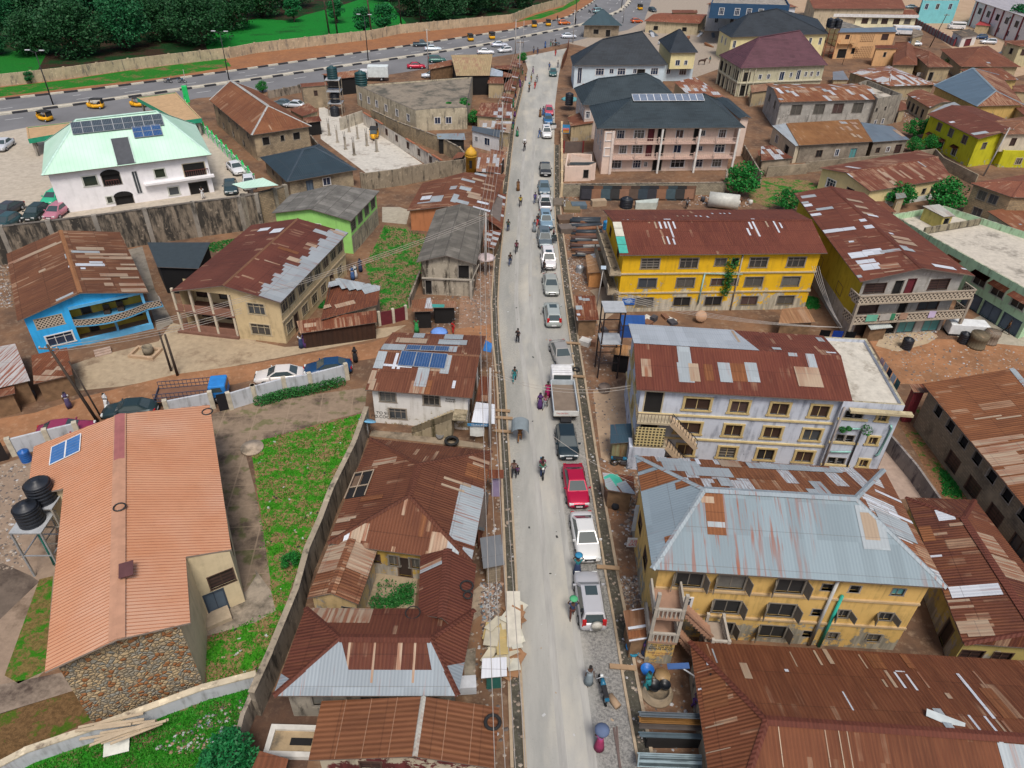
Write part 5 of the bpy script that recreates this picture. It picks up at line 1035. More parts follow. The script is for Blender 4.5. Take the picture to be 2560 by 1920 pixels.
for z in(2.45,4.9):
 b=MB();b.prism([tuple(pf(u,0,v).xy)for u,v in((.07,-1.15),(1.03,-1.15),(1.03,-.01),(.07,-.01))],z-.2,z);b.build('balcony_slab',plain((.6,.43,.36)),PB.root)
 b=MB();balusters(b,pf(.07,z,-1.1),pf(1.03,z,-1.1),0,.75,.3,0,.07,.035)
 for u in(.07,.24,.41,.55,.7,.85,1.02):b.box(pf(u,z,-1.12),.22,.2,.95,rz)
 b.build('railing',plain((.55,.42,.36)),PB.root)
for u in(.43,.715,1.015):
 b=MB();b.box(pf(u,0,-1.08),.3,.3,7.1,rz);b.build('pillar',m_pinktrim,PB.root)
b=MB();b.box(pf(.035,0,-.55),.08*L,1.05,6.9,rz);b.build('bay',pink,PB.root);b=MB();b.box(pf(.06,0,-1.16),.35,.3,6.9,rz);b.build('pillar',plain((.72,.62,.56)),PB.root)
for z in(5.4,3.):window('w',1.1,1.2,pf(.03,z,-1.1),rz,PB.root)
solar(PB,(3,1347,852),1.15,1.7,10,1,'one of ten framed solar panels in a row along the pink apartments roof ridge','solar panels on the pink apartments',lift=.25,blue=(.16,.2,.27),fr=m_white)
bld('apartment_annex','lower slate-roofed annex joined behind the pink apartments',E(3,1965,1022,2072,1020,1870,850,1760,850),6.6,.3,'g',1,bk2,pink,oh=.4)
bld('slate_apartments','slate hip-roofed rear house between the light blue house and the pink apartments',E(3,610,908,1480,900,1290,700,535,762),6.2,3.6,'h',0,bk2,plaster((.6,.5,.44),.2),oh=.6,cap=1,capm=bk2,rdg=((3,750,645),(3,1160,632)),W={'l':row((.2,.5,.8),3.8,1.1,1.1,'w')+row((.2,.5,.8),1.3,1.1,1.1,'w'),'f':row((.03,),3.8,.9,1.1,'w')})
lb=plaster((.56,.66,.72),.12,seed=22)
LB=bld('light_blue_house','two-storey pale blue house with big black tiled hip roof and brick-red base',E(3,525,567,1345,560,1215,420,505,488),5.0,5.6,'h',0,bk,lb,oh=.5,cap=1,capm=bk,rdg=((3,800,285),(3,1140,275)),W={'f':[(.06,1.2,1.,3.2,'s'),(.28,2.9,2.,1.3,'w'),(.41,3.2,1.,.9,'s'),(.52,2.9,1.9,1.3,'w'),(.67,3.2,.9,.9,'s'),(.74,2.6,1.9,1.4,'o'),(.89,2.9,1.8,1.3,'w'),(.86,.6,1.4,1.,'w')],'l':row((.3,.7),2.9,1.2,1.2,'w')})
facing(LB,'f',plain((.32,.12,.07),.9),.02,0,1.1,'brick_base',.1,1)
yc=plaster((.75,.66,.36),.12,seed=23)
bld('light_blue_wing','pale blue flat wing under the cream tower with white casement windows',E(3,1322,560,1572,558,1560,500,1310,500),3.6,t='f',wall=lb,ph=.2,W={'f':[(.15,1.6,1.,1.,'s'),(.65,1.4,1.8,1.2,'w')]},floor=slabs((.6,.6,.4)),copem=yc)
bld('cream_tower','cream upper tower with a steep black pyramid roof beside the light blue house',E(3,1365,456,1607,453,1478,330,1264,345),6.6,3.6,'h',0,bk,yc,z0=3.,oh=.45,cap=1,capm=bk,W={'f':[(.32,.8,1.1,1.1,'s'),(.66,.9,.8,.9,'s')]},walls=(1,1,1,1))
bld('teal_roof_house','small block house with a steep teal-grey sheet roof by the main road',E(3,600,217,952,222,860,150,690,140),3.4,3.2,'h',0,galv((.05,.085,.1),41,0.,.3),blocks(seed=4),oh=.7,cap=1,capm=galv((.05,.085,.1),41,0.,.3),W={'f':[(.35,1.0,1.6,1.2,'o'),(.7,.3,1.4,1.8,'o')],'r':[(.5,.3,1,1.8,'o')]})
bld('long_shop','long low shop with rust-red sheet roof beyond the light blue house',E(3,1140,182,1625,204,1700,125,1290,110),3.2,.8,'g',0,rust(50,(.24,.075,.045),(.3,.1,.06),.03,per=.5),plaster((.5,.42,.28),.4),oh=.5,W={'f':row((.2,.75),.8,1.4,1.1,'o')})
bld('blue_white_block','white multi-storey block with blue painted diagonal and rust-topped roof edge',E(3,1680,35)+E(4,260,62,180,30,-450,5),7.5,.5,'m',0,rust(51,(.26,.09,.06)),plaster((.68,.7,.75),.2),oh=.5,W={'f':row((.12,.5,.8),5.2,1.2,1.8,'s')+row((.12,.3),2.4,1.1,1.6,'s')})
bld('blue_upper_block','dark blue upper block with white windows at the top edge of the town',E(3,1720,25)+E(4,190,45,130,-60,-450,-80),11,t='f',wall=plaster((.03,.08,.16),.1),z0=7.2,W={'f':row((.15,.35,.5,.65),1.,1.4,1.6,'w')},floor=m_conc)
bld('rust_hall','large hall with a plain rust-red roof at the top edge',E(4,395,75,1195,75,1130,-60,335,-45),6.2,1.,'m',0,rust(52,(.22,.07,.045),(.27,.09,.055),.02),plaster((.5,.42,.3),.5),oh=.5,W={'l':row((.2,.5,.8),2.5,1.,1.6,'o')})
CL=bld('cream_row','long cream building with eight brown windows under a white fascia',E(4,415,118,1306,132,1255,82,425,72),4.6,.5,'m',0,rust(53,(.24,.08,.05)),plaster((.75,.7,.48),.2),oh=.5,W={'f':row((.12,.24,.36,.49,.59,.69,.81,.92),1.9,2.1,1.5,'n')})
b=MB();A_,B_=CL.Q[0],CL.Q[1];b.beam(A_+V((0,-.1,-.35)),B_+V((0,-.1,-.35)),.15,.9);b.build('fascia',m_white,CL.root)
bld('turquoise_house','turquoise and maroon house with an outside stair behind the cream row',E(4,1340,5,1655,5,1640,-90,1360,-90),7.0,t='f',wall=plaster((.2,.55,.6),.15),floor=m_conc,W={'f':row((.15,.45,.8),4.4,1.3,1.6,'s')})
bld('white_school_block','large white block with maroon pilasters facing the paved car yard',E(4,1785,3,2520,245,3000,100,2300,-140),7.5,1.2,'g',0,galv((.42,.4,.42),55,.05),plaster((.72,.7,.7),.15),oh=.4,W={'f':row((.1,.22,.34,.46,.58,.7,.82),4.2,2.,1.6,'n')+row((.16,.28,.4,.52,.64,.76,.88),1.2,1.6,1.4,'s')})
B0=bpy.data.objects['white_school_block']
P0,P1=at((4,1785,3),7.5),at((4,2520,245),7.5);b=MB();dd=(P1-P0)
for k in range(9):q=P0+dd*(.04+k*.116);b.box(V((q.x+.3,q.y-.1,0)),.45,.45,7.3,math.atan2(dd.y,dd.x))
b.build('pilasters',plain((.2,.03,.04)),B0)
bld('gate_house','small white gate house with maroon doors and grey-brown roof in the car yard',E(4,1680,318,1825,298,1740,250,1590,270),3.0,.4,'m',0,rust(56,(.12,.09,.08),(.16,.12,.1)),plaster((.7,.68,.66),.2),oh=.4,W={'f':[(.5,.1,3.2,1.9,'r')],'l':[(.5,.1,1.2,1.9,'r')]})
mr=slate((.07,.028,.036),.4,3);m_lime=plaster((.5,.47,.33),.4,.2,(.22,.08,.05),seed=25)
MH=bld('maroon_roof_house','two-storey house with pillared arcade corner and large maroon tiled hip roof',E(3,1975,590)+E(4,517,562,300,400)+E(3,1788,477),6.1,5.6,'h',0,mr,m_lime,oh=.5,cap=1,capm=mr,rdg=((3,2110,270),(4,300,268)),W={'f':[(.08,3.2,1.8,1.9,'v'),(.24,3.6,.8,.9,'s'),(.34,3.6,.8,.9,'s'),(.5,3.2,1.2,1.7,'s'),(.61,3.8,.7,.9,'s'),(.7,3.2,1.,1.9,'s'),(.79,3.8,.7,.9,'s'),(.86,3.8,.7,.9,'s'),(.94,3.8,.7,.9,'s'),(.08,.2,2.,2.2,'o'),(.3,.8,1,1.,'s')],'l':row((.1,.32,.54,.76,.92),3.2,1.6,2.,'v')+row((.1,.32,.54,.76),.1,1.7,2.3,'o')})
for i in(3,0):
 P,Q=MH.fp[i],MH.fp[(i+1)%4];d=(Q-P);L=d.length;d.normalize();n=V((d.y,-d.x,0));b=MB()
 for k in range(6 if i==3 else 3):q=P+d*(L*(.02+k*(.19 if i==3 else .075)))+n*.12;b.lathe(V((q.x,q.y,0)),[(.2,0),(.17,.2),(.15,5.5),(.22,5.8)],8)
 b.beam(V((P.x,P.y,2.95))+n*.15,V((Q.x,Q.y,2.95))+n*.15,.3,.25);b.build('columns',plain((.6,.56,.42)),MH.root)
bld('black_roof_house','cream house with wide black tiled roof behind the maroon roof',E(3,1890,322)+E(4,525,292,430,165)+E(3,1778,255),6.2,5.2,'h',0,bk,yc,oh=.5,cap=1,capm=bk,rdg=((3,2010,75),(4,220,105)),W={'f':row((.04,.84,.95),3.6,.9,1.6,'s'),'l':row((.3,.6),3.6,1.,1.6,'s')})
m_or=plaster((.66,.4,.2),.25,seed=27)
OT=bld('orange_tan_block','orange-tan three-storey block with open stair and lattice walls',E(4,600,280,1118,275,1090,232,632,245),6.6,.4,'m',0,galv((.14,.19,.25),57,.1),m_or,oh=.3,W={'f':[(.17,4.6,1.2,1.3,'n'),(.45,4.6,1.3,1.,'n'),(.83,4.6,2.,1.4,'n'),(.15,.2,2.6,2.2,'o'),(.36,1.2,1.8,1.4,'o'),(.85,1.5,.8,1.1,'n')],'l':row((.2,.5,.8),3.4,1.1,1.1,'s')+row((.2,.5,.8),.9,1.1,1.1,'s')})
pf,L,rz=front_pts(OT);b=MB();b.mesh([pf(u,z,-.05)for u,z in((.4,4.2),(.64,4.2),(.64,6.3),(.4,6.3),(.36,.1),(.66,.1),(.66,3.1),(.36,3.1))],[(0,1,2,3),(4,5,6,7)]);b.build('screen_wall',lattice((.6,.38,.2),.5,(.2,.1,.05),False),OT.root)
b=MB();b.mesh([pf(u,z,-.8)for u,z in((.04,4.0),(.2,4.0),(.42,2.6),(.42,3.3),(.2,5.),(.04,5.))],[(0,1,4,5),(1,2,3,4)]);b.prism([tuple(pf(u,0,v).xy)for u,v in((.02,-.8),(.3,-.8),(.3,0),(.02,0))],3.8,4.);b.build('stair_parapet',m_or,OT.root)
bld('stair_annex','small rust-capped annex against the orange-tan block',E(4,930,418,1122,418,1110,388,925,390),4.3,.2,'m',0,rust(58),m_or,oh=.25,W={'f':[(.5,2.2,.8,1.1,'o')]})
bld('grey_roof_shed','grey weathered roof house between black roof and cream row',E(4,640,252,835,240,590,165,505,182),5,.3,'m',0,asbestos((.27,.25,.22),5),yc,oh=.3)
rr=lambda s,t=.03,g=0.:rust(s,(.18,.06,.038),(.24,.085,.05),t,g,.3)
tw=plaster((.45,.36,.22),.5,.2,seed=30)
bld('rust_house','rust-roofed house with a small raised hip beside the orange-tan block',E(4,1075,560,1290,562,1290,420,1100,365),3.2,1.4,'h',1,rr(59),tw,oh=.5,cap=1,group='rust-roofed houses of the upper quarter')
bld('rust_house','cross wing with tan-edged rust roof behind the hung white laundry',E(4,1385,580,1600,578,1400,440,1170,385),3.4,1.2,'h',0,rr(60,.1),tw,oh=.5,cap=1,group='rust-roofed houses of the upper quarter',W={'f':[(.2,.2,1.2,1.9,'o')]},patches=T(4,1230,470,.8,2,pt,1290,485,1,1.6,pt,1350,490,.8,1.6,pt,1200,450,.3,3,pt))
bld('rust_house','broad red-brown hip-roofed house below the car yard',E(4,1665,575,2185,578,1900,395,1490,425),3.2,2.0,'h',0,rr(61,.01),tw,oh=.6,cap=1,group='rust-roofed houses of the upper quarter',patches=T(4,1905,542,1,.9,pg))
bld('rust_house','ochre-walled house with red-brown hip roof and patched silver tip',E(4,1860,692,2175,690,2020,590,1655,600),3.2,1.4,'h',0,rr(62,.03),plaster((.55,.4,.16),.5),oh=.5,cap=1,group='rust-roofed houses of the upper quarter',patches=T(4,2120,660,.5,1.6,pg,2060,660,.4,1.5,pt,2150,680,.5,1,pg),W={'f':row((.4,.7),.9,1.2,1.1,'n')})
bld('rust_house','wide house with silver and rust striped patchwork roof',E(4,1048,745,1460,730,1050,568,690,618),3.2,1.2,'h',0,rust(63,(.22,.07,.045),(.3,.11,.06),.3,.4,.4),tw,oh=.5,cap=1,group='rust-roofed houses of the upper quarter')
bld('slate_rust_house','yellow-walled house whose roof is half dark blue-grey and half rust',E(4,1800,918,2215,905,2010,650,1430,738),3.6,2.6,'h',1,galv((.1,.15,.2),64,0.,.4),plaster((.62,.42,.14),.5,.15),oh=.45,cap=1,capm=galv((.2,.26,.3),65,0.),hip=(5,0),fmats=[rr(66,.35),None,rr(66,.35),None],W={'l':row((.15,.45,.8),1.,.9,.9,'o'),'f':row((.4,),.9,1.,1.,'o')})
bld('rust_house','low ochre rooms with rusty single roof beside a heap of firewood',E(4,1395,932,1585,880,1330,772,1198,815),3.0,.5,'g',1,rr(67,.05),tw,oh=.35,W={'l':row((.15,.35,.55,.8),.4,1.,1.6,'o')},group='rust-roofed houses of the upper quarter',patches=T(4,1255,838,1.,1.2,pg,1300,850,.4,.5,pw,1405,925,.4,.5,pw))
bld('slate_porch','small grey tin porch roof holding a black box',E(4,1400,970,1690,925,1610,880,1520,905),2.8,.2,'m',0,galv((.33,.36,.38),68,.1),tw,oh=.3)
GH=bld('grey_two_storey','grey two-storey concrete house with open windows and a bright patched rust roof',E(4,98,884,955,858,800,722,-20,728),5.2,.9,'g',0,rust(69,(.22,.075,.04),(.3,.12,.06),.16,.12),oldwall((.42,.4,.36),(.14,.13,.12),18,.35),oh=.4,W={'f':row((.18,.42,.62,.83),2.7,2.3,1.8,'L')+row((.1,.35,.6,.82),.3,1.3,.8,'s'),'l':row((.3,.7),3.,1.3,1.3,'L')},patches=T(4,85,770,.8,2,pw,110,795,.9,1.6,pw,45,795,.6,1.6,pw,440,755,1.6,1.8,pg,390,770,1.2,2,pt,490,780,1.,1.6,pg,300,790,3,1.4,pt,680,735,2.4,.8,pg,110,858,1.,1.,pg,740,800,.7,1.6,pt,570,840,2,1.2,pt,170,790,.8,1.4,pg,250,785,.8,1.2,pt))
GT=bld('grey_terrace','walled concrete roof terrace attached to the grey two-storey house',E(4,950,850,1165,815,860,690,780,715),5.6,t='f',wall=oldwall((.32,.29,.24),(.09,.08,.07),19,.5),ph=.9,floor=slabs((.5,.45,.38),seed=60),W={'f':[(.1,3.,.7,.7,'o'),(.45,3.,.7,.7,'o'),(.2,.4,.8,.9,'s'),(.5,.4,.8,.9,'s')]},copem=oldwall((.3,.27,.22),seed=20))
BH2=bld('barn_house','blockwork house with orange-rust gable roof and white-edged porch gable',E(4,268,1256,905,1222,780,1030,155,1065),3.2,.9,'m',0,rust(70,(.25,.1,.04),(.34,.16,.07),.04,.0,.3),blocks((.28,.24,.19),seed=6),oh=.4,W={'f':[(.3,.9,1.2,1.1,'n'),(.56,.9,.8,1.1,'s'),(.8,.2,1.3,1.8,'D')]},patches=T(4,650,1060,1.4,1.6,pg,640,1110,.5,2,pt,700,1110,.7,3.,pt,760,1100,.7,3.,pt,740,1170,.6,2.4,pt,790,1180,.6,2.4,pt,740,1065,1.4,1.8,pt))
bld('barn_porch','cream gabled porch with white posts joined to the orange-rust roof',E(4,240,1262,290,1252,160,1065,35,1085),3.1,.5,'m',0,pg,plaster((.6,.52,.38),.3),oh=.2,W={'l':[(.25,1.,1.4,1.2,'s'),(.7,.2,1.8,1.8,'o')]})
bld('slate_wing','blockwork wing with blue-grey sheet roof and one tan strip',E(4,905,1228,1225,1205,1075,1092,800,1055),3.0,.3,'m',0,galv((.14,.18,.22),71,.05),blocks((.28,.24,.19),seed=7),oh=.3,patches=T(4,1150,1150,1.8,4.6,pt),W={'f':[(.2,1.,.8,.8,'n'),(.5,1.,.8,.8,'s'),(.8,.6,1.3,1.5,'n')]})
YG=bld('cream_bungalow','cream bungalow with arched porch and long rust roof with tan streaks',E(4,885,1652,1592,1540,1310,1298,440,1450),3.2,1.1,'g',0,rust(72,(.17,.05,.035),(.23,.075,.045),.2,.02,.3),plaster((.75,.62,.32),.15),oh=.4,W={'l':[(.25,.9,1.9,1.3,'w'),(.65,.2,1.5,2.,'o'),(.88,.2,1.2,2.,'o')],'f':[(.3,1.,1.8,1.3,'D'),(.52,1.,1.8,1.3,'L'),(.72,1.1,.8,.9,'o'),(.83,1.1,.8,.9,'o'),(.93,1.1,.8,.9,'s')]},patches=T(4,990,1500,.5,2.6,pt,1040,1520,.5,2.6,pt,1130,1500,.5,3,pt,1190,1510,.5,3,pt,1270,1480,.5,3.6,pt,1080,1580,.8,1.4,pt,1330,1540,.5,1.2,pt,1480,1545,.8,.5,pt,1560,1400,.25,5.,pg,1330,1420,.25,2,pg),cap=1)
facing(YG,'f',plaster((.66,.68,.64),.3),name='grey_side',z0=0,z1=.9)
ly=plaster((.52,.5,.02),.3,.1,(.4,.42,.3),seed=33)
GY=bld('lime_yellow_house','two-storey lime-yellow house with hooded windows and dark red roof',E(4,1820,1200,2350,1140,1760,915,1378,985),5.0,1.0,'g',1,rust(73,(.14,.042,.03),(.18,.055,.04),.03),ly,oh=.45,W={'l':row((.25,.5,.78),3.1,1.3,1.3,'L')+row((.15,.4,.68),.6,1.3,1.2,'h'),'f':[(.15,3.,1.,1.,'L')]},patches=T(4,1590,1055,.8,1.,pw,1830,1150,1.2,3.,pg))
bld('cream_upper_block','pale cream upper storey with rust hip roof beside the lime-yellow house',E(4,2045,1162,2700,1150,2560,960,1880,1052),5.6,1.,'h',0,rust(74,(.22,.09,.055),(.28,.12,.08),.08),plaster((.62,.54,.42),.3),z0=2.6,oh=.4,W={'l':row((.3,.7),1.,1.,1.2,'n'),'f':row((.15,),1.,1.,1.2,'n')},cap=1)
bld('lime_lower_block','lime-yellow lower block with louvred vents under the cream storey',E(4,2040,1300,2700,1310,2500,1150,1890,1200),2.9,t='f',wall=ly,floor=m_conc,W={'f':row((.25,.5),.6,1.2,1.,'c'),'l':row((.4,),1.,.9,.9,'n')})
bld('edge_house','brownish stone-block house with rust hip roof behind the stair hut',E(8,2110,45,2900,60)+E(4,2650,1440,1752,1582),5.0,1.2,'h',0,rust(75,(.22,.07,.05),(.27,.1,.06),.04),blocks((.38,.28,.16),seed=8),oh=.3,cap=1,W={'l':row((.3,.6),3.2,1.3,1.2,'L')+row((.35,),.8,1.4,1.2,'L')})
bld('edge_shop','rust-roofed low house with a bright blue tarpaulin behind the mint block',E(8,2260,400,3200,300,2900,0,1895,165),3.0,.9,'m',0,rust(76,(.24,.08,.05),(.3,.12,.06),.05),plaster((.5,.5,.36),.4),oh=.35,W={'l':row((.2,.5,.85),.8,1.4,1.3,'L')},patches=T(8,2160,105,1.6,.7,plain((.05,.35,.75)),2180,280,.4,.4,pg))
bld('corner_house','olive and red two-tone house with rust roof near the red-brown hip roof',E(4,2175,400,2700,420,2600,330,2050,365),5.,.8,'h',0,rr(77),plaster((.5,.45,.28),.4),oh=.4,W={'f':row((.1,.3),2.8,1.2,1.4,'n'),'l':row((.5,),2.6,1.2,1.4,'o')},cap=1)
bld('edge_rust_house','small rust-roofed house between lime-yellow and slate-roofed houses',E(4,2230,1010,2700,1000,2550,860,2110,905),3.,.8,'m',0,rr(78,.1),tw,oh=.4)
shed('rust_lean_to','rusty lean-to roof between the blue roller fence and the slate roof',E(3,505,1090,705,1060,685,935,478,1010),[2.8,3.2,3.6,2.8],rr(79,.12),tw,oh=.2)
shed('patchwork_roof','rust and cream patchwork low roof behind the pink apartments',E(3,1500,800,1870,852,1580,664,1400,708),3.2,rust(80,(.24,.08,.05),(.3,.12,.07),.3,.1,.4),tw)
shed('tile_lean_to','tan tin roof of a hut with a small dark opening beside the stacked pipes',E(7,655,700,800,690,765,520,635,545),[2.0,2.2,2.4,2.2],rust(81,(.32,.16,.09),(.36,.2,.12),.1,per=.3),plaster((.6,.28,.1),.3),patches=T(7,700,535,2.2,.8,pg))
shed('rust_kiosk','patched rust roof of the snack kiosk beside the painted notice',E(7,562,1110,752,1105,718,895,535,895),[2.1,2.1,2.3,2.3],rust(82,tan=.2,galv=.1),m_wood,'kiosk',patches=T(7,590,920,.4,.8,pg,640,930,.9,.6,pg,575,1000,.9,.9,pg,575,1060,.4,.4,pw,600,1085,1.,.3,pd))
shed('slate_kiosk','kiosk of upright bars under a dark slate-blue roof on the paved frontage',E(11,850,515,1058,500,1050,338,850,350),[2.3,2.3,2.6,2.6],galv((.035,.07,.1),84,.05),rust(85,(.3,.28,.18),per=.5),'kiosk')
shed('green_patch_awning','awning of rust, green and pale tin over charcoal sacks',E(11,810,915,1065,958,1050,795,782,765),[2.1,2.3,2.4,2.2],rust(86,tan=.3,galv=.25),m_wood,'stall',patches=T(11,850,820,2.,1.6,plain((.06,.42,.3)),860,890,2.1,.8,pg,990,915,2.,.9,pg))
shed('brown_stall','brown plank-patterned tin stall roof beside the golden porch',E(15,1010,572,1243,535,1205,262,960,300),[2.1,2.1,2.3,2.3],rust(87,(.2,.09,.055),(.28,.13,.08),.2,per=.4),m_wood,'stall',patches=T(15,1130,550,3.,.25,pw,1120,436,2.,.2,pw,1150,490,2.8,.5,pd,1080,285,1.,.2,pw))
shed('bent_roof','sagging orange-brown tin shelter between yellow block and balcony block',E(8,90,1140,410,1125,330,988,120,1010),[1.9,1.9,2.5,2.5],rust(88,(.3,.14,.08),(.4,.22,.13),.1,per=.5),m_wood)
shed('white_tin_lean','rust and white striped shack roof by the old wall of the grassy plot',E(4,-60,1390,220,1365,40,1255,-60,1265),2.4,rust(89,tan=.3,galv=.3),blocks())
shed('red_box_shed','maroon sheet box shed against the terrace wing',E(12,1258,70,1390,72,1350,0,1220,0),3.6,rust(90,tan=.3),galv((.2,.03,.04),91,0.))
shed('brown_lean','orange-rust shelter roof below the steel tank tower',E(7,850,1400,1035,1420,1040,1330,905,1310),[2.2,2.2,2.4,2.4],rust(92,(.4,.18,.08),(.42,.22,.12),.1,per=.35),m_dark)
# upper left
gr=(.3,.58,.42)
def green():
 g=G('mint_sheet');s=g.sep(g.uv());f=g.math('LESS_THAN',g.math('FRACT',g.math('MULTIPLY',s[0],2.2)),.12)
 n=g.noise(g.obj(),.3,4);col=g.mix(g.step(n,.35,.7),(.45,.68,.53),(.56,.76,.64));col=g.mix(g.math('MULTIPLY',f,.25),col,(.2,.42,.32));return g.fin(col,.5)
m_wh=plaster((.82,.8,.81),.1,dc=(.4,.4,.38),seed=40)
GW=bld('green_roof_office','white two-storey office with a pale mint green hip roof, solar panels and arched openings',E(1,360,1516,1826,1336,1690,1075,385,1225),8.5,4.3,'h',0,green(),m_wh,z0=PZ-.2,oh=.6,cap=1,capm=plain((.5,.72,.62)),rdg=((1,655,1035),(1,1350,965)),W={'f':[(.23,3.2,1.7,1.2,'k'),(.36,2.9,2.2,1.4,'o'),(.51,1.4,.7,2.9,'s'),(.67,3.1,1.4,1.1,'k'),(.73,.6,1.4,1.,'k'),(.9,2.7,2.8,1.7,'v'),(.31,.7,.8,.8,'k'),(.4,.05,2.2,1.3,'o'),(.9,.05,2.4,1.8,'o')],'r':row((.5,),2.2,1.4,1.2,'k')})
pf,L,rz=front_pts(GW);top=GW.wt
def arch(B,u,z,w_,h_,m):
 """half-round dark sheet above an opening, painted as the shade inside it"""
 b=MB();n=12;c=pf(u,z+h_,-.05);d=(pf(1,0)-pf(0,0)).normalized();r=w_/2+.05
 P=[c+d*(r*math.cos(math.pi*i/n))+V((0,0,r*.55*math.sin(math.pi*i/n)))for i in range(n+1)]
 b.poly(P);b.build('arch_void_shade',m,B.root)
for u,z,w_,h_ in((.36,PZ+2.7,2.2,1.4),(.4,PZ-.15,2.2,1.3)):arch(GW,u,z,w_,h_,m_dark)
b=MB();b.prism([tuple(pf(u,0,v).xy)for u,v in((.55,-.7),(1.02,-.7),(1.02,0),(.55,0))],PZ+2.25,PZ+2.5);b.build('balcony_slab',m_wh,GW.root)
for u0_,u1_,z in((.32,.4,PZ+2.7),(.83,.99,PZ+2.6)):b=MB();balusters(b,pf(u0_,z,-.08),pf(u1_,z,-.08),0,.7,.25,0,.07,.04);b.build('railing',plain((.14,.05,.04)),GW.root)
b=MB();b.beam(pf(-.01,top-.12,-.08),pf(1.01,top-.12,-.08),.1,.14);b.build('green_trim',plain((.03,.35,.17)),GW.root)
b=MB();q,nrm=onroof(GW,(1,1062,1305),.03);u=V((-nrm.y,nrm.x,0)).normalized();v=nrm.cross(u);b.poly([q+u*x+v*y for x,y in((-1.05,-2.2),(1.05,-2.2),(1.05,2.2),(-1.05,2.2))])
for x in(-1.05,1.05):b.beam(q+u*x-v*2.2,q+u*x+v*2.2,.12,.3,1)
b.build('roof_opening',[plain((.07,.075,.085)),plain((.5,.66,.58))],GW.root)
solar(GW,(1,1022,1078),1.15,.95,9,2,'one of the dark grey solar panels in the long array on the mint green roof','long solar array on the mint green roof',lift=.2,blue=(.05,.07,.09),turn=0)
solar(GW,(1,1275,1140),1.1,.9,3,2,'one of the blue solar panels in the small array on the mint green roof','small solar array on the mint green roof',lift=.2,blue=(.02,.08,.22))
tan_=slabs((.5,.33,.18),(.38,.25,.14),61,amt=.15)
for nm,lb_,pts in(('flat_canopy','flat tan-topped canopy with green fascia beside the green fence',E(1,1562,1045,1742,1020,1520,795,1180,842)),('flat_canopy','long tan-topped canopy with green fascia on the road side of the office',E(1,240,1200,650,1130,640,1050,225,1098))):
 bld(nm,lb_,pts,PZ+2.8,t='f',wall=plain((.02,.3,.17)),ph=.1,floor=tan_,z0=PZ+2.1,copem=tan_,cat='canopy');
 Q=[at(p,PZ+2.8)for p in pts];b=MB()
 for q in inset(Q,.5):b.box(V((q.x,q.y,PZ)),.3,.3,2.2)
 b.build('canopy_column',m_conc,[o for o in bpy.data.objects if o.name.startswith('flat_canopy')and o.type=='EMPTY'][-1])
RHH=bld('rust_hip_house','unpainted block house with an orange-rust hip roof behind the green fence',E(1,2172,1168)+E(2,482,1090,10,780)+E(1,1808,866),4.4,2.7,'h',1,rust(93,(.2,.07,.04),(.28,.11,.055),.04),blocks((.36,.28,.18),seed=10),oh=.45,cap=1,capm=galv((.42,.42,.4),92,.2),hip=(5.5,0),W={'f':[(.2,2.4,1.2,1.2,'o'),(.5,2.6,.7,.9,'o'),(.76,2.5,1.2,1.1,'o')],'l':row((.15,.4,.6,.85),2.8,.9,1.1,'o')+row((.2,.45,.7),.5,1.2,1.,'o')})
bld('slate_cottage','small block cottage with dark slate-blue hip roof beside the retaining wall',E(2,265,1572,872,1466,545,1245,38,1360),2.6,2.1,'h',0,galv((.03,.05,.065),94,0.,.3),blocks((.34,.28,.19),seed=11),oh=.5,cap=1,capm=galv((.05,.07,.09),95,0.),rdg=((2,410,1290),(2,540,1290)),W={'f':[(.3,.1,1.,1.9,'g'),(.57,.9,1.2,1.1,'s')],'l':row((.3,.7),.9,.8,1.,'o')})
UB=bld('unfinished_block','wedge-shaped unfinished block with flat mouldy roof and blue-framed windows',E(2,862,735,1378,955,1500,940,1822,930,1872,662),3.9,t='f',wall=oldwall((.5,.44,.32),(.12,.11,.09),21,.4),ph=.25,floor=slabs((.26,.22,.17),(.09,.085,.07),62,amt=.6),copem=oldwall((.1,.09,.08),seed=22),W={0:row((.07,.22,.36,.52,.7,.88),1.4,1.,1.2,'s'),2:[(.2,1.2,1.1,1.1,'s'),(.5,1.2,1.1,1.1,'s')],'b':[(.3,1.2,1.1,1.1,'s'),(.75,1.4,1.3,1.1,'s')]})
tag(leaves('roof_weeds',[(at((2,1800,860),3.8),.9),(at((2,1790,885),3.8),.7),(at((2,1665,890),3.7),.5),(at((2,1820,900),3.7),.6)],150,.18,lm3,5,flat=.3),'bright green weeds growing on the flat mouldy roof','weeds')
bld('block_hut','small block hut with a rust roof near the main road',E(2,395,752,620,735,610,705,380,722),4.2,.2,'m',0,rr(95),blocks((.38,.3,.2),seed=12),oh=.1,W={'f':[(.5,2.4,.7,.9,'n')]},cat='hut')
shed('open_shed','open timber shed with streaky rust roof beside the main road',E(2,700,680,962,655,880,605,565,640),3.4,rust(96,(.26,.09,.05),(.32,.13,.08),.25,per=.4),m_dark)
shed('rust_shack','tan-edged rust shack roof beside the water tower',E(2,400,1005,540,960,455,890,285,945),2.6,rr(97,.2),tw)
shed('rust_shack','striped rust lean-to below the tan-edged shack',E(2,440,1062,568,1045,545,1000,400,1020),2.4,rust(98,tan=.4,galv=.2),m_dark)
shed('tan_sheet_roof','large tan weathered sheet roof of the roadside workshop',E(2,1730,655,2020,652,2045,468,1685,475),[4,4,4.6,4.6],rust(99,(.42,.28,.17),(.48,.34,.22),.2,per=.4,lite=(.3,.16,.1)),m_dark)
shed('rust_workshop','low rust workshop roof touching the tan sheet roof',E(2,1500,600,1705,560,1690,515,1490,560),3.,rust(100,(.26,.1,.06),tan=.2),m_wood)
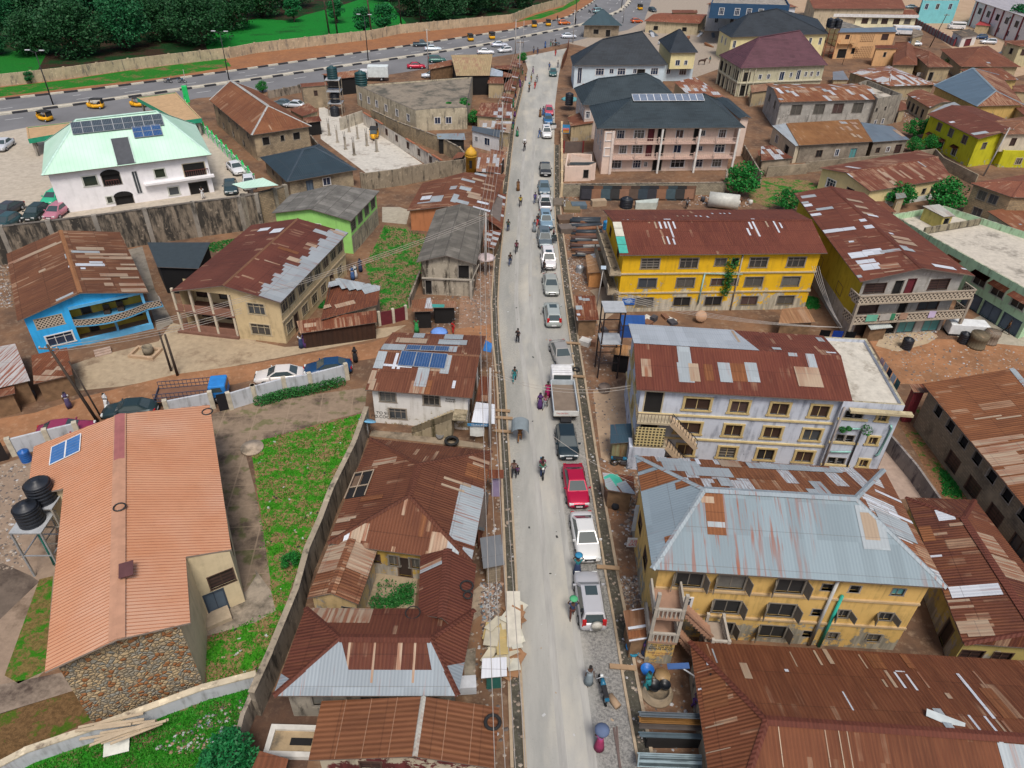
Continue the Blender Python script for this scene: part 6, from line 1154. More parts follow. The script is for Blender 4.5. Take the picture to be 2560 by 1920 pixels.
for i,(lb_,px,z,r)in enumerate((('rust shack with white-grey front end beside the leafy tree',E(2,1900,1000,2212,1025,2212,890,1945,888),2.8,rust(101,(.17,.05,.035),tan=.2,galv=.15)),('pale pinkish tin shack roof above the little slate-roofed house',E(2,1930,1105,2190,1150,2212,1050,1930,1038),2.6,rust(102,(.42,.3,.26),(.3,.16,.12),.3,.3)),('brown roof shack beside the unfinished block corner',E(2,2000,720,2150,722,2212,668,2010,665),3.,rr(103,.1)),('narrow rust roof shack under the wires near the road junction',E(2,2150,780,2212,780,2212,600,2130,600),3.,rr(104,.2)),('light blue-grey tin roof next to the tan sheet roof',E(2,2020,655,2130,660,2145,600,2020,585),3.,galv((.4,.46,.52),105,.05)),('rust shack roof by the road junction behind the poles',E(2,2050,590,2212,640,2212,560,2060,570),3.,rr(106,.1)))):
 shed('street_shack',lb_,px,z,r,tw,group='tin shacks along the upper street')
bld('slate_shop','tiny white house with dark slate roof beside the leafy tree',E(2,1862,1128,2108,1190,2112,1125,1870,1088),[2.8,2.8,3.,3.],0,'m',0,galv((.08,.1,.12),107,0.),plaster((.62,.62,.62),.2),oh=.15,W={'f':[(.15,1.1,.7,.8,'s'),(.55,.9,1.3,1.2,'s')]},cat='shop')
for k,(lb_,px,m_)in enumerate((('striped grey and rust tin lean-to beside the yellow minaret',E(2,1900,1480,2060,1495,2160,1340,1925,1318),rust(108,(.3,.12,.08),tan=.3,galv=.45,sheet=.5)),('small rust roof at the foot of the yellow minaret',E(2,1690,1375,1780,1360,1812,1318,1745,1315),rr(109)),('blue-grey tin roof in the yard beside the staircase block',E(2,1570,1200,1810,1208,1800,1150,1560,1155),galv((.25,.3,.33),110,.3)))):
 shed('tin_lean_to',lb_,px,2.6,m_,m_dark,group='tin lean-tos near the minaret')
shed('silver_patch_shack','silver and rust sheet shack beside the blue house',E(9,-120,60,260,-30)+E(5,130,1310,-40,1340),2.4,galv((.5,.47,.45),111,.5),m_wood)
shed('rusty_stall','rusty stall roof with pale front sheets in front of the blue house',E(5,290,1659,628,1580,580,1345,270,1410),2.3,rust(112,(.17,.055,.03),tan=.05),m_wood,patches=T(5,420,1560,1.,.9,pt,515,1525,.9,.7,pt,460,1615,5,.9,pt,478,1400,.2,1.6,pt))
shed('edge_shack','dim rusty shack wall and roof near the white-scarfed woman',E(9,-120,140,130,80,120,0,-60,10),2.2,rr(113,.1),m_wood)
shed('dark_canopy','charcoal sheet lean-to with open side painted pitch-black for shade by the retaining wall',E(5,1360,648,1715,662,1818,435,1272,435),[3.4,3.4,3.6,3.6],plain((.035,.05,.06),.7),plain((.006,.006,.007),.95))  # near-black walls stand for the shade within the open side
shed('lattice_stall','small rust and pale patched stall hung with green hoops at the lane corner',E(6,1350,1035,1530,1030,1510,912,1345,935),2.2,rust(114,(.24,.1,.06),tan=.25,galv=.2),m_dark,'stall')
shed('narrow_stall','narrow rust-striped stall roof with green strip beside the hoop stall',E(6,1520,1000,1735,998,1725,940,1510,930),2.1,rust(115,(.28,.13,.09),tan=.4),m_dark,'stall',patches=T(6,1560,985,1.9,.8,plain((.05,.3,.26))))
mn=at((2,1860,1600));r_=empty('minaret',mn,0,'short yellow minaret with round ribbed dome beside the street','minaret');my=plain((.62,.34,.03))
b=MB();b.lathe((0,0,0),[(.8,0),(.8,4.5),(.95,4.55),(.95,4.7)],12);b.build('shaft',my,r_);b=MB();b.lathe((0,0,4.7),[(.92,0),(.85,.45),(.55,.9),(.22,1.15),(.08,1.3),(.1,1.4),(.02,1.5)],16);b.build('dome',my,r_)
b=MB();b.box((0,-.8,2.9),.4,.06,1.2);b.build('opening',m_dark,r_)
# vehicles (local +y is forward)
pm=plain((.5,.5,.5),.3,.2,.02);m_tyre=plain((.02,.02,.02),.85);m_rim=plain((.4,.4,.42),.35,.5);m_wg2=glassm((.045,.065,.07),.06)
m_hl=plain((.7,.72,.7),.15);m_tl=plain((.45,.01,.01),.25);m_plate=plain((.7,.7,.7));m_trim=plain((.02,.02,.022),.6)
def hull(st,hw,m=0,b=None):
 b=b or MB();n=len(st);P=[]
 for y,k,zb_,zt in st:
  h=hw*k;zm=zb_+(zt-zb_)*.55
  P+=[V(p)for p in((-h*.82,y,zb_),(-h,y,zb_+.12),(-h,y,zm),(-h*.93,y,zt-.03),(-h*.72,y,zt),(0,y,zt+.025),(h*.72,y,zt),(h*.93,y,zt-.03),(h,y,zm),(h,y,zb_+.12),(h*.82,y,zb_))]
 F=[(i*11+j,(i+1)*11+j,(i+1)*11+(j+1)%11,i*11+(j+1)%11)for i in range(n-1)for j in range(11)]+[tuple(range(11)),tuple(range(n*11-1,(n-1)*11-1,-1))]
 b.mesh(P,[f[::-1]for f in F],m,True);return b
def glasspart(name,quad,root,k=.86,m=None,out=.012):
 c=sum(quad,V())/4;n=(quad[1]-quad[0]).cross(quad[2]-quad[0]).normalized()
 if n.dot(c-V((0,c.y*.3,.8)))<0:n=-n
 b=MB();P=[c+(p-c)*k+n*out for p in quad];b.poly(P if(P[1]-P[0]).cross(P[2]-P[0]).dot(n)>0 else P[::-1]);return b.build(name,m or m_wg2,root)
def wheel(root,x,y,r=.32,w_=.22,name='wheel'):
 b=MB();n=14;b.tube([(x-w_/2,y,r),(x+w_/2,y,r)],r,n);o=b.build(name,m_tyre,root)
 c=MB();s=1 if x>0 else-1;c.tube([(x+s*w_*.4,y,r),(x+s*(w_/2+.015),y,r)],r*.62,10);c.build('rim',m_rim,o);return o
def make_car(kind):
 root=empty(kind,(0,0,-80));hw=.88
 S={'sedan':([(-2.28,.8,.42,.7),(-2.15,.93,.25,.9),(-1.6,1,.2,.97),(-.9,1,.19,.95),(.9,1,.19,.93),(1.4,.99,.2,.87),(2.05,.93,.24,.74),(2.28,.78,.36,.58)],.93,(-1.75,1.05,-1.0,.25),1.42,.9),'suv':([(-2.25,.86,.42,.85),(-2.15,.97,.3,1.0),(-1.5,1,.27,1.06),(.9,1,.27,1.04),(1.4,1,.28,1.0),(2.05,.95,.3,.9),(2.25,.82,.4,.7)],1.03,(-2.17,1.1,-1.9,.4),1.68,.93),'hatch':([(-1.95,.82,.42,.8),(-1.85,.95,.28,.93),(-1.2,1,.2,.97),(.9,1,.2,.93),(1.3,.98,.22,.86),(1.85,.92,.26,.74),(2.02,.78,.38,.6)],.93,(-1.85,1.05,-1.45,.2),1.45,.9),'pickup':([(-2.5,.9,.45,.95),(-2.4,1,.4,1.0),(.9,1,.38,1.0),(1.4,1,.38,.98),(2.1,.96,.38,.9),(2.35,.84,.5,.7)],.99,(-.75,1.1,-.6,.4),1.7,.92)}[kind]
 st,belt,(ra,fa,rt,ft),top,ck=S;b=hull(st,hw)
 a,t_=hw*ck,hw*ck*.78;zt=top
 B4=[V((-a,fa,belt)),V((a,fa,belt)),V((a,ra,belt)),V((-a,ra,belt))];T4=[V((-t_,ft,zt-.03)),V((t_,ft,zt-.03)),V((t_,rt,zt-.04)),V((-t_,rt,zt-.04))]
 T5=[V((-t_*.8,ft-.12,zt)),V((t_*.8,ft-.12,zt)),V((t_*.8,rt+.12,zt)),V((-t_*.8,rt+.12,zt))]
 b.mesh(B4+T4+T5,[(1,0,4,5),(2,1,5,6),(3,2,6,7),(0,3,7,4),(5,4,8,9),(6,5,9,10),(7,6,10,11),(4,7,11,8),(8,11,10,9)],0,False)
 if kind=='pickup':
  for i in range(len(b.f)):pass
  b.mesh([(-.74,-.85,1.035),(.74,-.85,1.035),(.74,-2.38,1.035),(-.74,-2.38,1.035)],[(0,3,2,1)],1)
 b.build('body',[pm,m_trim],root)
 glasspart('windscreen',[B4[0],B4[1],T4[1],T4[0]],root,.88);glasspart('rear_window',[B4[2],B4[3],T4[3],T4[2]],root,.84)
 for s,(i,j)in((1,(1,2)),(-1,(3,0))):glasspart('side_window',[B4[i],B4[j],T4[j],T4[i]],root,.84)
 if kind in('suv',):b=MB();b.box((0,-.1,zt+.005),.8,.75,.012);b.build('sunroof',m_wg2,root)
 L=st[-1][0];wy_=L-.95;wr=-st[0][0]-.85;r=.33 if kind in('suv','pickup')else .3
 for x in(-hw+.06,hw-.06):
  for y in(wy_,-wr):wheel(root,x,y,r)
 for s in(-1,1):
  b=MB();b.box((s*hw*.68,L-.2,.56+.1*(r>.31)),.34,.3,.15);b.build('headlight',m_hl,root)
  b=MB();b.box((s*hw*.74,st[0][0]+.1,.66+.1*(r>.31)),.26,.16,.2+.35*(kind=='suv'));b.build('tail_light',m_tl,root)
  b=MB();b.box((s*(hw+.08),fa-.3,belt+.02),.2,.1,.13);b.build('wing_mirror',pm,root)
 for y in(L+.0,st[0][0]-.01):b=MB();b.box((0,y,.42),.5,.03,.14);b.build('number_plate',m_plate,root)
 b=MB();b.box((0,L-.05,.5),.8,.12,.14);b.build('grille',m_trim,root)
 return reg(root)
PR={k:make_car(k)for k in('sedan','suv','hatch','pickup')}
NMS={'sedan':'sedan_car','suv':'estate_car','hatch':'hatchback_car','pickup':'pickup_truck'}
def heading(px,deg=None):return rad(deg)
used={}
def car(kind,px,deg,col,label,group=None,z=0.,met=.2,s=1.):
 p=at(px,z+.75);p.z=z
 o=copy_tree(PR[kind],p,rad(deg),label,group,s,[(pm,plain(col,.28,met,.02))],'pickup' if kind=='pickup' else 'car');o.name=NMS[kind];return o
gk='cars parked along the street kerb'
SIL,WHT,BLK=(.42,.44,.45),(.72,.72,.72),(.03,.035,.04)
for k,px,dg,c,l in(('sedan',(11,553,860),184,(.42,.01,.05),'crimson sedan between the black hatchback and the white sedan'),('sedan',(11,635,1300),185,(.74,.74,.72),'white sedan with pale gold bonnet directly behind the crimson car'),('hatch',(11,475,485),183,(.02,.035,.045),'glossy black-teal hatchback below the white flatbed truck'),('sedan',(7,427,1385),190,(.34,.33,.31),'grey-tan sedan parked alone at a slight angle above the white truck'),('suv',(7,350,1045),3,(.4,.44,.42),'silver estate seen from behind with bright red tail lights'),('sedan',(7,336,785),183,(.36,.38,.35),'silver-green sedan with open sunroof below the white estate'),('suv',(7,315,572),182,(.74,.72,.72),'white estate with a man leaning on its bonnet'),('suv',(7,282,395),183,(.12,.15,.17),'dark grey estate with roof bars and an open door'),('suv',(7,292,240),183,(.2,.3,.38),'light steel-blue estate between the white pickup and dark estate'),('pickup',(7,285,82),2,(.7,.7,.7),'white pickup with its rear toward the viewer in the parked row'),('sedan',(3,278,1610),182,(.14,.2,.24),'slate-blue sedan tucked behind the black pickup'),('pickup',(3,288,1455),181,(.045,.05,.055),'black pickup with chrome nose facing the viewer'),('suv',(3,300,1140),181,(.72,.72,.72),'white estate with its door swung open beside the kerb'),('hatch',(3,312,1025),182,(.04,.14,.3),'deep blue hatchback squeezed between pink and white cars'),('hatch',(3,320,950),182,(.55,.09,.13),'coral pink hatchback at the head of the short parked line'),('sedan',(3,355,620),178,(.05,.14,.14),'dark teal sedan standing alone near the junction')):car(k,px,dg,c,l,gk)
sv=car('suv',(15,672,190),3,(.5,.5,.52),'silver estate with round spare wheel on its tail',gk)
b=MB();b.tube([(.15,-2.42,.95),(.15,-2.22,.95)],.36,16);b.build('spare_wheel',plain((.5,.48,.42),.5),sv)
for px,sx in(((3,362,1105),1),((7,360,425),1)):b=MB();b.box((0,0,0),.9,.07,.6,.2);b.box((-.0,0,.6),.7,.05,.35,.2,1);o=b.build('open_car_door',[plain((.72,)*3 if px[0]==3 else(.05,.06,.07)),m_wg2]);o.location=at(px,.4)+V((0,0,-.05));tag(o,'open %s door sticking out from a parked estate'%('white' if px[0]==3 else 'dark'),'car door')
gl='cars beside the dirt lane'
car('sedan',(9,1120,205),-79,(.025,.045,.05),'black sedan beside the salmon hall roof',gl).rotation_euler.z=rad(101)
car('sedan',(9,560,385),-76,(.3,.04,.1),'maroon-pink sedan with sunroof on the dirt lane',gl)
car('sedan',(6,200,1570),100,(.74,.7,.66),'off-white sedan behind the grey compound wall',gl);car('sedan',(6,620,1505),103,(.015,.06,.15),'navy blue sedan behind the compound wall next to the black-robed woman',gl)
gp='cars in the office parking lot'
for k,px,dg,c,l in(('sedan',(1,2035,1440),215,(.74,.74,.76),'white sedan parked by the green fence'),('sedan',(1,1990,1600),200,(.04,.07,.08),'dark green sedan below the white one by the fence'),('hatch',(1,2150,1570),200,(.72,.74,.76),'white hatchback half hidden by the mint canopy'),('sedan',(1,25,1240),190,(.6,.62,.66),'silver car standing alone in the lot'),('sedan',(5,60,140),175,(.06,.06,.07),'dark grey car with red tail above the teal hatchback'),('hatch',(5,50,250),178,(.04,.09,.1),'dark teal hatchback touching the retaining wall'),('hatch',(5,302,165),183,(.03,.05,.05),'black hatchback with pale bonnet beside the pink car'),('hatch',(5,485,155),180,(.5,.2,.26),'dusty pink hatchback by the office corner'),('hatch',(5,460,35),180,(.05,.5,.28),'bright green hatchback behind the pink one')):car(k,px,dg,c,l,gp,PZ)
gm_='cars on the main road'
for k,px,dg,c,l in(('pickup',(2,1435,375),-79,(.08,.12,.14),'dark teal double-cab pickup on the far carriageway'),('sedan',(2,1528,412),-79,(.6,.68,.74),'pale blue-silver sedan in front of the dark pickup'),('sedan',(2,2105,378),-78,(.55,.58,.66),'silver coupe near the junction on the main road'),('sedan',(2,1385,562),-80,(.45,.02,.05),'red car standing beside the low green hut'),('suv',(2,1565,512),-80,(.05,.14,.12),'dark green estate behind the rust workshop'),('sedan',(2,1512,642),96,(.65,.7,.76),'white-blue sedan in the workshop yard'),('sedan',(2,1985,440),-85,(.74,.74,.76),'white car with raised bonnet near the tan sheet roof'),('hatch',(2,2150,425),120,(.72,)*3,'white van-like car with a man beside it'),('sedan',(3,490,305),-80,(.62,.65,.7),'silver sedan by the pink stall at the junction'),('suv',(3,750,90),-60,(.25,.4,.42),'teal-silver car above the small grey hip roof'),('hatch',(3,450,190),-72,(.6,.16,.04),'orange taxi on the far carriageway'),('hatch',(3,1078,175),-70,(.55,.12,.04),'orange-red taxi near the long rust shop'),('suv',(4,1905,358),85,(.62,.64,.68),'silver estate in the paved car yard'),('hatch',(4,1840,315),85,(.02,.05,.12),'dark blue car behind the silver estate'),('sedan',(4,1260,370),85,(.7,.72,.74),'white car below the street tent'),('sedan',(4,1235,55),85,(.16,.22,.26),'dark car behind the cream row'),('sedan',(2,330,895),80,(.6,.65,.7),'white car in the yard beside the block hut'),('sedan',(2,220,885),80,(.1,.14,.16),'dark car behind the orange-rust hip roof'),('sedan',(4,2040,462),70,(.66,)*3,'white car half hidden behind the red-brown hip roof'),('hatch',(3,1215,80),200,(.04,.06,.08),'dark car parked by the roadside forecourt')):car(k,px,dg,c,l,gm_)
def box_vehicle(name,label,px,deg,parts,cat,z=0.,wl=(),gl_=()):
 p=at(px,z+1);p.z=z;r=empty(name,p,rad(deg),label,cat)
 for nm,c,sx,sy,sz,m in parts:b=MB();b.box(c,sx,sy,sz);b.build(nm,m,r,bevel=.06)
 for x,y,rr_ in wl:wheel(r,x,y,rr_,.26)
 for nm,q in gl_:b=MB();b.poly([V(v)for v in q]);b.poly([V(v)for v in q][::-1]);b.build(nm,m_wg2,r)
 return r
wht=plain((.74,.74,.75),.35)
W4=[(-.85,1.9,.4),(.85,1.9,.4),(-.85,-1.7,.4),(.85,-1.7,.4)]
box_vehicle('minibus','white minibus with dark windows in the paved car yard',(4,1630,225),85,[('body',(0,0,.35),1.9,5.2,1.0,wht),('cabin',(0,-.3,1.3),1.8,4.5,.95,wht),('window_band',(0,-.3,1.45),1.84,4.2,.5,m_wg2)],'van',0,W4)
box_vehicle('street_bus','white bus body with round emblem parked behind the orange-tan block',(4,1190,275),88,[('body',(0,0,.5),2.4,8,2.2,wht),('window_band',(0,0,1.6),2.44,7,.6,plain((.2,.3,.45)))],'bus',0,[(-1.1,2.5,.45),(1.1,2.5,.45),(-1.1,-2.5,.45),(1.1,-2.5,.45)])
box_vehicle('box_truck','white box truck behind the open timber shed',(2,1020,655),95,[('cargo_box',(0,-1.0,.9),2.4,4.6,2.3,plain((.68,.74,.74),.5)),('cab',(0,2.2,.5),2.1,1.7,1.8,wht),('windscreen',(0,3.0,1.4),1.8,.16,.7,m_wg2)],'truck',0,W4)
p=at((11,445,95),1.0);p.z=0;r=empty('flatbed_truck',p,rad(2),'white truck with an empty open load bed and red lettering on its tailgate','truck')
b=MB();b.box((0,2.75,.55),2.0,1.7,1.45);b.build('cab',wht,r,bevel=.15)
b=MB();b.poly([(-.85,3.62,1.35),(.85,3.62,1.35),(.75,3.56,1.95),(-.75,3.56,1.95)]);b.poly([(-.8,1.88,1.4),(-.8,1.88,1.9),(.8,1.88,1.9),(.8,1.88,1.4)]);b.build('windscreen',m_wg2,r)
b=MB()
for i in range(4):b.beam((-.85,2.1+i*.38,2.05),(.85,2.1+i*.38,2.05),.06,.05)
b.build('roof_rack',m_white,r)
b=MB();b.box((0,-.6,.8),2.2,4.7,.12);b.build('load_bed',plain((.22,.17,.13),.9),r)
for c,sx,sy in(((-1.08,-.6,.9),.07,4.7),((1.08,-.6,.9),.07,4.7),((0,-2.95,.9),2.2,.07),((0,1.75,.9),2.2,.07)):b=MB();b.box(c,sx,sy,.55);b.build('tailgate' if c[1]<-2 else 'bed_side',plain((.5,.56,.6)if c[1]>-2 else(.72,.72,.68)),r)
b=MB();b.box((0,-.5,.45),.9,6.2,.3);b.build('chassis',m_trim,r);text('The-Ola-Om',(-.35,-3.0,1.2),.2,0,plain((.5,.03,.02)),parent=r)
for x in(-.9,.9):
 for y in(2.6,-1.9):wheel(r,x,y,.4,.28)
def railtruck(name,label,px,deg,cc,L=4.4,tall=.9,bars=1,side=None):
 p=at(px,.9);p.z=0;r=empty(name,p,rad(deg),label,'truck');hl=L/2;mp=plain(cc,.4);ms_=side or mp
 b=MB();b.box((0,hl+.75,.5),1.9,1.5,1.4);b.build('cab',mp,r,bevel=.14);b=MB();b.poly([(-.8,hl+1.52,1.25),(.8,hl+1.52,1.25),(.75,hl+1.5,1.75),(-.75,hl+1.5,1.75)])
 for s in(-1,1):b.poly([(s*.96,hl+.3,1.25),(s*.96,hl+1.2,1.25),(s*.96,hl+1.1,1.75),(s*.96,hl+.3,1.75)])
 b.build('windscreen',m_wg2,r);b=MB();b.box((0,0,.75),2.0,L,.12);b.build('load_bed',plain((.2,.1,.06),.9),r)
 for s in(-1,1):
  b=MB()
  if bars:
   k=int(L/.35)
   for i in range(k+1):y=-hl+L*i/k;b.beam((s*.98,y,.85),(s*.98,y,.85+tall),.035)
   for z in(.9,.85+tall*.5,.85+tall):b.beam((s*.98,-hl,z),(s*.98,hl,z),.05)
  else:b.box((s*1.0,0,.85),.07,L,tall)
  b.build('bed_side',ms_,r)
 b=MB();b.box((0,-hl,.85),2.0,.06,.3);b.box((0,hl,.85),2.0,.06,tall);b.build('tailboard',ms_,r)
 for x in(-.85,.85):
  for y in(hl+.6,-hl+.9):wheel(r,x,y,.38,.26)
 return r
railtruck('cage_truck','blue truck with a barred load bed behind the compound wall',(9,1590,75),-78,(.03,.22,.6),4.6,.8,1,plain((.05,.06,.1)))
railtruck('timber_lorry','dark green lorry with tall wooden side boards by the shop house',(0,1107,772),185,(.02,.13,.14),3.2,1.1,0,plain((.28,.18,.11),.9))
yk=plain((.85,.42,.01),.4)
kk=empty('tricycle_taxi',(0,0,-80));b=hull([(-1.3,.9,.3,.75),(-1.2,1,.22,.85),(.2,1,.22,.62),(.9,.6,.3,.95),(1.25,.3,.35,.9)],.65);b.build('body',yk,kk)
b=MB();b.box((0,-.35,1.45),1.25,1.9,.12);b.mesh([(-.6,-1.28,.8),(.6,-1.28,.8),(.6,-1.2,1.5),(-.6,-1.2,1.5)],[(0,1,2,3)]);b.build('canopy',plain((.03,.03,.03),.8),kk,bevel=.06)
b=MB();b.poly([(-.5,.78,.95),(.5,.78,.95),(.48,.55,1.48),(-.48,.55,1.48)]);b.build('windscreen',m_wg2,kk)
b=MB()
for x in(-.6,.6):
 for y in(-1.15,.5):b.beam((x,y,.6),(x*.96,y,1.47),.05)
b.build('roof_posts',yk,kk);b=MB();b.box((0,-.75,.65),1.1,.5,.35);b.build('seat',m_trim,kk)
wheel(kk,.0,1.0,.22,.12);wheel(kk,-.6,-.85,.22,.12);wheel(kk,.6,-.85,.22,.12);reg(kk)
for px,dg,l in(((1,375,1010),75,'tricycle taxi before the long tan canopy'),((1,820,905),100,'tricycle taxi with passengers beside the median kerb'),((1,1190,892),100,'tricycle taxi half hidden by the tan canopy'),((2,1850,328),15,'lower one of two tricycle taxis on the far carriageway beyond the pickup'),((2,2035,312),15,'upper one of two tricycle taxis on the far carriageway beyond the pickup'),((2,1020,1165),185,'tricycle taxi parked among the bare columns on the white slab'),((3,190,212),5,'dark red tricycle taxi before the taxis on the far lane'),((3,312,200),5,'tricycle taxi with white front near the park wall end'),((3,1103,65),10,'yellow tricycle taxi near the top of the curve')):
 p=at(px,.7);p.z=0;o=copy_tree(kk,p,rad(dg),l,'tricycle taxis',1.18,cat='tricycle');o.name='tricycle_taxi'
mb_=empty('motorcycle',(0,0,-80))
for y in(-.62,.65):
 b=MB();P=[V((0,y+.29*math.cos(a*.5236),.3+.29*math.sin(a*.5236)))for a in range(13)];b.tube(P,.055,6,0,False);o=b.build('wheel',m_tyre,mb_);c=MB();c.tube([(-.04,y,.3),(.04,y,.3)],.12,8);c.build('hub',m_rim,o)
b=MB();b.box((0,-.35,.78),.28,.9,.1);b.box((0,-.3,.74),.2,.7,.06);b.build('seat',m_trim,mb_,bevel=.03);mbp=plain((.02,.14,.24),.3)
b=MB();b.tube([(0,-.02,.82),(0,.38,.86)],.16,10,r2=.12);b.box((0,-.75,.72),.24,.4,.12);b.build('fuel_tank',mbp,mb_)
b=MB();b.tube([(0,.65,.3),(0,.48,.75),(0,.4,.98)],.04,6);b.tube([(-.38,.3,1.02),(0,.42,.98),(.38,.3,1.02)],.025,6);b.tube([(0,.4,.8),(0,-.6,.35)],.05,6);b.build('frame',m_steel,mb_);b=MB();b.box((0,.05,.3),.3,.45,.35);b.build('engine',plain((.12,.12,.13),.4,.5),mb_,bevel=.04)
b=MB();b.lathe((0,.52,.85),[(.02,0),(.1,.02),(.1,.14),(.03,.16)],10);b.build('headlight',m_hl,mb_);reg(mb_)
MOTO=[((11,262,740),183,'motorcycle carrying two riders down the middle of the street'),((11,955,680),262,'motorcycle parked before the barred kiosk'),((15,785,980),8,'blue motorcycle standing on the gravel near the broken block'),((1,1450,700),265,'trailing motorcycle of the pair on the far carriageway'),((1,1572,700),265,'leading motorcycle of the pair on the far carriageway'),((3,672,100),200,'motorcycle near the teal-silver car'),((3,728,55),200,'motorcycle further up the curve'),((3,385,385),90,'motorcycle among the people at the junction')]
for px,dg,l in MOTO:
 p=at(px,.4);p.z=0;o=copy_tree(mb_,p,rad(dg),l,'motorcycles',1.05,cat='motorcycle');o.name='motorcycle'
for o in(list(PR.values())+[kk,mb_]):
 for c,ds in KID[o.name]:
  for d in ds:bpy.data.objects.remove(d)
  bpy.data.objects.remove(c)
 bpy.data.objects.remove(o)
# people
def skinned(edges,verts,radii,name,m,parent,sub=1):
 me=bpy.data.meshes.new(name);me.from_pydata([V(v)for v in verts],edges,[]);o=bpy.data.objects.new(name,me);COL.objects.link(o)
 s=o.modifiers.new('s','SKIN');s.use_smooth_shade=True;sub and setattr(o.modifiers.new('d','SUBSURF'),'levels',sub)
 for i,r_ in enumerate(radii):me.skin_vertices[0].data[i].radius=(r_,r_)if not hasattr(r_,'__len__')else r_
 me.skin_vertices[0].data[0].use_root=True
 if 'd' in o.modifiers:o.modifiers['d'].render_levels=sub
 n=bpy.data.meshes.new_from_object(o.evaluated_get(bpy.context.evaluated_depsgraph_get()));bpy.data.objects.remove(o)
 n.materials.clear();n.materials.append(m);q=bpy.data.objects.new(name,n);COL.objects.link(q);q.parent=parent;return q
skin=plain((.09,.045,.028),.6);cA,cB,cH=plain((.51,.5,.5),.9),plain((.49,.5,.5),.9),plain((.02,.018,.016),.9)
def figure(name,pose):
 """facing -y; stride, arms, dress"""
 r=empty(name,(0,0,-80));st,arm,robe=pose
 hip,kn,an=.92,.5,.09;ls=st
 def leg(s,f):return[V((s*.1,0,hip-.04)),V((s*.11,-f*.17-.02,kn)),V((s*.11,-f*.3+(.06 if f<0 else 0),an+(.05 if f<0 else 0))),V((s*.12,-f*.3-.14+(.06 if f<0 else 0),an-.05+(.0 if f<0 else 0)))]
 LL,RL=leg(-1,ls),leg(1,-ls)
 def armp(s,f):
  if arm=='up':return[V((s*.19,0,1.42)),V((s*.36,-.05,1.55)),V((s*.22,-.02,1.82))]
  if arm=='bent':return[V((s*.19,0,1.42)),V((s*.27,.05,1.14)),V((s*.17,-.2,1.12))]
  return[V((s*.19,0,1.42)),V((s*.25,.02+f*.06,1.14)),V((s*.25,-.1*f-.04,.9))]
 LA,RA=armp(-1,-ls),armp(1,ls)
 vs_=[V((0,0,.96)),V((0,0,1.2)),V((0,0,1.42)),V((0,-.01,1.52)),V((0,-.02,1.62)),V((0,-.02,1.74))];ed=[(0,1),(1,2),(2,3),(3,4),(4,5)];rd=[(.15,.11),(.13,.1),(.15,.09),.05,(.085,.1),(.07,.085)]
 def chain(base,pts,rs__):
  i=base
  for p,q in zip(pts,rs__):vs_.append(p);rd.append(q);ed.append((i,len(vs_)-1));i=len(vs_)-1
  return i
 for lg in(LL,RL):chain(0,lg,[.085,.06,.042,(.04,.03)])
 for s,A_ in((-1,LA),(1,RA)):
  w_=chain(2,A_,[.055,.042,.03]);d=(A_[2]-A_[1]).normalized();hnd=A_[2]+d*.07;pm_=chain(w_,[hnd],[(.035,.018)])
  for k in range(4):o_=V((0,(k-1.5)*.02,0));chain(pm_,[hnd+d*(.04+.01*(k in(1,2)))+o_,hnd+d*(.075+.012*(k in(1,2)))+o_+V((-s*.012,0,0))],[.009,.007])
  chain(w_,[A_[2]+d*.04+V((-s*.02,-.03,0)),A_[2]+d*.08+V((-s*.025,-.05,0))],[.01,.008])
 skinned(ed,vs_,rd,'body',skin,r)
 b=MB();b.box((0,-.125,1.63),.03,.04,.045);b.box((-.09,-.0,1.62),.02,.04,.06);b.box((.09,0,1.62),.02,.04,.06);b.build('face_relief',skin,r)
 b=MB();b.lathe((0,.0,1.66),[(.1,0),(.11,.04),(.1,.1),(.05,.145),(.005,.15)],10);b.build('hair',cH,r)
 e2=[(0,1),(1,2),(2,3),(3,4),(2,5),(5,6)]
 skinned(e2,[V((0,0,.9)),V((0,0,1.2)),V((0,0,1.44)),LA[0],LA[1].lerp(LA[0],.35),RA[0],RA[1].lerp(RA[0],.35)],[(.17,.125),(.155,.115),(.165,.1),.07,.065,.07,.065],'shirt',cA,r)
 if robe:
  b=MB();b.lathe((0,0,0),[(.3 if robe==1 else .24,.1),(.25,.55),(.19,.95),(.17,1.1)],12);b.build('gown',cB,r)
  if robe==2:b=MB();b.lathe((0,.02,1.3),[(.22,0),(.17,.15),(.125,.3),(.12,.42),(.03,.48)],12);b.build('headscarf',cB,r)
 else:
  skinned([(0,1),(1,2),(2,3),(0,4),(4,5),(5,6)],[V((0,0,.97)),LL[0],LL[1],LL[2]+V((0,0,.05)),RL[0],RL[1],RL[2]+V((0,0,.05))],[(.155,.12),.105,.085,.065,.105,.085,.065],'trousers',cB,r)
 return reg(r)
FG_={'walk':figure('person',(1,'down',0)),'stand':figure('person',(.2,'bent',0)),'gown':figure('person',(.6,'down',1)),'scarf':figure('person',(.5,'down',2)),'carry':figure('person',(.8,'up',0)),'carrygown':figure('person',(.5,'up',1))}
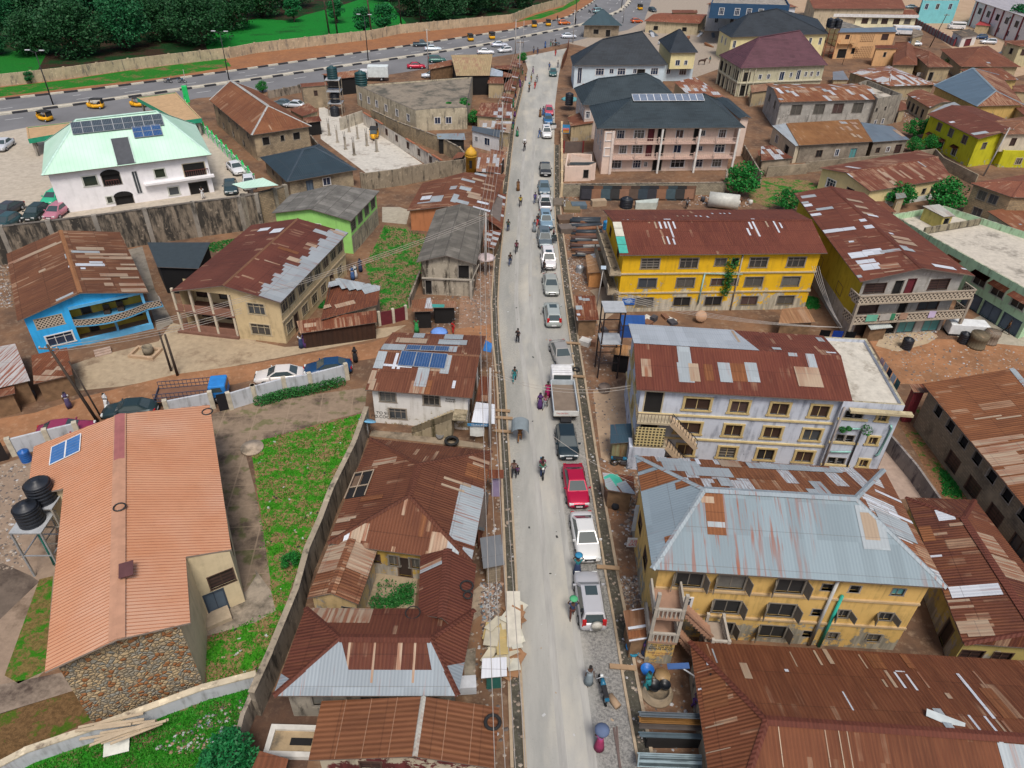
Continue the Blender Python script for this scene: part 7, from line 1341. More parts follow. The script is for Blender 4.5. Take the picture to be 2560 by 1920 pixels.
def person(k,px,deg,top_,bot,label,z=0.,load=None,loc=None,s=1.0):
 p=loc or at(px,z);o=copy_tree(FG_[k],p,rad(deg),label,None,s,[(cA,plain(top_,.9)),(cB,plain(bot,.9))],'person');o.name='person'
 if load:
  b=MB();kind,cl=load[:2];ml=plain(cl,.8)
  if kind=='basin':b.lathe((0,0,0),[(.15,0),(.26,.1),(.28,.13),(.2,.18),(.06,.24)],14)
  elif kind=='sheet':
   P=[(.75*math.cos(a*math.pi/10),.0,.55*math.sin(a*math.pi/10))for a in range(11)]
   for i in range(10):a,c=V(P[i]),V(P[i+1]);b.poly([a+V((0,-.7,-.1)),c+V((0,-.7,-.1)),c+V((0,.7,.1)),a+V((0,.7,.1))],0,True)
  elif kind=='bundle':b.lathe((0,0,0),[(.25,0),(.42,.1),(.42,.18),(.3,.32),(.1,.4)],12)
  else:b.box((0,0,0),.5,.35,.22)
  l_=b.build(load[3]if len(load)>3 else 'load',ml);l_.location=p+V((0,.02,1.83*s-(.3 if kind=='sheet' else 0)));tag(l_,load[2],load[3]if len(load)>3 else 'load')
 return o
K,Nv,Wt,Rd,Br,Bl,Gy,Tl,Pu,Gn,Ye=(.02,.02,.025),(.03,.05,.12),(.7,.7,.7),(.5,.02,.02),(.2,.09,.03),(.05,.12,.3),(.25,.28,.3),(.02,.2,.22),(.1,.04,.16),(.03,.3,.08),(.6,.45,.05)
for a in(('walk',(3,187,460),10,Gy,Nv,'person in grey in the junction pair'),('walk',(3,221,472),0,Nv,Nv,'person in navy in the junction pair'),('scarf',(3,287,415),20,Bl,Bl,'woman in light blue gown crossing the junction alone'),('stand',(3,334,400),90,Br,Gn,'person in brown standing in the junction crowd'),('stand',(3,350,402),-60,Wt,Br,'person in white shirt in the middle of the junction crowd'),('gown',(3,374,392),30,K,Br,'dark-topped person in the junction crowd'),('walk',(3,375,485),5,Rd,Rd,'person all in red walking down past the rusty gate'),('walk',(3,322,605),170,Bl,Nv,'person in blue standing beside the teal sedan'),('stand',(3,396,585),-90,Nv,Nv,'person in dark blue behind the teal sedan by the kerb'),('walk',(3,215,715),0,Gy,Gy,'person in grey walking alone above the stalls'),('walk',(3,198,768),10,Rd,Rd,'person in red walking beside the street stalls'),('carry',(3,148,798),5,Br,K,'person carrying a teal bowl on the head by the stalls',0.,('basin',Tl,'teal bowl carried on the head near the stalls','bowl')),('stand',(3,165,712),60,Ye,Br,'person in mustard near the stalls'),('gown',(3,243,1012),0,Br,Br,'person in long rust-brown robe beside the pink hatchback'),('gown',(3,270,998),-20,Bl,Bl,'person in slate-blue robe touching the pink hatchback'),('walk',(3,237,1195),150,Bl,Bl,'person in blue standing beside the white estate with open door'),('carry',(3,107,1308),0,K,K,'person in black carrying a white sack on the head mid-street',0.,('box',Wt,'white sack balanced on the head of the person in black','sack')),('gown',(3,52,1648),0,Br,Br,'person in long ochre-brown gown across from the black pickup'),('walk',(7,72,126),0,Ye,K,'person in yellow and black walking beside the white pickup row'),('walk',(7,198,102),175,(.08,.06,.25),Nv,'person in indigo walking toward the parked white pickup'),('walk',(7,222,292),0,K,Rd,'person in black top and red shorts by the steel-blue estate'),('gown',(7,192,345),170,(.1,.17,.22),Gy,'person in blue-grey tunic walking away below the red-shorted one'),('walk',(7,38,528),5,(.16,.02,.06),K,'person in maroon walking level with the stacked pipes'),('stand',(7,357,412),80,(.2,.03,.05),K,'person in dark red at the open door of the grey estate'),('walk',(7,275,700),-60,K,K,'man in black leaning on the white estate bonnet'),('stand',(7,48,1305),150,K,K,'person in black standing above the timber lorry'),('walk',(7,20,1642),0,Tl,Tl,'person in teal walking below the timber lorry'),('stand',(7,450,148),90,Wt,Wt,'person in white sitting on the scrap slabs by the kerb',0.),('stand',(7,1505,148),0,Gy,K,'person in grey in the scrap yard carrying something'),('walk',(6,2195,636),0,K,Nv,'person in black walking beside the drain'),('stand',(6,2178,342),0,(.02,.08,.06),Nv,'person in dark green standing by the shop row'),('gown',(6,395,1345),30,Wt,Nv,'person in pale top standing under the workshop awning'),('scarf',(6,428,1342),-30,Pu,Pu,'person in violet standing under the workshop awning'),('scarf',(6,862,1470),0,K,K,'woman fully in a black robe on the lane'),('gown',(6,1390,1212),0,Gn,Gn,'person in green beside the hoop stall'),('stand',(6,1705,1225),60,Rd,Rd,'person in bright red beside the blue umbrella'),('scarf',(6,862,745),20,Tl,Wt,'person in teal scarf among the group beside the green plot'),('scarf',(6,838,760),20,Wt,Bl,'person in white and blue among the group beside the green plot'),('scarf',(6,905,690),20,Nv,Nv,'person in navy above the group beside the green plot'),('scarf',(9,605,208),20,Wt,(.08,.06,.14),'woman with white scarf and dark skirt walking the lane'),('scarf',(9,940,218),-20,Wt,Wt,'woman in white scarf standing beside the black sedan'),('gown',(11,305,112),180,(.35,.01,.1),(.35,.01,.1),'man in magenta robe behind the group beside the flatbed truck'),('scarf',(11,240,212),0,Pu,Pu,'person in purple print in the group beside the truck'),('walk',(11,285,212),-20,(.4,.15,.2),Gy,'person in pink and grey in the group beside the truck'),('carry',(11,66,500),175,Br,Br,'person walking under a curved sheet of grey metal',0.,('sheet',(.2,.24,.26),'curved grey metal sheet carried overhead in the street','metal sheet')),('walk',(11,15,800),175,(.2,.12,.1),K,'adult in brown walking with a child along the kerb'),('carrygown',(11,560,1640),180,Tl,Nv,'person carrying a blue basin on the head beside the silver estate',0.,('basin',(.03,.22,.4),'light blue basin on the head beside the silver estate','basin')),('carry',(15,515,358),0,Nv,(.1,.03,.02),'woman in navy top carrying a green bowl on the street',0.,('basin',(.08,.4,.18),'bright green bowl on the head of the woman in navy','bowl')),('gown',(15,660,925),10,Gy,(.22,.27,.3),'man in grey robe and white cap on the gravel'),('carrygown',(15,750,1492),0,(.4,.1,.3),(.3,.03,.1),'woman in colourful print under a huge basin of wares',0.,('bundle',(.1,.14,.24),'huge basin of blue and yellow wares carried on a head','basin')),('scarf',(15,1140,690),40,Pu,Nv,'person in dark print standing by the brown stall'),('scarf',(15,1160,975),30,Tl,Tl,'person in teal bending at the round tubs'),('stand',(15,1565,1155),90,Pu,Pu,'person in purple at the corner below the steel bars'),('walk',(8,2050,1225),60,Br,K,'bare-chested man in dark shorts crossing the dirt yard'),('walk',(3,1705,548),0,Tl,(.3,.2,.15),'man in teal shirt beside the brown horse'),('walk',(3,392,185),0,K,K,'person in black on the far verge of the main road'),('walk',(3,548,205),0,K,Nv,'person in dark clothes at the lamp post foot'),('stand',(5,1760,62-0),0,Wt,Wt,'person in white at the office corner above the wall',PZ),('stand',(2,1650,660),0,K,K,'mechanic in black in the workshop yard'),('stand',(2,2150,450),0,Nv,Nv,'person in navy at the white van-like car')):person(*a)
person('walk',(11,45,803),175,Pu,K,'small child in purple walking along the kerb',s=.72)
p=at((11,262,740),.4);p.z=.05;d=V((0,-.12,0))
for k,(yy,c,l)in enumerate(((.15,(.3,.05,.12),'rear rider in patterned red on the street motorcycle'),(-.35,(.03,.25,.15),'front rider in green and blue on the street motorcycle'))):
 person('stand',None,3,c,Nv,l,loc=V((p.x,p.y+yy,-.12)))
hp=at((3,1640,560));r=empty('horse',hp,rad(90),'dark brown horse standing beside the man in teal','horse')
skinned([(0,1),(1,2),(2,3),(3,4),(0,5),(5,6),(6,7),(0,8),(8,9),(9,10),(2,11),(11,12),(2,13),(13,14),(0,15)],[V(v)for v in((0,.7,1.15),(0,0,1.1),(0,-.6,1.2),(0,-1.0,1.65),(0,-1.35,1.5),(.16,.75,.8),(.16,.9,.48),(.16,.8,.02),(-.16,.75,.8),(-.16,.9,.48),(-.16,.8,.02),(.16,-.6,.6),(.16,-.6,.02),(-.16,-.6,.6),(-.16,-.6,.02),(0,1.05,.8))],[.3,.28,.28,.14,.09,.13,.07,.05,.13,.07,.05,.08,.05,.08,.05,.04],'body',plain((.06,.03,.02)),r)
# free-standing walls and fences
blk,old=blocks((.3,.25,.18),seed=20),oldwall((.33,.28,.22),seed=24,amt=.6);gw_=plaster((.5,.52,.55),.45,dc=(.16,.16,.15));cr=plain((.6,.54,.42),.85,0,.2)
def tl(z,n,*c):return[at(p,z)for p in E(n,*c)]
boundary('compound_wall','tall dark mouldy wall between the green lawn and the hip-roofed rust houses',tl(2.4,10,955,200,845,505,650,900,550,1170,440,1420)+tl(2.4,14,345,110,110,680,-40,1010),2.4,oldwall((.26,.22,.17),(.05,.042,.034),25,.6),th=.3,cope=oldwall((.36,.3,.22),seed=26,amt=.3))
boundary('stone_rubble_wall','low perforated block wall descending from the lawn corner to the bottom edge',tl(1.6,14,-40,1015,-120,1200,-230,1659),1.6,old,th=.25)
boundary('low_wall','low whitewashed wall with worn cream coping below the stone gable',tl(1.1,13,-60,1659,230,1505,880,1285,1750,965,2212,845),1.1,gw_,th=.3,cope=oldwall((.6,.52,.38),(.2,.16,.12),27,.3))
boundary('grey_wall','stepped grey panel wall with cream piers along the driveway hedge',E(9,2000,215,2212,150)+E(10,0,150,260,80,480,42,790,-40),1.7,gw_,th=.2,posts=3.6,pm=cr)
boundary('grey_wall','short grey wall section behind the salmon hall next to the black gate',tl(1.7,9,1420,150,1810,75),1.7,gw_,posts=4,pm=cr);boundary('grey_wall','grey wall section with railings beside the maroon car',tl(1.7,9,60,480,380,400,640,340),1.7,gw_,posts=3,pm=cr)
boundary('black_gate','closed black sheet gate between two cream piers behind the hall',E(9,1900,235,1990,215),1.8,plain((.012,.012,.016)),th=.08,cat='gate');boundary('black_gate','black sheet gate beside the cream pier',E(9,-200,720,80,650),1.8,plain((.02,.015,.015)),th=.08,cat='gate')
boundary('yard_wall','tall blockwork wall with piers running beside the wedge-shaped block',tl(2.5,2,1000,948,1230,1055,1590,1185,1760,1275,1815,1340),2.5,blocks((.36,.28,.17),seed=21),posts=3.4,cope=old)
YW=Bld();YW.root=empty('roofless_wall',(0,0,0),0,'white roofless wall with brick-red capped openings beside the slab yard','wall');b=MB();a0,a1=tl(2.4,2,920,965,1620,1395);facade(b,a0,a1,0,2.3,row((.2,.33,.46,.6,.73,.86),.9,.9,1.,'n'),YW.root);b.build('wall',plaster((.6,.55,.48),.6),YW.root)
b=MB();d=a1-a0
for u in(.02,.18,.58,.74,.88):b.beam(a0+d*u,a0+d*(u+.1),.4,.1)
b.build('coping',plain((.36,.13,.06)),YW.root)
boundary('yard_wall','mouldy blockwork wall in front of the slab yard facing the cottage',tl(2.6,2,910,1500,1270,1455,1560,1400,1810,1375),2.6,oldwall((.3,.25,.18),seed=28),posts=4,th=.25);boundary('yard_wall','short weathered wall between cottage and slab yard',tl(1.5,2,470,1165,560,1270,650,1320),1.5,old)
boundary('yard_wall','pale cross wall between the water tower and the slab yard',tl(2.2,2,720,1020,915,955),2.2,oldwall((.5,.45,.36),seed=29,amt=.3));boundary('yard_wall','low wall with railing along the main road behind the block hut',E(2,120,850,380,800),1.5,old,posts=2.5)
boundary('front_wall','long grey blockwork wall in front of the pink apartments',E(3,425,1700,1830,1680,1840,1560),1.9,blocks((.34,.3,.22),seed=22),cope=old);boundary('street_wall','cream street wall with pillars beside the pink apartments gate',E(3,425,1700,425,1150),2.0,plaster((.62,.48,.3),.3),posts=5)
boundary('iron_gate','brown iron double gate of the pink apartments forecourt',E(3,445,1320,610,1320),1.9,plain((.13,.1,.09)),th=.08,cat='gate',posts=2.5,pm=plain((.2,.03,.03)))
boundary('slope_wall','mouldy wall stepping down beside the pink apartments',E(3,1990,1340,2140,1600),1.8,old);boundary('plot_wall','old block wall above the small grass plot beside the cream bungalow',E(4,-20,1530,330,1500),1.7,blk);boundary('plot_wall','long dark wall between the blockwork house and the cream bungalow',tl(1.8,4,330,1400,1180,1320,1450,1285,1520,1360,1820,1510),1.8,blk)
boundary('alley_wall','dark mould-streaked alley wall beside the whitewashed block',tl(1.6,12,1065,440,1290,700,1490,985),1.6,oldwall((.28,.25,.23),(.06,.05,.06),30,.5));boundary('maroon_fence','maroon piers and grey panel fence along the car yard',E(4,1275,220,1600,400),1.8,plain((.16,.16,.2)),posts=2.6,pm=plain((.2,.03,.04)),cat='fence')
boundary('rusty_gate','tall leaning rusty sheet gate at the street junction',E(3,430,600,470,500,490,400),2.2,rust(120,(.16,.05,.03)),th=.08,cat='gate');boundary('plot_gate','maroon gate with white scrollwork at the foot of the green plot',E(6,1070,1155,1190,1130,1300,1100),1.6,plain((.13,.02,.03)),th=.1,cat='gate',posts=4,pm=cr);boundary('hollow_wall','row of hollow block wall between green plot and weathered house',E(6,1325,1000,1420,750),1.1,old,th=.2)
fr_=empty('green_fence',(0,0,0),0,'white panel fence with bright green piers and zigzag trim beside the office yard','fence');P=[at(p,PZ)for p in E(1,1610,920,1700,1080,2212,1600)];w_,g_=MB(),MB()
for i in range(2):
 d=P[i+1]-P[i];n=int(d.length/2.6)
 for k in range(n):
  a,c=P[i]+d*(k/n),P[i]+d*((k+1)/n);w_.beam(a+V((0,0,.7)),c+V((0,0,.7)),.12,1.4);g_.beam(a,a+V((0,0,1.9)),.2);g_.beam(a+V((0,0,.5)),c+V((0,0,1.6)),.16,.1);g_.beam(a+V((0,0,1.6)),c+V((0,0,.5)),.16,.1)
w_.build('panels',plain((.6,.66,.62)),fr_);g_.build('trim',plain((.02,.55,.12)),fr_)
b=MB();b.box((0,0,0),.9,.9,2.8,.4);o=tag(b.build('gate_pillar',plain((.02,.6,.15))),'bright green gate pillar at the top of the fence','pillar');o.location=at((1,1620,880),PZ)
bld('mint_canopy','mint ribbed canopy over the cars at the office wall',E(2,-110,1630,195,1600,60,1535,-210,1590),PZ+2.2,0,'m',0,green(),m_dark,z0=PZ,walls=(0,0,0,0),cat='canopy')
b0=MB();b0.box((0,0,0),.32,.32,2.1);b0.box((0,0,0),.6,.6,.12);c0=b0.build('bare_column',slabs((.36,.32,.26),seed=70));rb0=MB()
for x in(-.1,.1):
 for y in(-.1,.1):rb0.beam((x,y,2.1),(x*1.6,y*1.3,3.0),.03)
r0=rb0.build('starter_bars',m_dkmetal,c0);tag(c0,'bare concrete column with rusty starter bars on the white slab yard','column','bare columns on the slab yard');reg(c0)
for i,px in enumerate(E(2,635,1170,805,1140,705,1230,880,1200,775,1290,960,1260,850,1340,1045,1310)):
 if i:copy_tree(c0,at(px),i*.1)
 else:c0.location=at(px)
# trees, shrubs, hedges, ground cover
def crown_mesh(name,R,H,nc,per,size,m,seed,cr_=.36):
 rnd=random.Random(seed);cs=[]
 for i in range(nc):
  a,z=rnd.uniform(0,6.283),rnd.uniform(-.8,1);q=math.sqrt(max(0,1-z*z))*rnd.uniform(.45,1)
  cs.append((V((R*q*math.cos(a)*.8,R*q*math.sin(a)*.8,H*z*.75)),R*cr_*rnd.uniform(.6,1.15)))
 return leaves(name,cs,per,size,m,seed,None,.75),cs
def make_tree(name,R,H,base,nc,per,size,m,seed):
 r=empty(name,(0,0,-80));o,cs=crown_mesh('crown',R,H,nc,per,size,m,seed);o.parent=r;o.location=(0,0,base+H)
 b=MB();tw_=R*.07+.05;b.tube([(0,0,-.2),(.1,0,base*.5),(0,.1,base+H*.6)],tw_*1.3,8,r2=tw_*.6)
 for c,_ in cs[:6]:b.tube([(0,.05,base*.8),tuple(c*.5+V((0,0,base+H*.7))),tuple(c*.9+V((0,0,base+H)))],tw_*.5,5,r2=tw_*.15)
 b.build('trunk',m_bark,r);return reg(r)
TA=make_tree('broadleaf_tree',8,6.6,-.6,66,150,.34,lm2,1);TB_=make_tree('broadleaf_tree',7,7,-.6,56,150,.33,leafm((.01,.08,.03),(.02,.14,.045)),2);TC=make_tree('small_tree',2.6,2.,.9,24,110,.19,leafm((.008,.1,.03),(.014,.17,.045)),3);TD=make_tree('garden_tree',2.2,1.5,.35,24,100,.15,lm3,4)
def tree(T_,px,l,s=1.,g=None,z=0.,rz=0.,cat='tree',nm=None):
 o=copy_tree(T_,at(px,z),rz,l,g,s,cat=cat);o.name=nm or T_.name.split('.')[0];return o
gpk='trees in the park beyond the wall'
PARK=[((1,640,490),1.05,0,'large dark tree whose crown overhangs the park wall'),((1,1090,430),1.0,1,'brighter green tree in the dark grove'),((1,1760,400),1.08,0,'dark round tree overhanging the wall beside a street lamp'),((1,330,470),.8,0,'dark tree at the dark lawn edge'),((1,1420,350),.9,0,'shadowy tree between two larger crowns'),((1,-40,480),.5,1,'small round tree on the darker lawn'),((1,120,330),.9,1,'tree behind the darker lawn'),((1,400,300),1.1,0,'tree at the back corner of the grove'),((1,800,250),1.2,1,'tree at the back of the grove behind the overhanging one'),((1,1250,250),1.1,0,'tree at the back of the grove near the thin trunks'),((1,1650,220),1.1,0,'back tree above the lamp'),((1,2000,260),1.,0,'dark tree at the bright lawn end of the grove'),((1,150,150),1.3,0,'rear tree behind the darker lawn'),((1,900,60),1.3,0,'rearmost dark tree of the grove'),((1,500,60),1.3,0,'second rearmost tree of the grove'),((1,1500,60),1.3,0,'rear tree at the top above the lamp'),((2,60,150),1.,0,'dark tree behind the small round one'),((2,330,60),1.,0,'dark top-edge tree over the lawn'),((2,1600,190),1.05,0,'dense dark tree beside the lawn by the wall'),((2,1350,130),.95,0,'dark tree between lawn and dense tree'),((2,1830,130),.9,0,'dark tree by the wall near the bend'),((2,2050,100),.9,0,'tree by the wall above the tricycles'),((2,1500,-20),1.1,0,'rear tree over the small bright clearing'),((2,1900,-30),1.1,1,'rear tree at the top centre'),((3,60,60),.9,0,'tree near the wall end at the bend'),((3,250,-30),.9,0,'rear tree beyond the wall end'),((1,1900,-20),1.3,0,'rear grove tree near the lawn'),((2,1150,10),.9,1,'tree at the back of the bright lawn')]
for i,(px,s,k,l)in enumerate(PARK):tree(TA if k==0 else TB_,px,l,s*(1,1,.95)[0],gpk,0,i*1.3)
for px,s,l in(((2,330,190),1.35,'small round tree standing on the bright lawn'),((2,940,310),1.5,'feathery green tree reaching over the park wall'),((2,1120,290),1.6,'wider feathery tree over the park wall by the lamp'),((2,700,200),1.3,'thin airy tree on the bright lawn'),((1,270,720),.5,'low bush against the park wall above the tricycles')):tree(TC,px,l,s,gpk)
for i,px in enumerate(E(2,635,305,705,300,1005,340,1255,215,1425,195)):
 b=MB();p=at(px);b.tube([p,p+V((-.4,0,9)),p+V((-.9,.3,18))],.26,7,r2=.16);tag(b.build('palm_trunk',m_bark),['tall bare trunk beside the thin tree on the lawn','second bare trunk close beside the first','bare trunk between the feathery trees','bare trunk at the end of the lawn','bare trunk before the dense dark tree'][i],'tree trunk','tall bare trunks in the park')
for px,s,l in(((3,1960,1690),1.5,'bright green tree beside the scrap yard tank'),((4,1255,1190),1.0,'uppermost of the bright shrubs behind the slate wing'),((4,1400,1200),1.15,'big bright shrub beside the slate wing'),((4,1250,1320),.8,'lower bright shrub behind the bungalow wall'),((4,1395,1300),.8,'smaller bright shrub by the long dark wall'),((4,1590,600),1.,'green tree between the red-brown hip roofs'),((4,2140,340),2.1,'wide round tree before the white school block'),((8,1480,170),1.5,'spreading bright bush behind the stair hut'),((8,1110,130),1.1,'dark rounded bush by the mint block corner'),((8,160,170),1.,'leafy bush overhanging the balcony block roof'),((2,1885,1080),.8,'small leafy tree beside the tiny white shop'),((3,95,540),.7,'palm-like bush by the pole at the junction'),((2,60,800),.7,'bush at the main road railing'),((10,305,1570),.35,'small dark bush on the lawn'),((13,2030,1680),0.62,'large dark bush on the waste ground by the tomb')):tree(TD if s<2 and px[0]!=13 else TC,px,l,s,None,rz=s*3,nm='shrub',cat='shrub' if s<1.4 else 'tree')
for T_ in(TA,TB_,TC,TD):
 for c,ds in KID[T_.name]:bpy.data.objects.remove(c)
 bpy.data.objects.remove(T_)
P=[at(p)for p in E(10,30,178,260,112,480,72,760,0)];cs=[]
for i in range(3):
 for k in range(9):cs.append((P[i].lerp(P[i+1],k/9)+V((0,0,.35)),.55))
tag(leaves('hedge',cs,130,.1,lm1,8),'low green hedge along the stepped grey wall','hedge')
def scatter(name,polys,n,fn,m,seed=1,label=None,kind='stuff'):
 rnd=random.Random(seed);b=MB()
 for poly in polys:
  Q=[at(p).xy for p in poly]if not isinstance(poly[0],V)else[p.xy for p in poly];x0,x1=min(q.x for q in Q),max(q.x for q in Q);y0,y1=min(q.y for q in Q),max(q.y for q in Q);c=0;t=0
  while c<n and t<n*12:
   t+=1;x,y=rnd.uniform(x0,x1),rnd.uniform(y0,y1);ins=False
   for i in range(len(Q)):
    a,e=Q[i-1],Q[i]
    if(a.y>y)!=(e.y>y)and x<(e.x-a.x)*(y-a.y)/(e.y-a.y)+a.x:ins=not ins
   if ins:fn(b,V((x,y,0)),rnd);c+=1
 o=b.build(name,m);tag(o,label,None,None,kind);return o
def tuft(b,p,r):
 for k in range(4):
  a=r.uniform(0,6.28);h=r.uniform(.05,.17);q=p+V((r.gauss(0,.12),r.gauss(0,.12),.0));d=V((math.cos(a),math.sin(a),0))*.07;b.poly([q-d,q+d,q+V((r.gauss(0,.06),r.gauss(0,.06),h))])
LW=E(10,-20,505,700,320,930,250,840,480,450,1330)+E(14,60,840,-40,960)+E(13,1800,1000,1750,560,2110,420,2212,380)+E(14,165,290)+E(10,120,1659,60,1250)
scatter('grass',[LW],2600,tuft,leafm((.03,.17,.008),(.06,.25,.015)),2);scatter('grass',[E(13,270,1659,830,1450,1300,1270,2212,910)+E(14,-60,1100,-150,1300,0,1700)+E(13,2212,1800,0,1800)],2600,tuft,leafm((.02,.16,.01),(.05,.24,.02)),3)
scatter('grass',[E(6,940,640,1110,290,1470,370,1420,700,1320,1010,1060,1030)],1100,tuft,leafm((.01,.12,.01),(.03,.18,.02)),4);scatter('weeds',[E(5,1640,470,2100,395,2050,470,1850,520),E(14,1000,260,1360,60,1340,240,1080,280),E(12,1480,720,1620,830,1680,980,1520,960),E(8,300,890,430,920,440,1010,330,1010),E(6,470,980,600,880,590,1010)],500,tuft,lm3,5)
def stone(b,p,r):
 s=r.uniform(.05,.16);k=[p+V((s*math.cos(a)*r.uniform(.7,1.2),s*math.sin(a)*r.uniform(.7,1.2),0))for a in(0,1.2,2.5,3.7,5)];t=p+V((0,0,s*.7));mi=r.choice((0,0,0,0,1,1,1,1,2,2,3))
 for i in range(5):b.poly([k[i],k[(i+1)%5],t],mi)
stm=[plain((.3,.24,.19),.95),plain((.14,.12,.11),.95),plain((.38,.32,.26),.95),plain((.45,.45,.46),.8)]
def rib_poly(px,a,c):A,B=strip(px,a,c);return A+B[::-1]
scatter('rubble',[rib_poly(RK,1.1,3.6)],1000,stone,stm,6);scatter('rubble',[rib_poly(RK,.2,.8)],450,stone,stm,7);scatter('rubble',[rib_poly(LK,-.7,-.2)],400,stone,stm,8);scatter('rubble',[rib_poly(LK,-3.2,-1)],1300,stone,stm,9)
scatter('litter',[E(13,1300,1500,1780,1200,2212,1000)+E(14,-80,1250,-200,1600),E(14,1930,60,2130,60,2010,520,1960,500),E(4,1110,960,1400,980,1380,1060,1100,1050),E(7,1440,20,2100,60,2050,130,1440,110),E(8,1000,1180,1480,1180,1450,1290,1020,1280)],260,stone,[plain((.35,.22,.15)),plain((.42,.42,.42)),plain((.1,.08,.08)),plain((.2,.28,.34))],10)
def chip(b,p,r):s=r.uniform(.04,.13);a=r.uniform(0,3);u=V((math.cos(a),math.sin(a),0))*s;v=V((-u.y,u.x,0))*.6;p=p+V((0,0,.03));b.poly([p-u-v,p+u-v,p+u+v,p-u+v],r.choice((0,1,2)))
scatter('litter',[[at(p)for p in STL[1:12]+STR[11:0:-1]],LW],70,chip,[plain((.5,.5,.5)),plain((.03,.03,.03)),plain((.4,.3,.2))],11)
# lamps, poles, wires
def lamp(px,h,l,two=1,rz=0.):
 r=empty('street_lamp',at(px),rz,l,'street lamp','street lamps of the main road');b=MB();b.tube([(0,0,0),(0,0,h)],.14,8,r2=.07);b.build('pole',plain((.02,.022,.025)),r)
 for s in((-1,1)if two else(1,)):
  b=MB();b.tube([(0,0,h-.1),(s*1.1,0,h+.35)],.05,6);b.build('arm',m_dkmetal,r);b=MB();b.box((s*1.35,0,h+.3),.9,.34,.12);b.build('lamp_head',plain((.6,.62,.64)),r)
for px,h,l in(((1,460,905),9.6,'tall black lamp post beyond the office canopy'),((1,1980,690),9.6,'tall black lamp post above the orange-rust hip roof'),((2,970,530),10.2,'tall black double lamp post in the middle of the median'),((3,545,215),10.,'tall black lamp post at the junction'),((3,945,75),10,'black lamp post in the curve')):lamp(px,h,l)
def pole(px,h,l,tilt=(0,0),m=None,arm=1,r_=.14):
 p=at(px);o=empty('utility_pole',p,0,l,'pole','utility poles');b=MB();t=V((tilt[0],tilt[1],h));b.tube([(0,0,-.1),t],r_,8,r2=r_*.7);b.build('shaft',m or plain((.42,.4,.38),.9),o)
 if arm:
  b=MB();b.beam(t+V((-.8,0,-.4)),t+V((.8,0,-.4)),.1);b.build('cross_arm',m_wood,o)
  for x in(-.7,-.25,.25,.7):b=MB();b.lathe(t+V((x,0,-.36)),[(.05,0),(.07,.1),(.03,.18)],8);b.build('insulator',plain((.5,.45,.4)),o)
 return p+t
tA=pole((10,2020,545),8.2,'grey concrete pole beside the white-roofed kiosk');tB=pole((6,1985,720),8,'grey concrete pole beside the pinkish umbrella',arm=1);tC=pole((2,2125,1290),8,'pole beside the tiny white shop');tD=pole((3,62,690),8.4,'concrete pole near the street stalls');tE=pole((3,28,470),8.4,'pole beside the junction palm');pole((3,97,420),7,'thin dark pole at the junction',arm=0,r_=.08)
pole((2,1490,605),9,'concrete pole with flood lamp by the red car');pole((3,525,372),8.5,'concrete pole beside the silver junction sedan');pole((3,958,200),8,'concrete pole behind the teal hip roof',arm=0);pole((1,1620,770),4,'thin pale sign pole by the median',arm=0,r_=.06)
dk_=plain((.06,.045,.035),.9);tF=pole((5,1480,1545),4.4,'dark wooden post leaning before the blue house',m=dk_,arm=0,r_=.12);pole((5,1535,1585),4.6,'dark wooden post beside the concrete forecourt edge',m=dk_,arm=0,r_=.14)
tG=pole((9,850,330),8,'leaning dark wooden pole at the back of the salmon hall',(-1.6,0),dk_);pole((9,885,305),6,'crooked thin pole beside the leaning wooden pole',(-1,.2),dk_,0,.08);tH=pole((4,1395,410),9,'leaning wooden pole in the lane by the car yard',(1.8,0),dk_,1);tI=pole((4,1860,1520),8,'pale pole in front of the lime-yellow wall',(1.,0));tJ=pole((7,730,1000),5,'small pole with a solar street light by the patched kiosk',(.3,0),arm=0,r_=.07);pole((4,850,235),5,'black pole before the cream row',(.3,0),dk_,0);pole((4,640,560),7,'thin dark pole before the orange-tan block',(.4,0),dk_,0,.07)
b=MB();b.box((0,0,0),.55,.45,.06,0,0,.5);o=tag(b.build('solar_light',plain((.4,.5,.6))),'small solar panel light atop the kiosk pole','solar light');o.location=tJ
wr=plain((.42,.38,.34),.7)
def wire(a,c,sag,l,g='overhead wires',m=wr,r_=.02):
 b=MB();b.tube([a.lerp(c,t/10)-V((0,0,sag*4*(t/10)*(1-t/10)))for t in range(11)],r_,4,cap=False);tag(b.build('overhead_wire',m),l,'wire',g)
end=at((14,2205,1659),8.0);end2=end+(end-tA)*.4;wl_='overhead wire strung along the drain side of the street'
for k in range(4):o_=V((-.7+k*.46,0,-.2));wire(tA+o_,end2+o_,.5,wl_);wire(tB+o_,tA+o_,.5,wl_);wire(tC+o_,tB+o_,.4,wl_);wire(tD+o_,tC+o_,.4,wl_)
for k in range(3):o_=V((0,0,-.2-k*.25));wire(tB+o_,tF+V((0,0,1.2-k*.2)),.7,'wire crossing above the workshop shed','wires above the lane');wire(tG+o_,at((5,2080,990),5.)+o_,.5,'wire from the leaning pole toward the cream house','wires above the lane')
wire(tA-V((0,0,.4)),at((11,1050,10),6.5),1.0,'upper wire sagging across the street','wires across the street');wire(tA-V((0,0,.6)),at((11,1055,30),6.3),1.1,'lower wire sagging across the street','wires across the street');wire(at((11,360,455),7),at((11,1060,860),5),.3,'wire running down to the rust awning roof','wires across the street')
for k in range(4):wire(at((8,640,1170),5+k*.3),at((8,380+k*20,640),6.8),.5,'tangled wire rising beside the balcony block','wires by the balcony block',r_=.025);wire(at((8,640,1170),5+k*.3),at((7,900,860+20*k),5),.8,'long wire passing before the yellow block','wires by the balcony block',r_=.02)
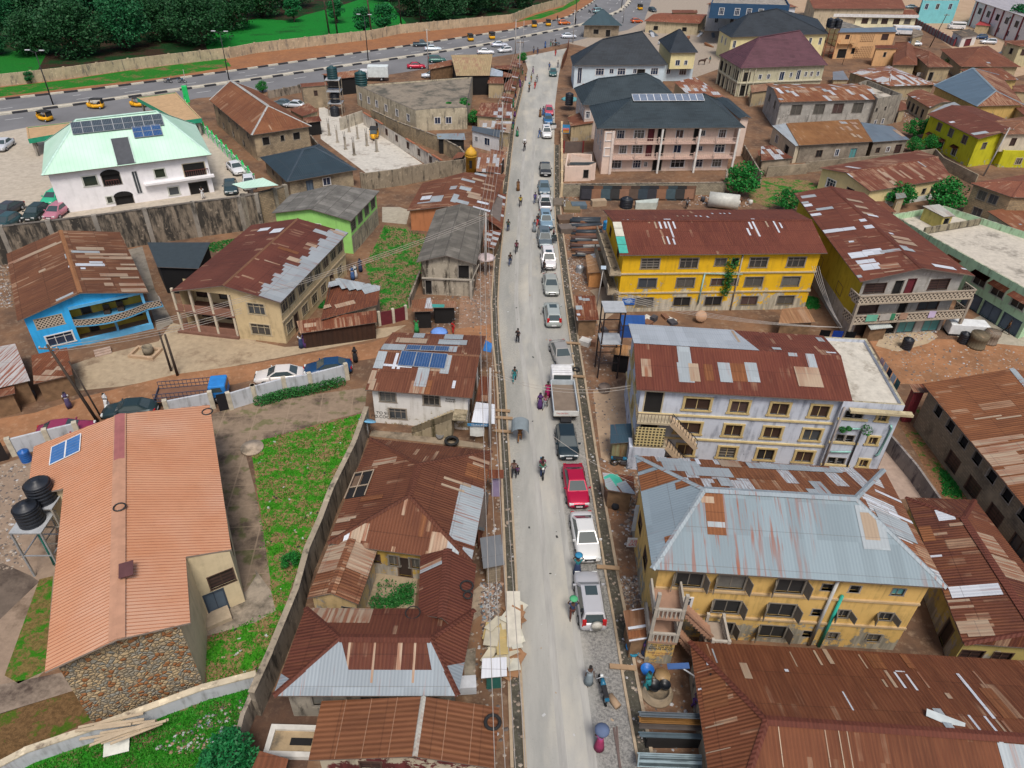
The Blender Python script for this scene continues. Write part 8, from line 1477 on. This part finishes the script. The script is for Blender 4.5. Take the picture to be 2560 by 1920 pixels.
b=MB();b.beam((-.6,0,0),(.6,0,.15),.35,.05);o=tag(b.build('solar_light',plain((.06,.12,.28),.3)),'white-rimmed solar street lamp panel beside the widest streaky roof','solar light');o.location=at((15,1435,785),4);b=MB();b.tube([at((15,1560,980)),at((15,1570,860),3.2),at((15,1480,800),4)],.05,6);tag(b.build('lamp_stalk',m_steel),'curved thin stalk of the solar street lamp','pole')
# tanks, towers, stacks
def tank(px,r,h,l,m=None,z=0.,loc=None,name='water_tank',dome=1,ribs_=5,cat='water tank'):
 m=m or plain((.018,.022,.03),.45);o=empty(name,loc or at(px,z),0,l,cat);b=MB();pr=[(r,0)]
 for k in range(ribs_):z0_=h*(k+.15)/ribs_;pr+=[(r,z0_),(r*.955,z0_+.03),(r*.955,z0_+h/ribs_*.5),(r,z0_+h/ribs_*.55)]
 b.lathe((0,0,0),pr+[(r,h)],20);b.build('drum',m,o)
 if dome:b=MB();b.lathe((0,0,h-.01),[(r*.99,0),(r*.8,r*.18),(r*.35,r*.3),(r*.33,r*.42),(r*.1,r*.48)],20);b.build('lid',m,o)
 return o
def tower(name,l,px,w_,h,m,plats,cat='tower'):
 o=empty(name,px if isinstance(px,V)else at(px),.05,l,cat)
 for x in(-w_/2,w_/2):
  for y in(-w_/2,w_/2):b=MB();b.beam((x,y,0),(x,y,h),.12);b.build('leg',m,o)
 b=MB()
 for k in range(1,int(h/1.5)+1):
  z=h*k/(int(h/1.5)+0.);c=[(-w_/2,-w_/2,z-.06),(w_/2,-w_/2,z-.06),(w_/2,w_/2,z-.06),(-w_/2,w_/2,z-.06)]
  for i in range(4):b.beam(c[i],c[(i+1)%4],.07)
 b.build('bracing',m,o)
 for z in plats:b=MB();b.box((0,0,z),w_+.15,w_+.15,.07);b.build('platform',plain((.4,.42,.44)),o)
 return o
pa,pb=at((9,280,1185),4.4),at((9,385,1000),5.0);pa.z=pb.z=0;tower('tank_stand','pale steel stand carrying the lower black tank beside the hall',pa,1.9,4.3,m_steel,(4.3,));tank(None,.8,1.35,'lower black water tank on the steel stand',loc=V((pa.x,pa.y,4.37)))
tower('tank_plinth','concrete and steel plinth carrying the upper black tank',pb,1.7,5.0,m_conc,(5.0,));tank(None,.84,1.4,'upper black water tank by the hall notch',loc=V((pb.x,pb.y,5.07)))
b=MB();b.tube([at((9,300,1230),4.2),at((9,370,1360),2.5),at((9,470,1560),.2)],.09,8);tag(b.build('green_pipe',plain((.02,.25,.2))),'dark green pipe running down the tank stand','pipe')
tower('concrete_tower','three-level concrete water tower frame beside the block hut',(2,700,985),2.6,6.5,oldwall((.4,.34,.26),seed=31),(2.2,4.4,6.5));q=at((2,700,985));tank(None,1.0,1.9,'black tank on top of the concrete tower',loc=q+V((0,-.1,6.57)),m=plain((.015,.06,.07),.5));tank(None,.9,1.6,'dark tank on the middle level of the concrete tower',loc=q+V((0,-.2,2.3)));tank((2,685,1000),.9,1.5,'black tank standing at the foot of the concrete tower');tank((2,912,735),1.25,2.2,'dark teal tank on the corner of the mouldy flat roof',plain((.012,.06,.065),.5),z=3.7)
tower('red_tank_tower','rust-red lattice tower carrying four black tanks by the orange-tan block',(4,495,500),2.6,7.5,plain((.25,.06,.03)),(7.5,));q=at((4,495,500))
for i,(x,y)in enumerate(((-.9,-.8),(.9,-.8),(-.9,.8),(.9,.8))):tank(None,.85,1.8,'one of four black tanks clustered on the red lattice tower',loc=q+V((x,y,7.6)))['group']='tanks on the red tower'
tower('steel_mast_stand','tall black steel tank stand with empty square platforms by the street',(7,810,1560),1.9,7.4,plain((.03,.02,.02)),(3.9,7.4));tank((3,492,905),.8,2.0,'black tank on a green post beside the rear slate house',z=2.6);tank((7,985,130),.95,1.2,'black squat tank in the scrap yard beside the white duct');tank((3,1530,270),1.3,2.,'black tank behind the cream tower');tank((8,1190,1350),.55,1.1,'black plastic drum on the yard edge');tank((8,1680,1300),.55,1.1,'black plastic drum beside the rusty tanks')
gt=rust(130,(.16,.12,.09),(.22,.14,.09),.1,.1,.5);tank((8,1790,1335),.9,1.6,'larger rusty green-stained steel tank in the dirt yard',gt,name='steel_tank',dome=0,ribs_=1);tank((8,1905,1300),.78,1.4,'smaller rusty grey steel tank in the dirt yard',rust(131,(.2,.13,.1),(.24,.2,.2)),name='steel_tank',dome=0,ribs_=1);tank((9,235,660),.42,.95,'blue plastic drum beside the hall corner',plain((.02,.12,.4),.4),name='drum',cat='drum');tank((7,812,320),.45,1.,'blue drum on the gallery beside the yellow block',plain((.02,.2,.42),.4),z=2.5,name='drum',cat='drum')
tank((7,585,690),.5,.7,'grey basin drum on the dirt beside the pipes',m_steel,name='drum',cat='drum');tank((11,795,60),.55,.6,'brown round basket by the tank stand',plain((.2,.15,.12)),name='basket',cat='basket',dome=0)
gb=at((8,1690,1222));g_=empty('generator',gb,-.08,'white closed generator box standing on the dirt yard','generator');b=MB();b.box((0,0,.2),4.0,1.5,1.25);b.build('cabinet',plain((.74,.76,.76),.4),g_,bevel=.08);b=MB();b.box((0,0,0),3.9,1.4,.2);b.build('skid',m_trim,g_)
for x in(1.2,1.5):b=MB();b.box((x,-.76,.6),.12,.03,.12);b.build('latch',m_trim,g_)
b=MB();b.tube([at((7,1700,60),1.1),at((7,1960,90),1.1)],1.1,20);tag(b.build('white_tank',plain((.55,.55,.5),.5)),'white cylindrical tank lying on its side in the scrap yard','tank');b=MB();b.prism([tuple(at((7,x,y)).xy)for x,y in((1065,150),(1245,150),(1260,110),(1060,130))],0,1.0);tag(b.build('white_duct',plain((.5,.55,.5))),'white sheet-metal duct box in the scrap yard','duct')
rnd=random.Random(4);pcs=[plain((.035,.045,.055),.5),plain((.16,.07,.04),.8),plain((.22,.1,.05),.8),plain((.1,.06,.05),.8),plain((.3,.3,.28),.6)]
for i in range(26):
 y=235+i*12.5;x0=rnd.uniform(490,620);x1=rnd.uniform(760,800);r_=rnd.choice((.14,.18,.24,.3))*(1.3 if i in(1,5,9)else 1);a,c=at((7,x0,y),.3+r_),at((7,x1,y+rnd.uniform(-15,15)),.3+r_);b=MB();k=i%5 if i not in(1,5,9)else 0
 b.tube([a,c],r_,12);tag(b.build('steel_pipe',pcs[k]),['dark grey','rust-brown','orange-rust','dark brown','pale grey'][k]+' steel pipe lying in the stack by the yellow block','pipe','stacked '+['dark','rust','orange','brown','pale'][k]+' pipes')
for i,(px,sx,sy,c)in enumerate((((7,420,100),2.2,2.6,(.16,.13,.1)),((7,510,140),2.4,3.4,(.2,.15,.08)),((7,575,130),2.2,1.6,(.1,.14,.17)),((7,460,255),2.2,1.9,(.14,.09,.06)),((7,475,340),2.2,1.8,(.15,.12,.1)),((7,745,115),2.2,1.,(.4,.3,.2)))):b=MB();b.box((0,0,0),sx,sy,.35+.1*i,.05*i);o=tag(b.build('steel_plate_stack',plain(c,.8)),['brown','ochre','blue-grey','rusty','dusty','tan'][i]+' stack of steel plates in the scrap yard','plates');o.location=at(px)
gk_=[(.02,.02,.025),(.14,.07,.04),(.03,.05,.06),(.02,.02,.02),(.15,.08,.05),(.06,.04,.03),(.02,.03,.04)]
for i in range(12):b=MB();x=640+i*80;b.box((0,0,0),2.0,.12,2.2,0,0,-.14);b.box((0,-.06,.3),1.5,.14,1.4,0,1,-.14);o=tag(b.build('metal_gate_leaf',[plain(gk_[i%7]),plain(tuple(v*1.8 for v in gk_[i%7]))]),'finished iron gate leaning in a row on the blockwork front wall','gate','iron gates leaning on the front wall');o.location=at((7,x,78))+V((0,.2,0))
for k,(y,z,c,n)in enumerate(((1175,2.1,(.16,.19,.21),7),(1215,1.8,(.34,.17,.05),9),(1270,1.4,(.12,.1,.09),8),(1350,1.1,(.12,.17,.2),7),(1530,1.2,(.36,.46,.48),22))):
 b=MB()
 for i in range(n):a=at((15,1090+(i*37%25)-(k==4)*10,y+i*(6 if k<4 else 5.5)),z);c_=at((15,1640,y+20+i*(6 if k<4 else 5.5)),z);b.beam(a,c_,.06)
 tag(b.build('steel_bars',plain(c,.5,.3)),['dark steel bars on the top rack','orange rusty bars on the second rack','brown bars on the third rack','blue-grey bars inside the open shed','pale galvanised bars spread on the lowest rack'][k]+' by the street','steel bars',None,'stuff')
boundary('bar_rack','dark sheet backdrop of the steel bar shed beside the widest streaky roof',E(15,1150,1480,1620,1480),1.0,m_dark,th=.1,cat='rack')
w_=at((15,1250,1010));o=empty('well_ring',w_,0,'round concrete well ring holding two black tubs','well');b=MB();b.lathe((0,0,0),[(1.0,0),(.95,.1),(.85,.1),(.82,.5),(.7,.5),(.7,.2)],22);b.build('ring',slabs((.28,.22,.15),seed=71),o)
for i,(x,y,r_,z,c,l)in enumerate(((-.25,0,.42,.62,(.01,.012,.015),'larger black tub on the well ring'),(.4,.05,.34,.62,(.01,.012,.015),'smaller black tub on the well ring'),(-.5,1.1,.42,.5,(.02,.15,.5),'bright blue basin held over the tubs'),(.4,.8,.5,.55,(.45,.3,.15),'tan octagonal board beside the well'))):b=MB();b.lathe(w_+V((x,y,z)),[(r_*.8,0),(r_,.25),(r_*.92,.25),(r_*.75,.05)]if i<3 else[(r_,0),(r_,.05)],16 if i<3 else 8);tag(b.build('tub' if i<3 else 'board',plain(c,.4)),l,'tub' if i<3 else 'board')
for px,r_,c,l in(((15,1030,640),.4,(.02,.2,.5),'upper blue tub near the porch'),((15,1045,680),.35,(.02,.25,.4),'lower teal tub near the porch'),((15,1130,680),.5,(.25,.22,.2),'grey pot of dark cloth by the porch'),((10,1590,470),.35,(.2,.2,.2),'white and grey lidded pot at the shop house wall')):b=MB();b.lathe(at(px),[(r_*.7,0),(r_,.4),(r_*.9,.4),(r_*.6,.3)],14);tag(b.build('tub',plain(c,.4)),l,'tub')
for i in range(4):b=MB();b.tube([at((10,1690,490),.12+i*.2)+V((.52*math.cos(a*.5236),.52*math.sin(a*.5236),0))for a in range(13)],.12,8,0,False);tag(b.build('tyre',m_tyre),'black tyre in the stack below the outside stair','tyre','stacked tyres')
def umbrella(px,r_,h,c,l):o=empty('umbrella',at(px),0,l,'umbrella');b=MB();b.lathe((0,0,h-.5),[(r_,0),(r_*.8,.2),(r_*.4,.42),(.04,.5)],10);b.build('canopy',plain(c,.8),o);b=MB();b.tube([(0,0,0),(0,0,h)],.03,6);b.build('pole',m_steel,o)
umbrella((3,495,950),1.9,2.6,(.1,.3,.32),'teal parasol behind the blockwork street wall');umbrella((6,1985,690),1.2,2.4,(.6,.5,.5),'pale pink umbrella by the weathered house');umbrella((6,1585,1270),.95,1.3,(.15,.3,.7),'blue umbrella partly behind the white shop house')
for i,(B_r,px,l)in enumerate(((None,(14,1820,85),'large tyre ring on the long maroon wing roof'),(None,(14,1830,165),'small tyre ring on the long maroon wing roof'),(None,(14,1355,315),'tyre ring at the roof valley of the courtyard house'),(None,(14,2045,1262),'thick tyre on the front house roof'),(None,(7,556,1532),'tyre lying in the street drain'))):
 z=(3.45,3.45,3.35,2.75,.15)[i];q=at(px,z);r_=(.4,.26,.45,.4,.3)[i];b=MB();b.tube([q+V((r_*math.cos(a*.5236),r_*math.sin(a*.5236),0))for a in range(13)],(.06,.05,.04,.1,.1)[i],6,0,False);tag(b.build('tyre',m_tyre),l,'tyre')
o=empty('satellite_dish',at((10,975,470)),0,'pale blue satellite dish on the wall behind the white shop house','satellite dish');b=MB();P=[(.02,0),(.35,.04),(.62,.14),(.75,.22)];b.lathe((0,0,0),P+[(.73,.24)],18);d_=b.build('dish',plain((.2,.5,.75),.5),o);d_.location=(0,0,1.7);d_.rotation_euler=(-.5,.2,0);b=MB();b.tube([(0,0,0),(0,0,1.75)],.05,6);b.build('mast',m_steel,o)
rnd=random.Random(9)
for i in range(34):
 px=(15 if i%2 else 14,rnd.uniform(-30,50)if i%2 else rnd.uniform(2020,2200),rnd.uniform(260,800)if i%2 else rnd.uniform(420,800));k=i%4;b=MB();b.box((0,0,0),rnd.uniform(.5,1.1),rnd.uniform(.8,2.0),.05,rnd.uniform(-.6,.6),0,rnd.uniform(-.3,.3));o=tag(b.build('board',plain([(.6,.55,.42),(.62,.6,.5),(.6,.46,.2),(.3,.16,.08)][k],.8)),['cream','off-white','yellowish','brown'][k]+' furniture board in the heap by the drain','board',['cream','off-white','yellowish','brown'][k]+' boards in the heap');o.location=at(px,.15+(i%5)*.12)+V((0,0,.1))
b=MB();q=at((15,15,370),.8);b.box(q,.9,4.2,.1,.03);tag(b.build('long_board',plain((.62,.58,.48),.8)),'long cream board lying highest on the timber heap','board')
shed('white_tin_kiosk','small white corrugated kiosk top by the timber heap',E(14,1945,885,2168,865,2165,700,1955,712),1.7,galv((.72,.73,.76),140,0.),plain((.02,.12,.1)),cat='kiosk',oh=.3);b=MB();b.box(at((14,1830,970),.6),1.,.8,.7,.1);tag(b.build('white_chest',plain((.55,.57,.6))),'pale open metal chest at the courtyard house corner','chest')
for i,(px,l_)in enumerate(zip(E(15,955,790,1000-170,1590-0)[:1]+[(11,830,1588),(7,525,1308),(7,560,1595),(10,2120,232),(10,2140,295),(10,2140,412)],('broad plank over the drain by the golden porch','plank over the drain beside the silver estate','plank over the drain by the tan sedan','plank bridge beside the white truck','upper log bridging the drain','pale plank bridging the drain between two logs','lower log bridging the drain'))):b=MB();b.box(at(px,.17),1.6,.32,.09,-.06);tag(b.build('plank',plain((.36,.24,.14),.9)),l_,'plank',)
b=MB();q=at((15,882,1100));b.tube([q+V((-.25,.35,.22)),q+V((.2,-.35,.22))],.22,12);tag(b.build('concrete_pipe_piece',plain((.36,.25,.16),.9)),'short broken clay block lying on the gravel by the motorcycle','block');b=MB();b.beam(at((15,880,1310),.05),at((15,960,1800),.05),.12,.08);b.beam(at((15,905,1300),.05),at((15,940,1800),.05),.1,.06);tag(b.build('steel_beams',plain((.14,.1,.09),.8)),'pair of long thin steel beams lying along the gutter below the motorcycle','beam')
b=MB();rnd=random.Random(2)
for i in range(7):b.lathe(at((11,850+i*22,1010+(i%3)*30)),[(.3,0),(.42,.3),(.34,.65),(.1,.8)],10,i%2)
tag(b.build('sacks',[plain((.02,.022,.028),.9),plain((.3,.28,.24),.9)]),'heap of charcoal and white sacks under the green-patched awning','sacks',None,'stuff')
b=MB();b.lathe(at((13+1,-2212+2212+0,0))if False else at((9,2180,560)),[(.95,0),(.95,.2),(.6,.22),(.6,.3),(.1,.32)],18);tag(b.build('manhole_ring',slabs((.5,.4,.3),seed=72)),'round concrete inspection ring at the lawn corner','manhole')
g_=at((5,1260,1400));o=empty('well_house',g_,-.12,'square low kerb with a round well beside the blue house steps','well');b=MB()
for c,sx,sy in(((0,.8,0),2.6,.25),((0,-.8,0),2.6,.25),((-1.2,0,0),.25,1.4),((1.2,0,0),.25,1.4)):b.box(c,sx,sy,.3)
b.build('kerb_frame',slabs((.48,.34,.22),seed=73,amt=.2),o);b=MB();b.lathe((.2,.2,0),[(.5,0),(.5,.8),(.38,.8),(.38,.5)],16);b.build('well_drum',slabs((.25,.21,.15),seed=74),o)
for i,(z_,a,c,cols,l)in enumerate(((1.6,(4,1290,625),(4,1440,630),((.7,.7,.7),(.7,.6,.5),(.6,.4,.35),(.7,.7,.7)),'laundry hung below the rust cross wing'),(1.5,(8,450,1190),(8,780,1210),((.01,.01,.015),(.02,.08,.5),(.01,.01,.015)),'black and blue cloth hung behind the white terrace'),(7.9,(8,980,1420),(8,1150,1650),((.6,.45,.5),(.6,.6,.65),(.05,.06,.1),(.6,.65,.7),(.1,.2,.2)),'washing on the line along the terrace edge'),(6.9,(12,930,95),(12,1130,80),((.6,.6,.64),(.65,.66,.7)),'pale sheets over the terrace parapet'))):
 A_,C_=at(a,z_),at(c,z_);n=len(cols)
 for k,col in enumerate(cols):b=MB();p,q=A_.lerp(C_,(k+.08)/n),A_.lerp(C_,(k+.9)/n);Z=V((0,.06,-.9));b.poly([p,p+Z,q+Z,q]);b.poly([q,q+Z,p+Z,p]);tag(b.build('laundry',plain(col,.9)),l,'laundry',l)
for px,z,w_,h,ln,col,bg_,l in(((3,467,1115),2.6,1.3,1.5,'',(.7,.7,.7),(.04,.25,.5),'blue, pink and orange shop sign beside the street gate'),((11,1062,1370),1.2,1.1,.9,'JUST\nLATTI',(.6,.02,.02),(.65,.65,.65),'tilted white sign with red lettering by the golden block'),((11,1080,1160),2.4,.5,2.6,'',(1,1,1),(.5,.55,.6),'long grey and blue signboard against the golden block side')):
 q=at(px,z);b=MB();b.box(q-V((0,0,h/2)),w_,.08,ln if not isinstance(ln,str)else h);o=tag(b.build('sign_board',plain(bg_)),l,'sign')
 if px[0]==3:
  for k,(hh,cc)in enumerate(((.25,(.6,.2,.25)),(.25,(.55,.15,.02)),(.35,(.5,.3,.08)))):b=MB();b.box(q+V((0,-.06,(-.05,-.3,-.65)[k])),1.1,.03,hh);b.build('printed_band',plain(cc),o)
 if isinstance(ln,str)and ln:text(ln,q+V((0,-.06,0)),.34,0,plain(col),parent=o)
b=MB();P=[at(p,3.2)for p in E(6,1960,1370,2030,1385,2042,1310,1985,1280)];b.poly(P);b.poly([p-V((0,0,.03))for p in P][::-1]);tag(b.build('tarpaulin',plain((.04,.2,.55),.6)),'small blue tarpaulin at the street corner of the shop house roof','tarpaulin')
shed('blue_container','blue ribbed container half covered by junk below the yellow block',E(7,940,1150,1150,1150,1150,1065,940,1062),1.6,galv((.02,.1,.35),141,0.,.5),plain((.02,.08,.3)),cat='container',oh=.05)
b=MB();q=at((7,1620,1120));b.lathe((0,0,0),[(.05,0),(.6,.05),(.65,.2),(.6,.35),(.05,.4)],20);o=tag(b.build('round_tank_end',plain((.5,.3,.18),.8)),'pale tan round tank lid leaning below the yellow block','tank lid');o.location=q+V((0,0,.7));o.rotation_euler.x=1.1
# fillers: small roofs and yard clutter the photograph shows between the houses
bld('gate_lodge','pink single-storey lodge with barred window inside the apartments forecourt',E(3,460,1440,690,1435,690,1330,480,1325),2.4,t='f',wall=pink,ph=.15,floor=slabs((.5,.36,.28),seed=80),W={'f':[(.8,.5,.9,1.3,'o')]},cat='lodge')
shed('slate_awning','narrow dark slate awning on the pink lodge',E(3,490,1425,660,1425,730,1400,500,1400),[2.5,2.5,2.9,2.7],bk2,pink,'awning',oh=.05)
fg='small tin roofs between the upper houses'
for l,px,z,c in(('striped rust and cream stall roof near the orange-rust house',E(4,0,1385,218,1368,60,1262,-50,1262),2.2,rust(150,tan=.5,galv=.3)),('brown hut roof behind the street tent',E(4,1250,330,1345,300,1330,265,1250,245),2.6,asbestos((.3,.24,.18),9)),('small rust roof near the steep maroon roof wall',E(3,2130,1345,2290,1340,2270,1290,2120,1300),2.2,rr(151,.2)),('rusty roof beyond the tank tower by the white duct yard',E(3,1385,110,1605,110,1600,85,1380,85),4,rr(152)),('pinkish-rust verandah roof in front of the maroon-roofed house',E(3,2070,800,2290,770,2260,715,2060,735),3.0,rust(153,(.3,.16,.12),tan=.3)),('low rust roof beside the mint block stair hut',E(8,1000,185,1110,170,1000,80,880,80),2.8,rr(154)),('grey tin roof over the yard by the patchwork roof',E(4,560,690,700,690,650,610,560,620),2.2,galv((.2,.22,.25),155,.3)),('rust lean-to below the yellow-walled slate house',E(4,1130,960,1200,945,1190,880,1140,870),2.4,rr(156)),('rusty roof corner above the slate-rust house',E(4,2120,790,2290,800,2290,730,2110,740),2.8,rr(157,.2)),('maroon roof beside the turquoise house',E(4,1280,100,1430,85,1380,55,1260,65),3.2,rr(158)),('red pavilion roof before the white school block',E(4,1790,215,1925,225,1900,185,1830,185),2.6,plain((.4,.05,.05))),('rust roof strip near the wide round tree',E(4,2050,395,2290,420,2290,345,2040,350),3.6,rr(159)),('dull green-grey roof in the yard behind the balcony block',E(8,1110,60,1200,45,1180,5,1100,10),2.6,galv((.25,.28,.25),160,.2))):shed('tin_roof_hut',l,px,z,c,tw,'hut',group=fg)
rnd=random.Random(21)
JC=[((.1,.12,.14),'dark'),((.45,.47,.5),'silver'),((.25,.11,.05),'rusty')]
for i in range(16):
 c,nm_=JC[i%3];b=MB();b.box((0,0,0),rnd.uniform(.6,1.1),rnd.uniform(2,5),.5,rnd.uniform(-.9,.9),0,rnd.uniform(.1,.5));o=tag(b.build('metal_bundle',plain(c,.5)),nm_+' bundle of sheet metal in the yard behind the light blue house','metal bundle',nm_+' sheet metal bundles');o.location=at((3,rnd.uniform(1210,1740),rnd.uniform(250,420)))
WT=[((.62,.6,.55),'whitish'),((.2,.1,.06),'brown'),((.06,.06,.07),'black')]
for i in range(24):
 c,nm_=WT[i%3];b=MB();k=i%4
 if k<2:b.box((0,0,0),rnd.uniform(.4,1.3),rnd.uniform(.4,1.0),rnd.uniform(.15,.6),rnd.uniform(0,3))
 else:b.lathe((0,0,0),[(.28,0),(.32,.4),(.3,.7),(.1,.72)],10)
 P=((7,rnd.uniform(940,1500),rnd.uniform(1065,1150)),(7,rnd.uniform(600,1000),rnd.uniform(1180,1330)),(7,rnd.uniform(1440,2100),rnd.uniform(60,130)),(9,rnd.uniform(20,420),rnd.uniform(90,260)))[k if k<3 else 3]
 o=tag(b.build('scrap_piece',plain(c,.8)),nm_+(' scrap box' if k<2 else ' scrap drum')+(' in a yard beside the yellow block' if k<3 else ' by the lane shacks'),'scrap',nm_+' scrap pieces');o.location=at(P)
for i in range(14):
 b=MB();b.box((0,0,0),rnd.uniform(2,3.6),.14,.05,rnd.uniform(.15,.5));o=tag(b.build('plank',plain((.5,.4,.28),.9)),'weathered plank piled across the low whitewashed wall','plank','planks on the low wall');o.location=at((13,rnd.uniform(930,1200),rnd.uniform(1255,1390)),1.15)+V((0,0,rnd.uniform(0,.25)))
b=MB();b.box((0,0,0),1.3,1.2,.06,.3,0,.3);o=tag(b.build('broken_board',plain((.62,.62,.56),.8)),'broken white board leaning below the plank pile','board');o.location=at((13,1010,1440),.3)
scatter('rubble',[E(14,1960,60,2120,40,2100,500,1960,520),E(11,1000,760,1110,760,1120,1400,960,1300),E(15,930,0,1190,0,1180,260,980,260),E(5,0,560,60,540,110,1000,0,1000)],260,stone,stm,31);scatter('rubble',[E(6,1500,830,1960,700,2000,1100,1500,1180),E(7,470,560,620,600,640,860,500,840),E(9,-40,700,240,680,200,1600,-40,1600),E(8,1000,1290,2200,1360,2200,1640,1100,1640)],300,stone,stm,32)
area_sheet('concrete_patch',E(14,1840,160,1960,60,1960,330,1850,400),5,slabs((.36,.28,.2),seed=81));area_sheet('concrete_patch',E(14,1800,640,1900,620,1890,1000,1800,930),5,slabs((.3,.26,.2),seed=82));area_sheet('concrete_patch',E(8,1000,1200,1380,1180,1470,1250,1380,1310,1120,1380,930,1330),5,slabs((.46,.36,.24),(.2,.15,.1),83,amt=.4));area_sheet('concrete_patch',E(10,1000,400,1400,430,1980,520,1960,560,980,450),4,slabs((.3,.24,.17),(.1,.08,.06),84))
area_sheet('paved_courtyard',E(10,1040,1540,1240,1540,1400,1560,1400,1659)+E(14,1370,280,900,270,990,0),5,slabs((.34,.27,.18),(.14,.11,.07),85,jt=1.2,amt=.4));tag(leaves('courtyard_bush',[(at((14,1130,120),.6),.8),(at((14,1290,130),.6),.6),(at((14,1040,230),.4),.5),(at((14,1200,220),.3),.4)],170,.1,lm1,12),'leafy green plants growing in the small inner courtyard','plant')
for i in range(9):
 q=at((0,1120+rnd.uniform(-5,90),400+i*125));b=MB();r_=rnd.uniform(.25,.7);b.poly([q+V((r_*rnd.uniform(.6,1.2)*math.cos(a*.6283),r_*1.6*rnd.uniform(.6,1.2)*math.sin(a*.6283),.016))for a in range(10)]);o=b.build('oil_stain',plain((.17,.165,.155),.9));o['kind']='structure'
for t_ in(-.9,.75):
 A_,B_=strip(STL[:12],2.7+t_,3.15+t_);b=MB()
 for i in range(len(A_)-1):z=V((0,0,.0135));b.poly([A_[i]+z,B_[i]+z,B_[i+1]+z,A_[i+1]+z])
 def track():
  g=G('tyre_track');n=g.noise(g.vm('MULTIPLY',g.obj(),(1.4,.14,1)),1,5,.7);return g.fin(g.mix(g.step(n,.35,.65),(.4,.39,.36),(.29,.285,.265)),.95)
 o=b.build('wheel_track',track());o['kind']='structure'
boundary('block_retaining_wall','dirty blockwork end of the retaining wall with slanting concrete ribs',[at(p,RT)for p in E(5,2090,42)+E(6,-60,20,150,-30,245,-60)],RT-.1,blocks((.36,.27,.17),seed=30),th=.4,posts=3.2,pm=oldwall((.32,.28,.22),seed=35),cope=oldwall((.2,.17,.13),seed=36))
A_,B_=strip(STL[9:15],-1.2,-3.4);rnd=random.Random(77);k_=0
for i in range(len(A_)-1):
 n=max(1,int((A_[i+1]-A_[i]).length/4.2))
 for j in range(n):
  if 2<k_<5:k_+=1;continue
  a,e=A_[i].lerp(A_[i+1],(j+.1)/n),A_[i].lerp(A_[i+1],(j+.8)/n);c,d=B_[i].lerp(B_[i+1],(j+.1)/n),B_[i].lerp(B_[i+1],(j+.8)/n);h=rnd.uniform(2.,2.7)
  Q=[V((p.x,p.y,h+(.35 if p in(c,d)else 0)))for p in(c,a,e,d)]
  shed('drain_stall','small weathered tin-roofed stall on the edge of the upper drain',Q,[q.z for q in Q],rust(170+k_%5,tan=.2,galv=.15),m_wood,'stall',oh=.12,group='small stalls along the upper drain');k_+=1
cl_=[(.3,.02,.02),(.02,.05,.14),(.5,.3,.05),(.03,.2,.1),(.3,.3,.32),(.15,.05,.18)];cn=['red','navy','mustard','green','grey','plum']
for i,px in enumerate(E(3,30,850,8,930,22,1010,60,720,90,650,70,760,-30,1060,10,1120,118,700,30,700,45,1180,180,640)):person(('stand','scarf','gown','walk')[i%4],px,rnd.uniform(0,360),cl_[i%6],cl_[(i*2+1)%6],'person in '+cn[i%6]+(' with a scarf' if i%4==1 else '')+' among the shoppers '+('before' if i<6 else 'between')+' the upper drain stalls')
for o in FG_.values():
 for c,ds in KID[o.name]:bpy.data.objects.remove(c)
 bpy.data.objects.remove(o)
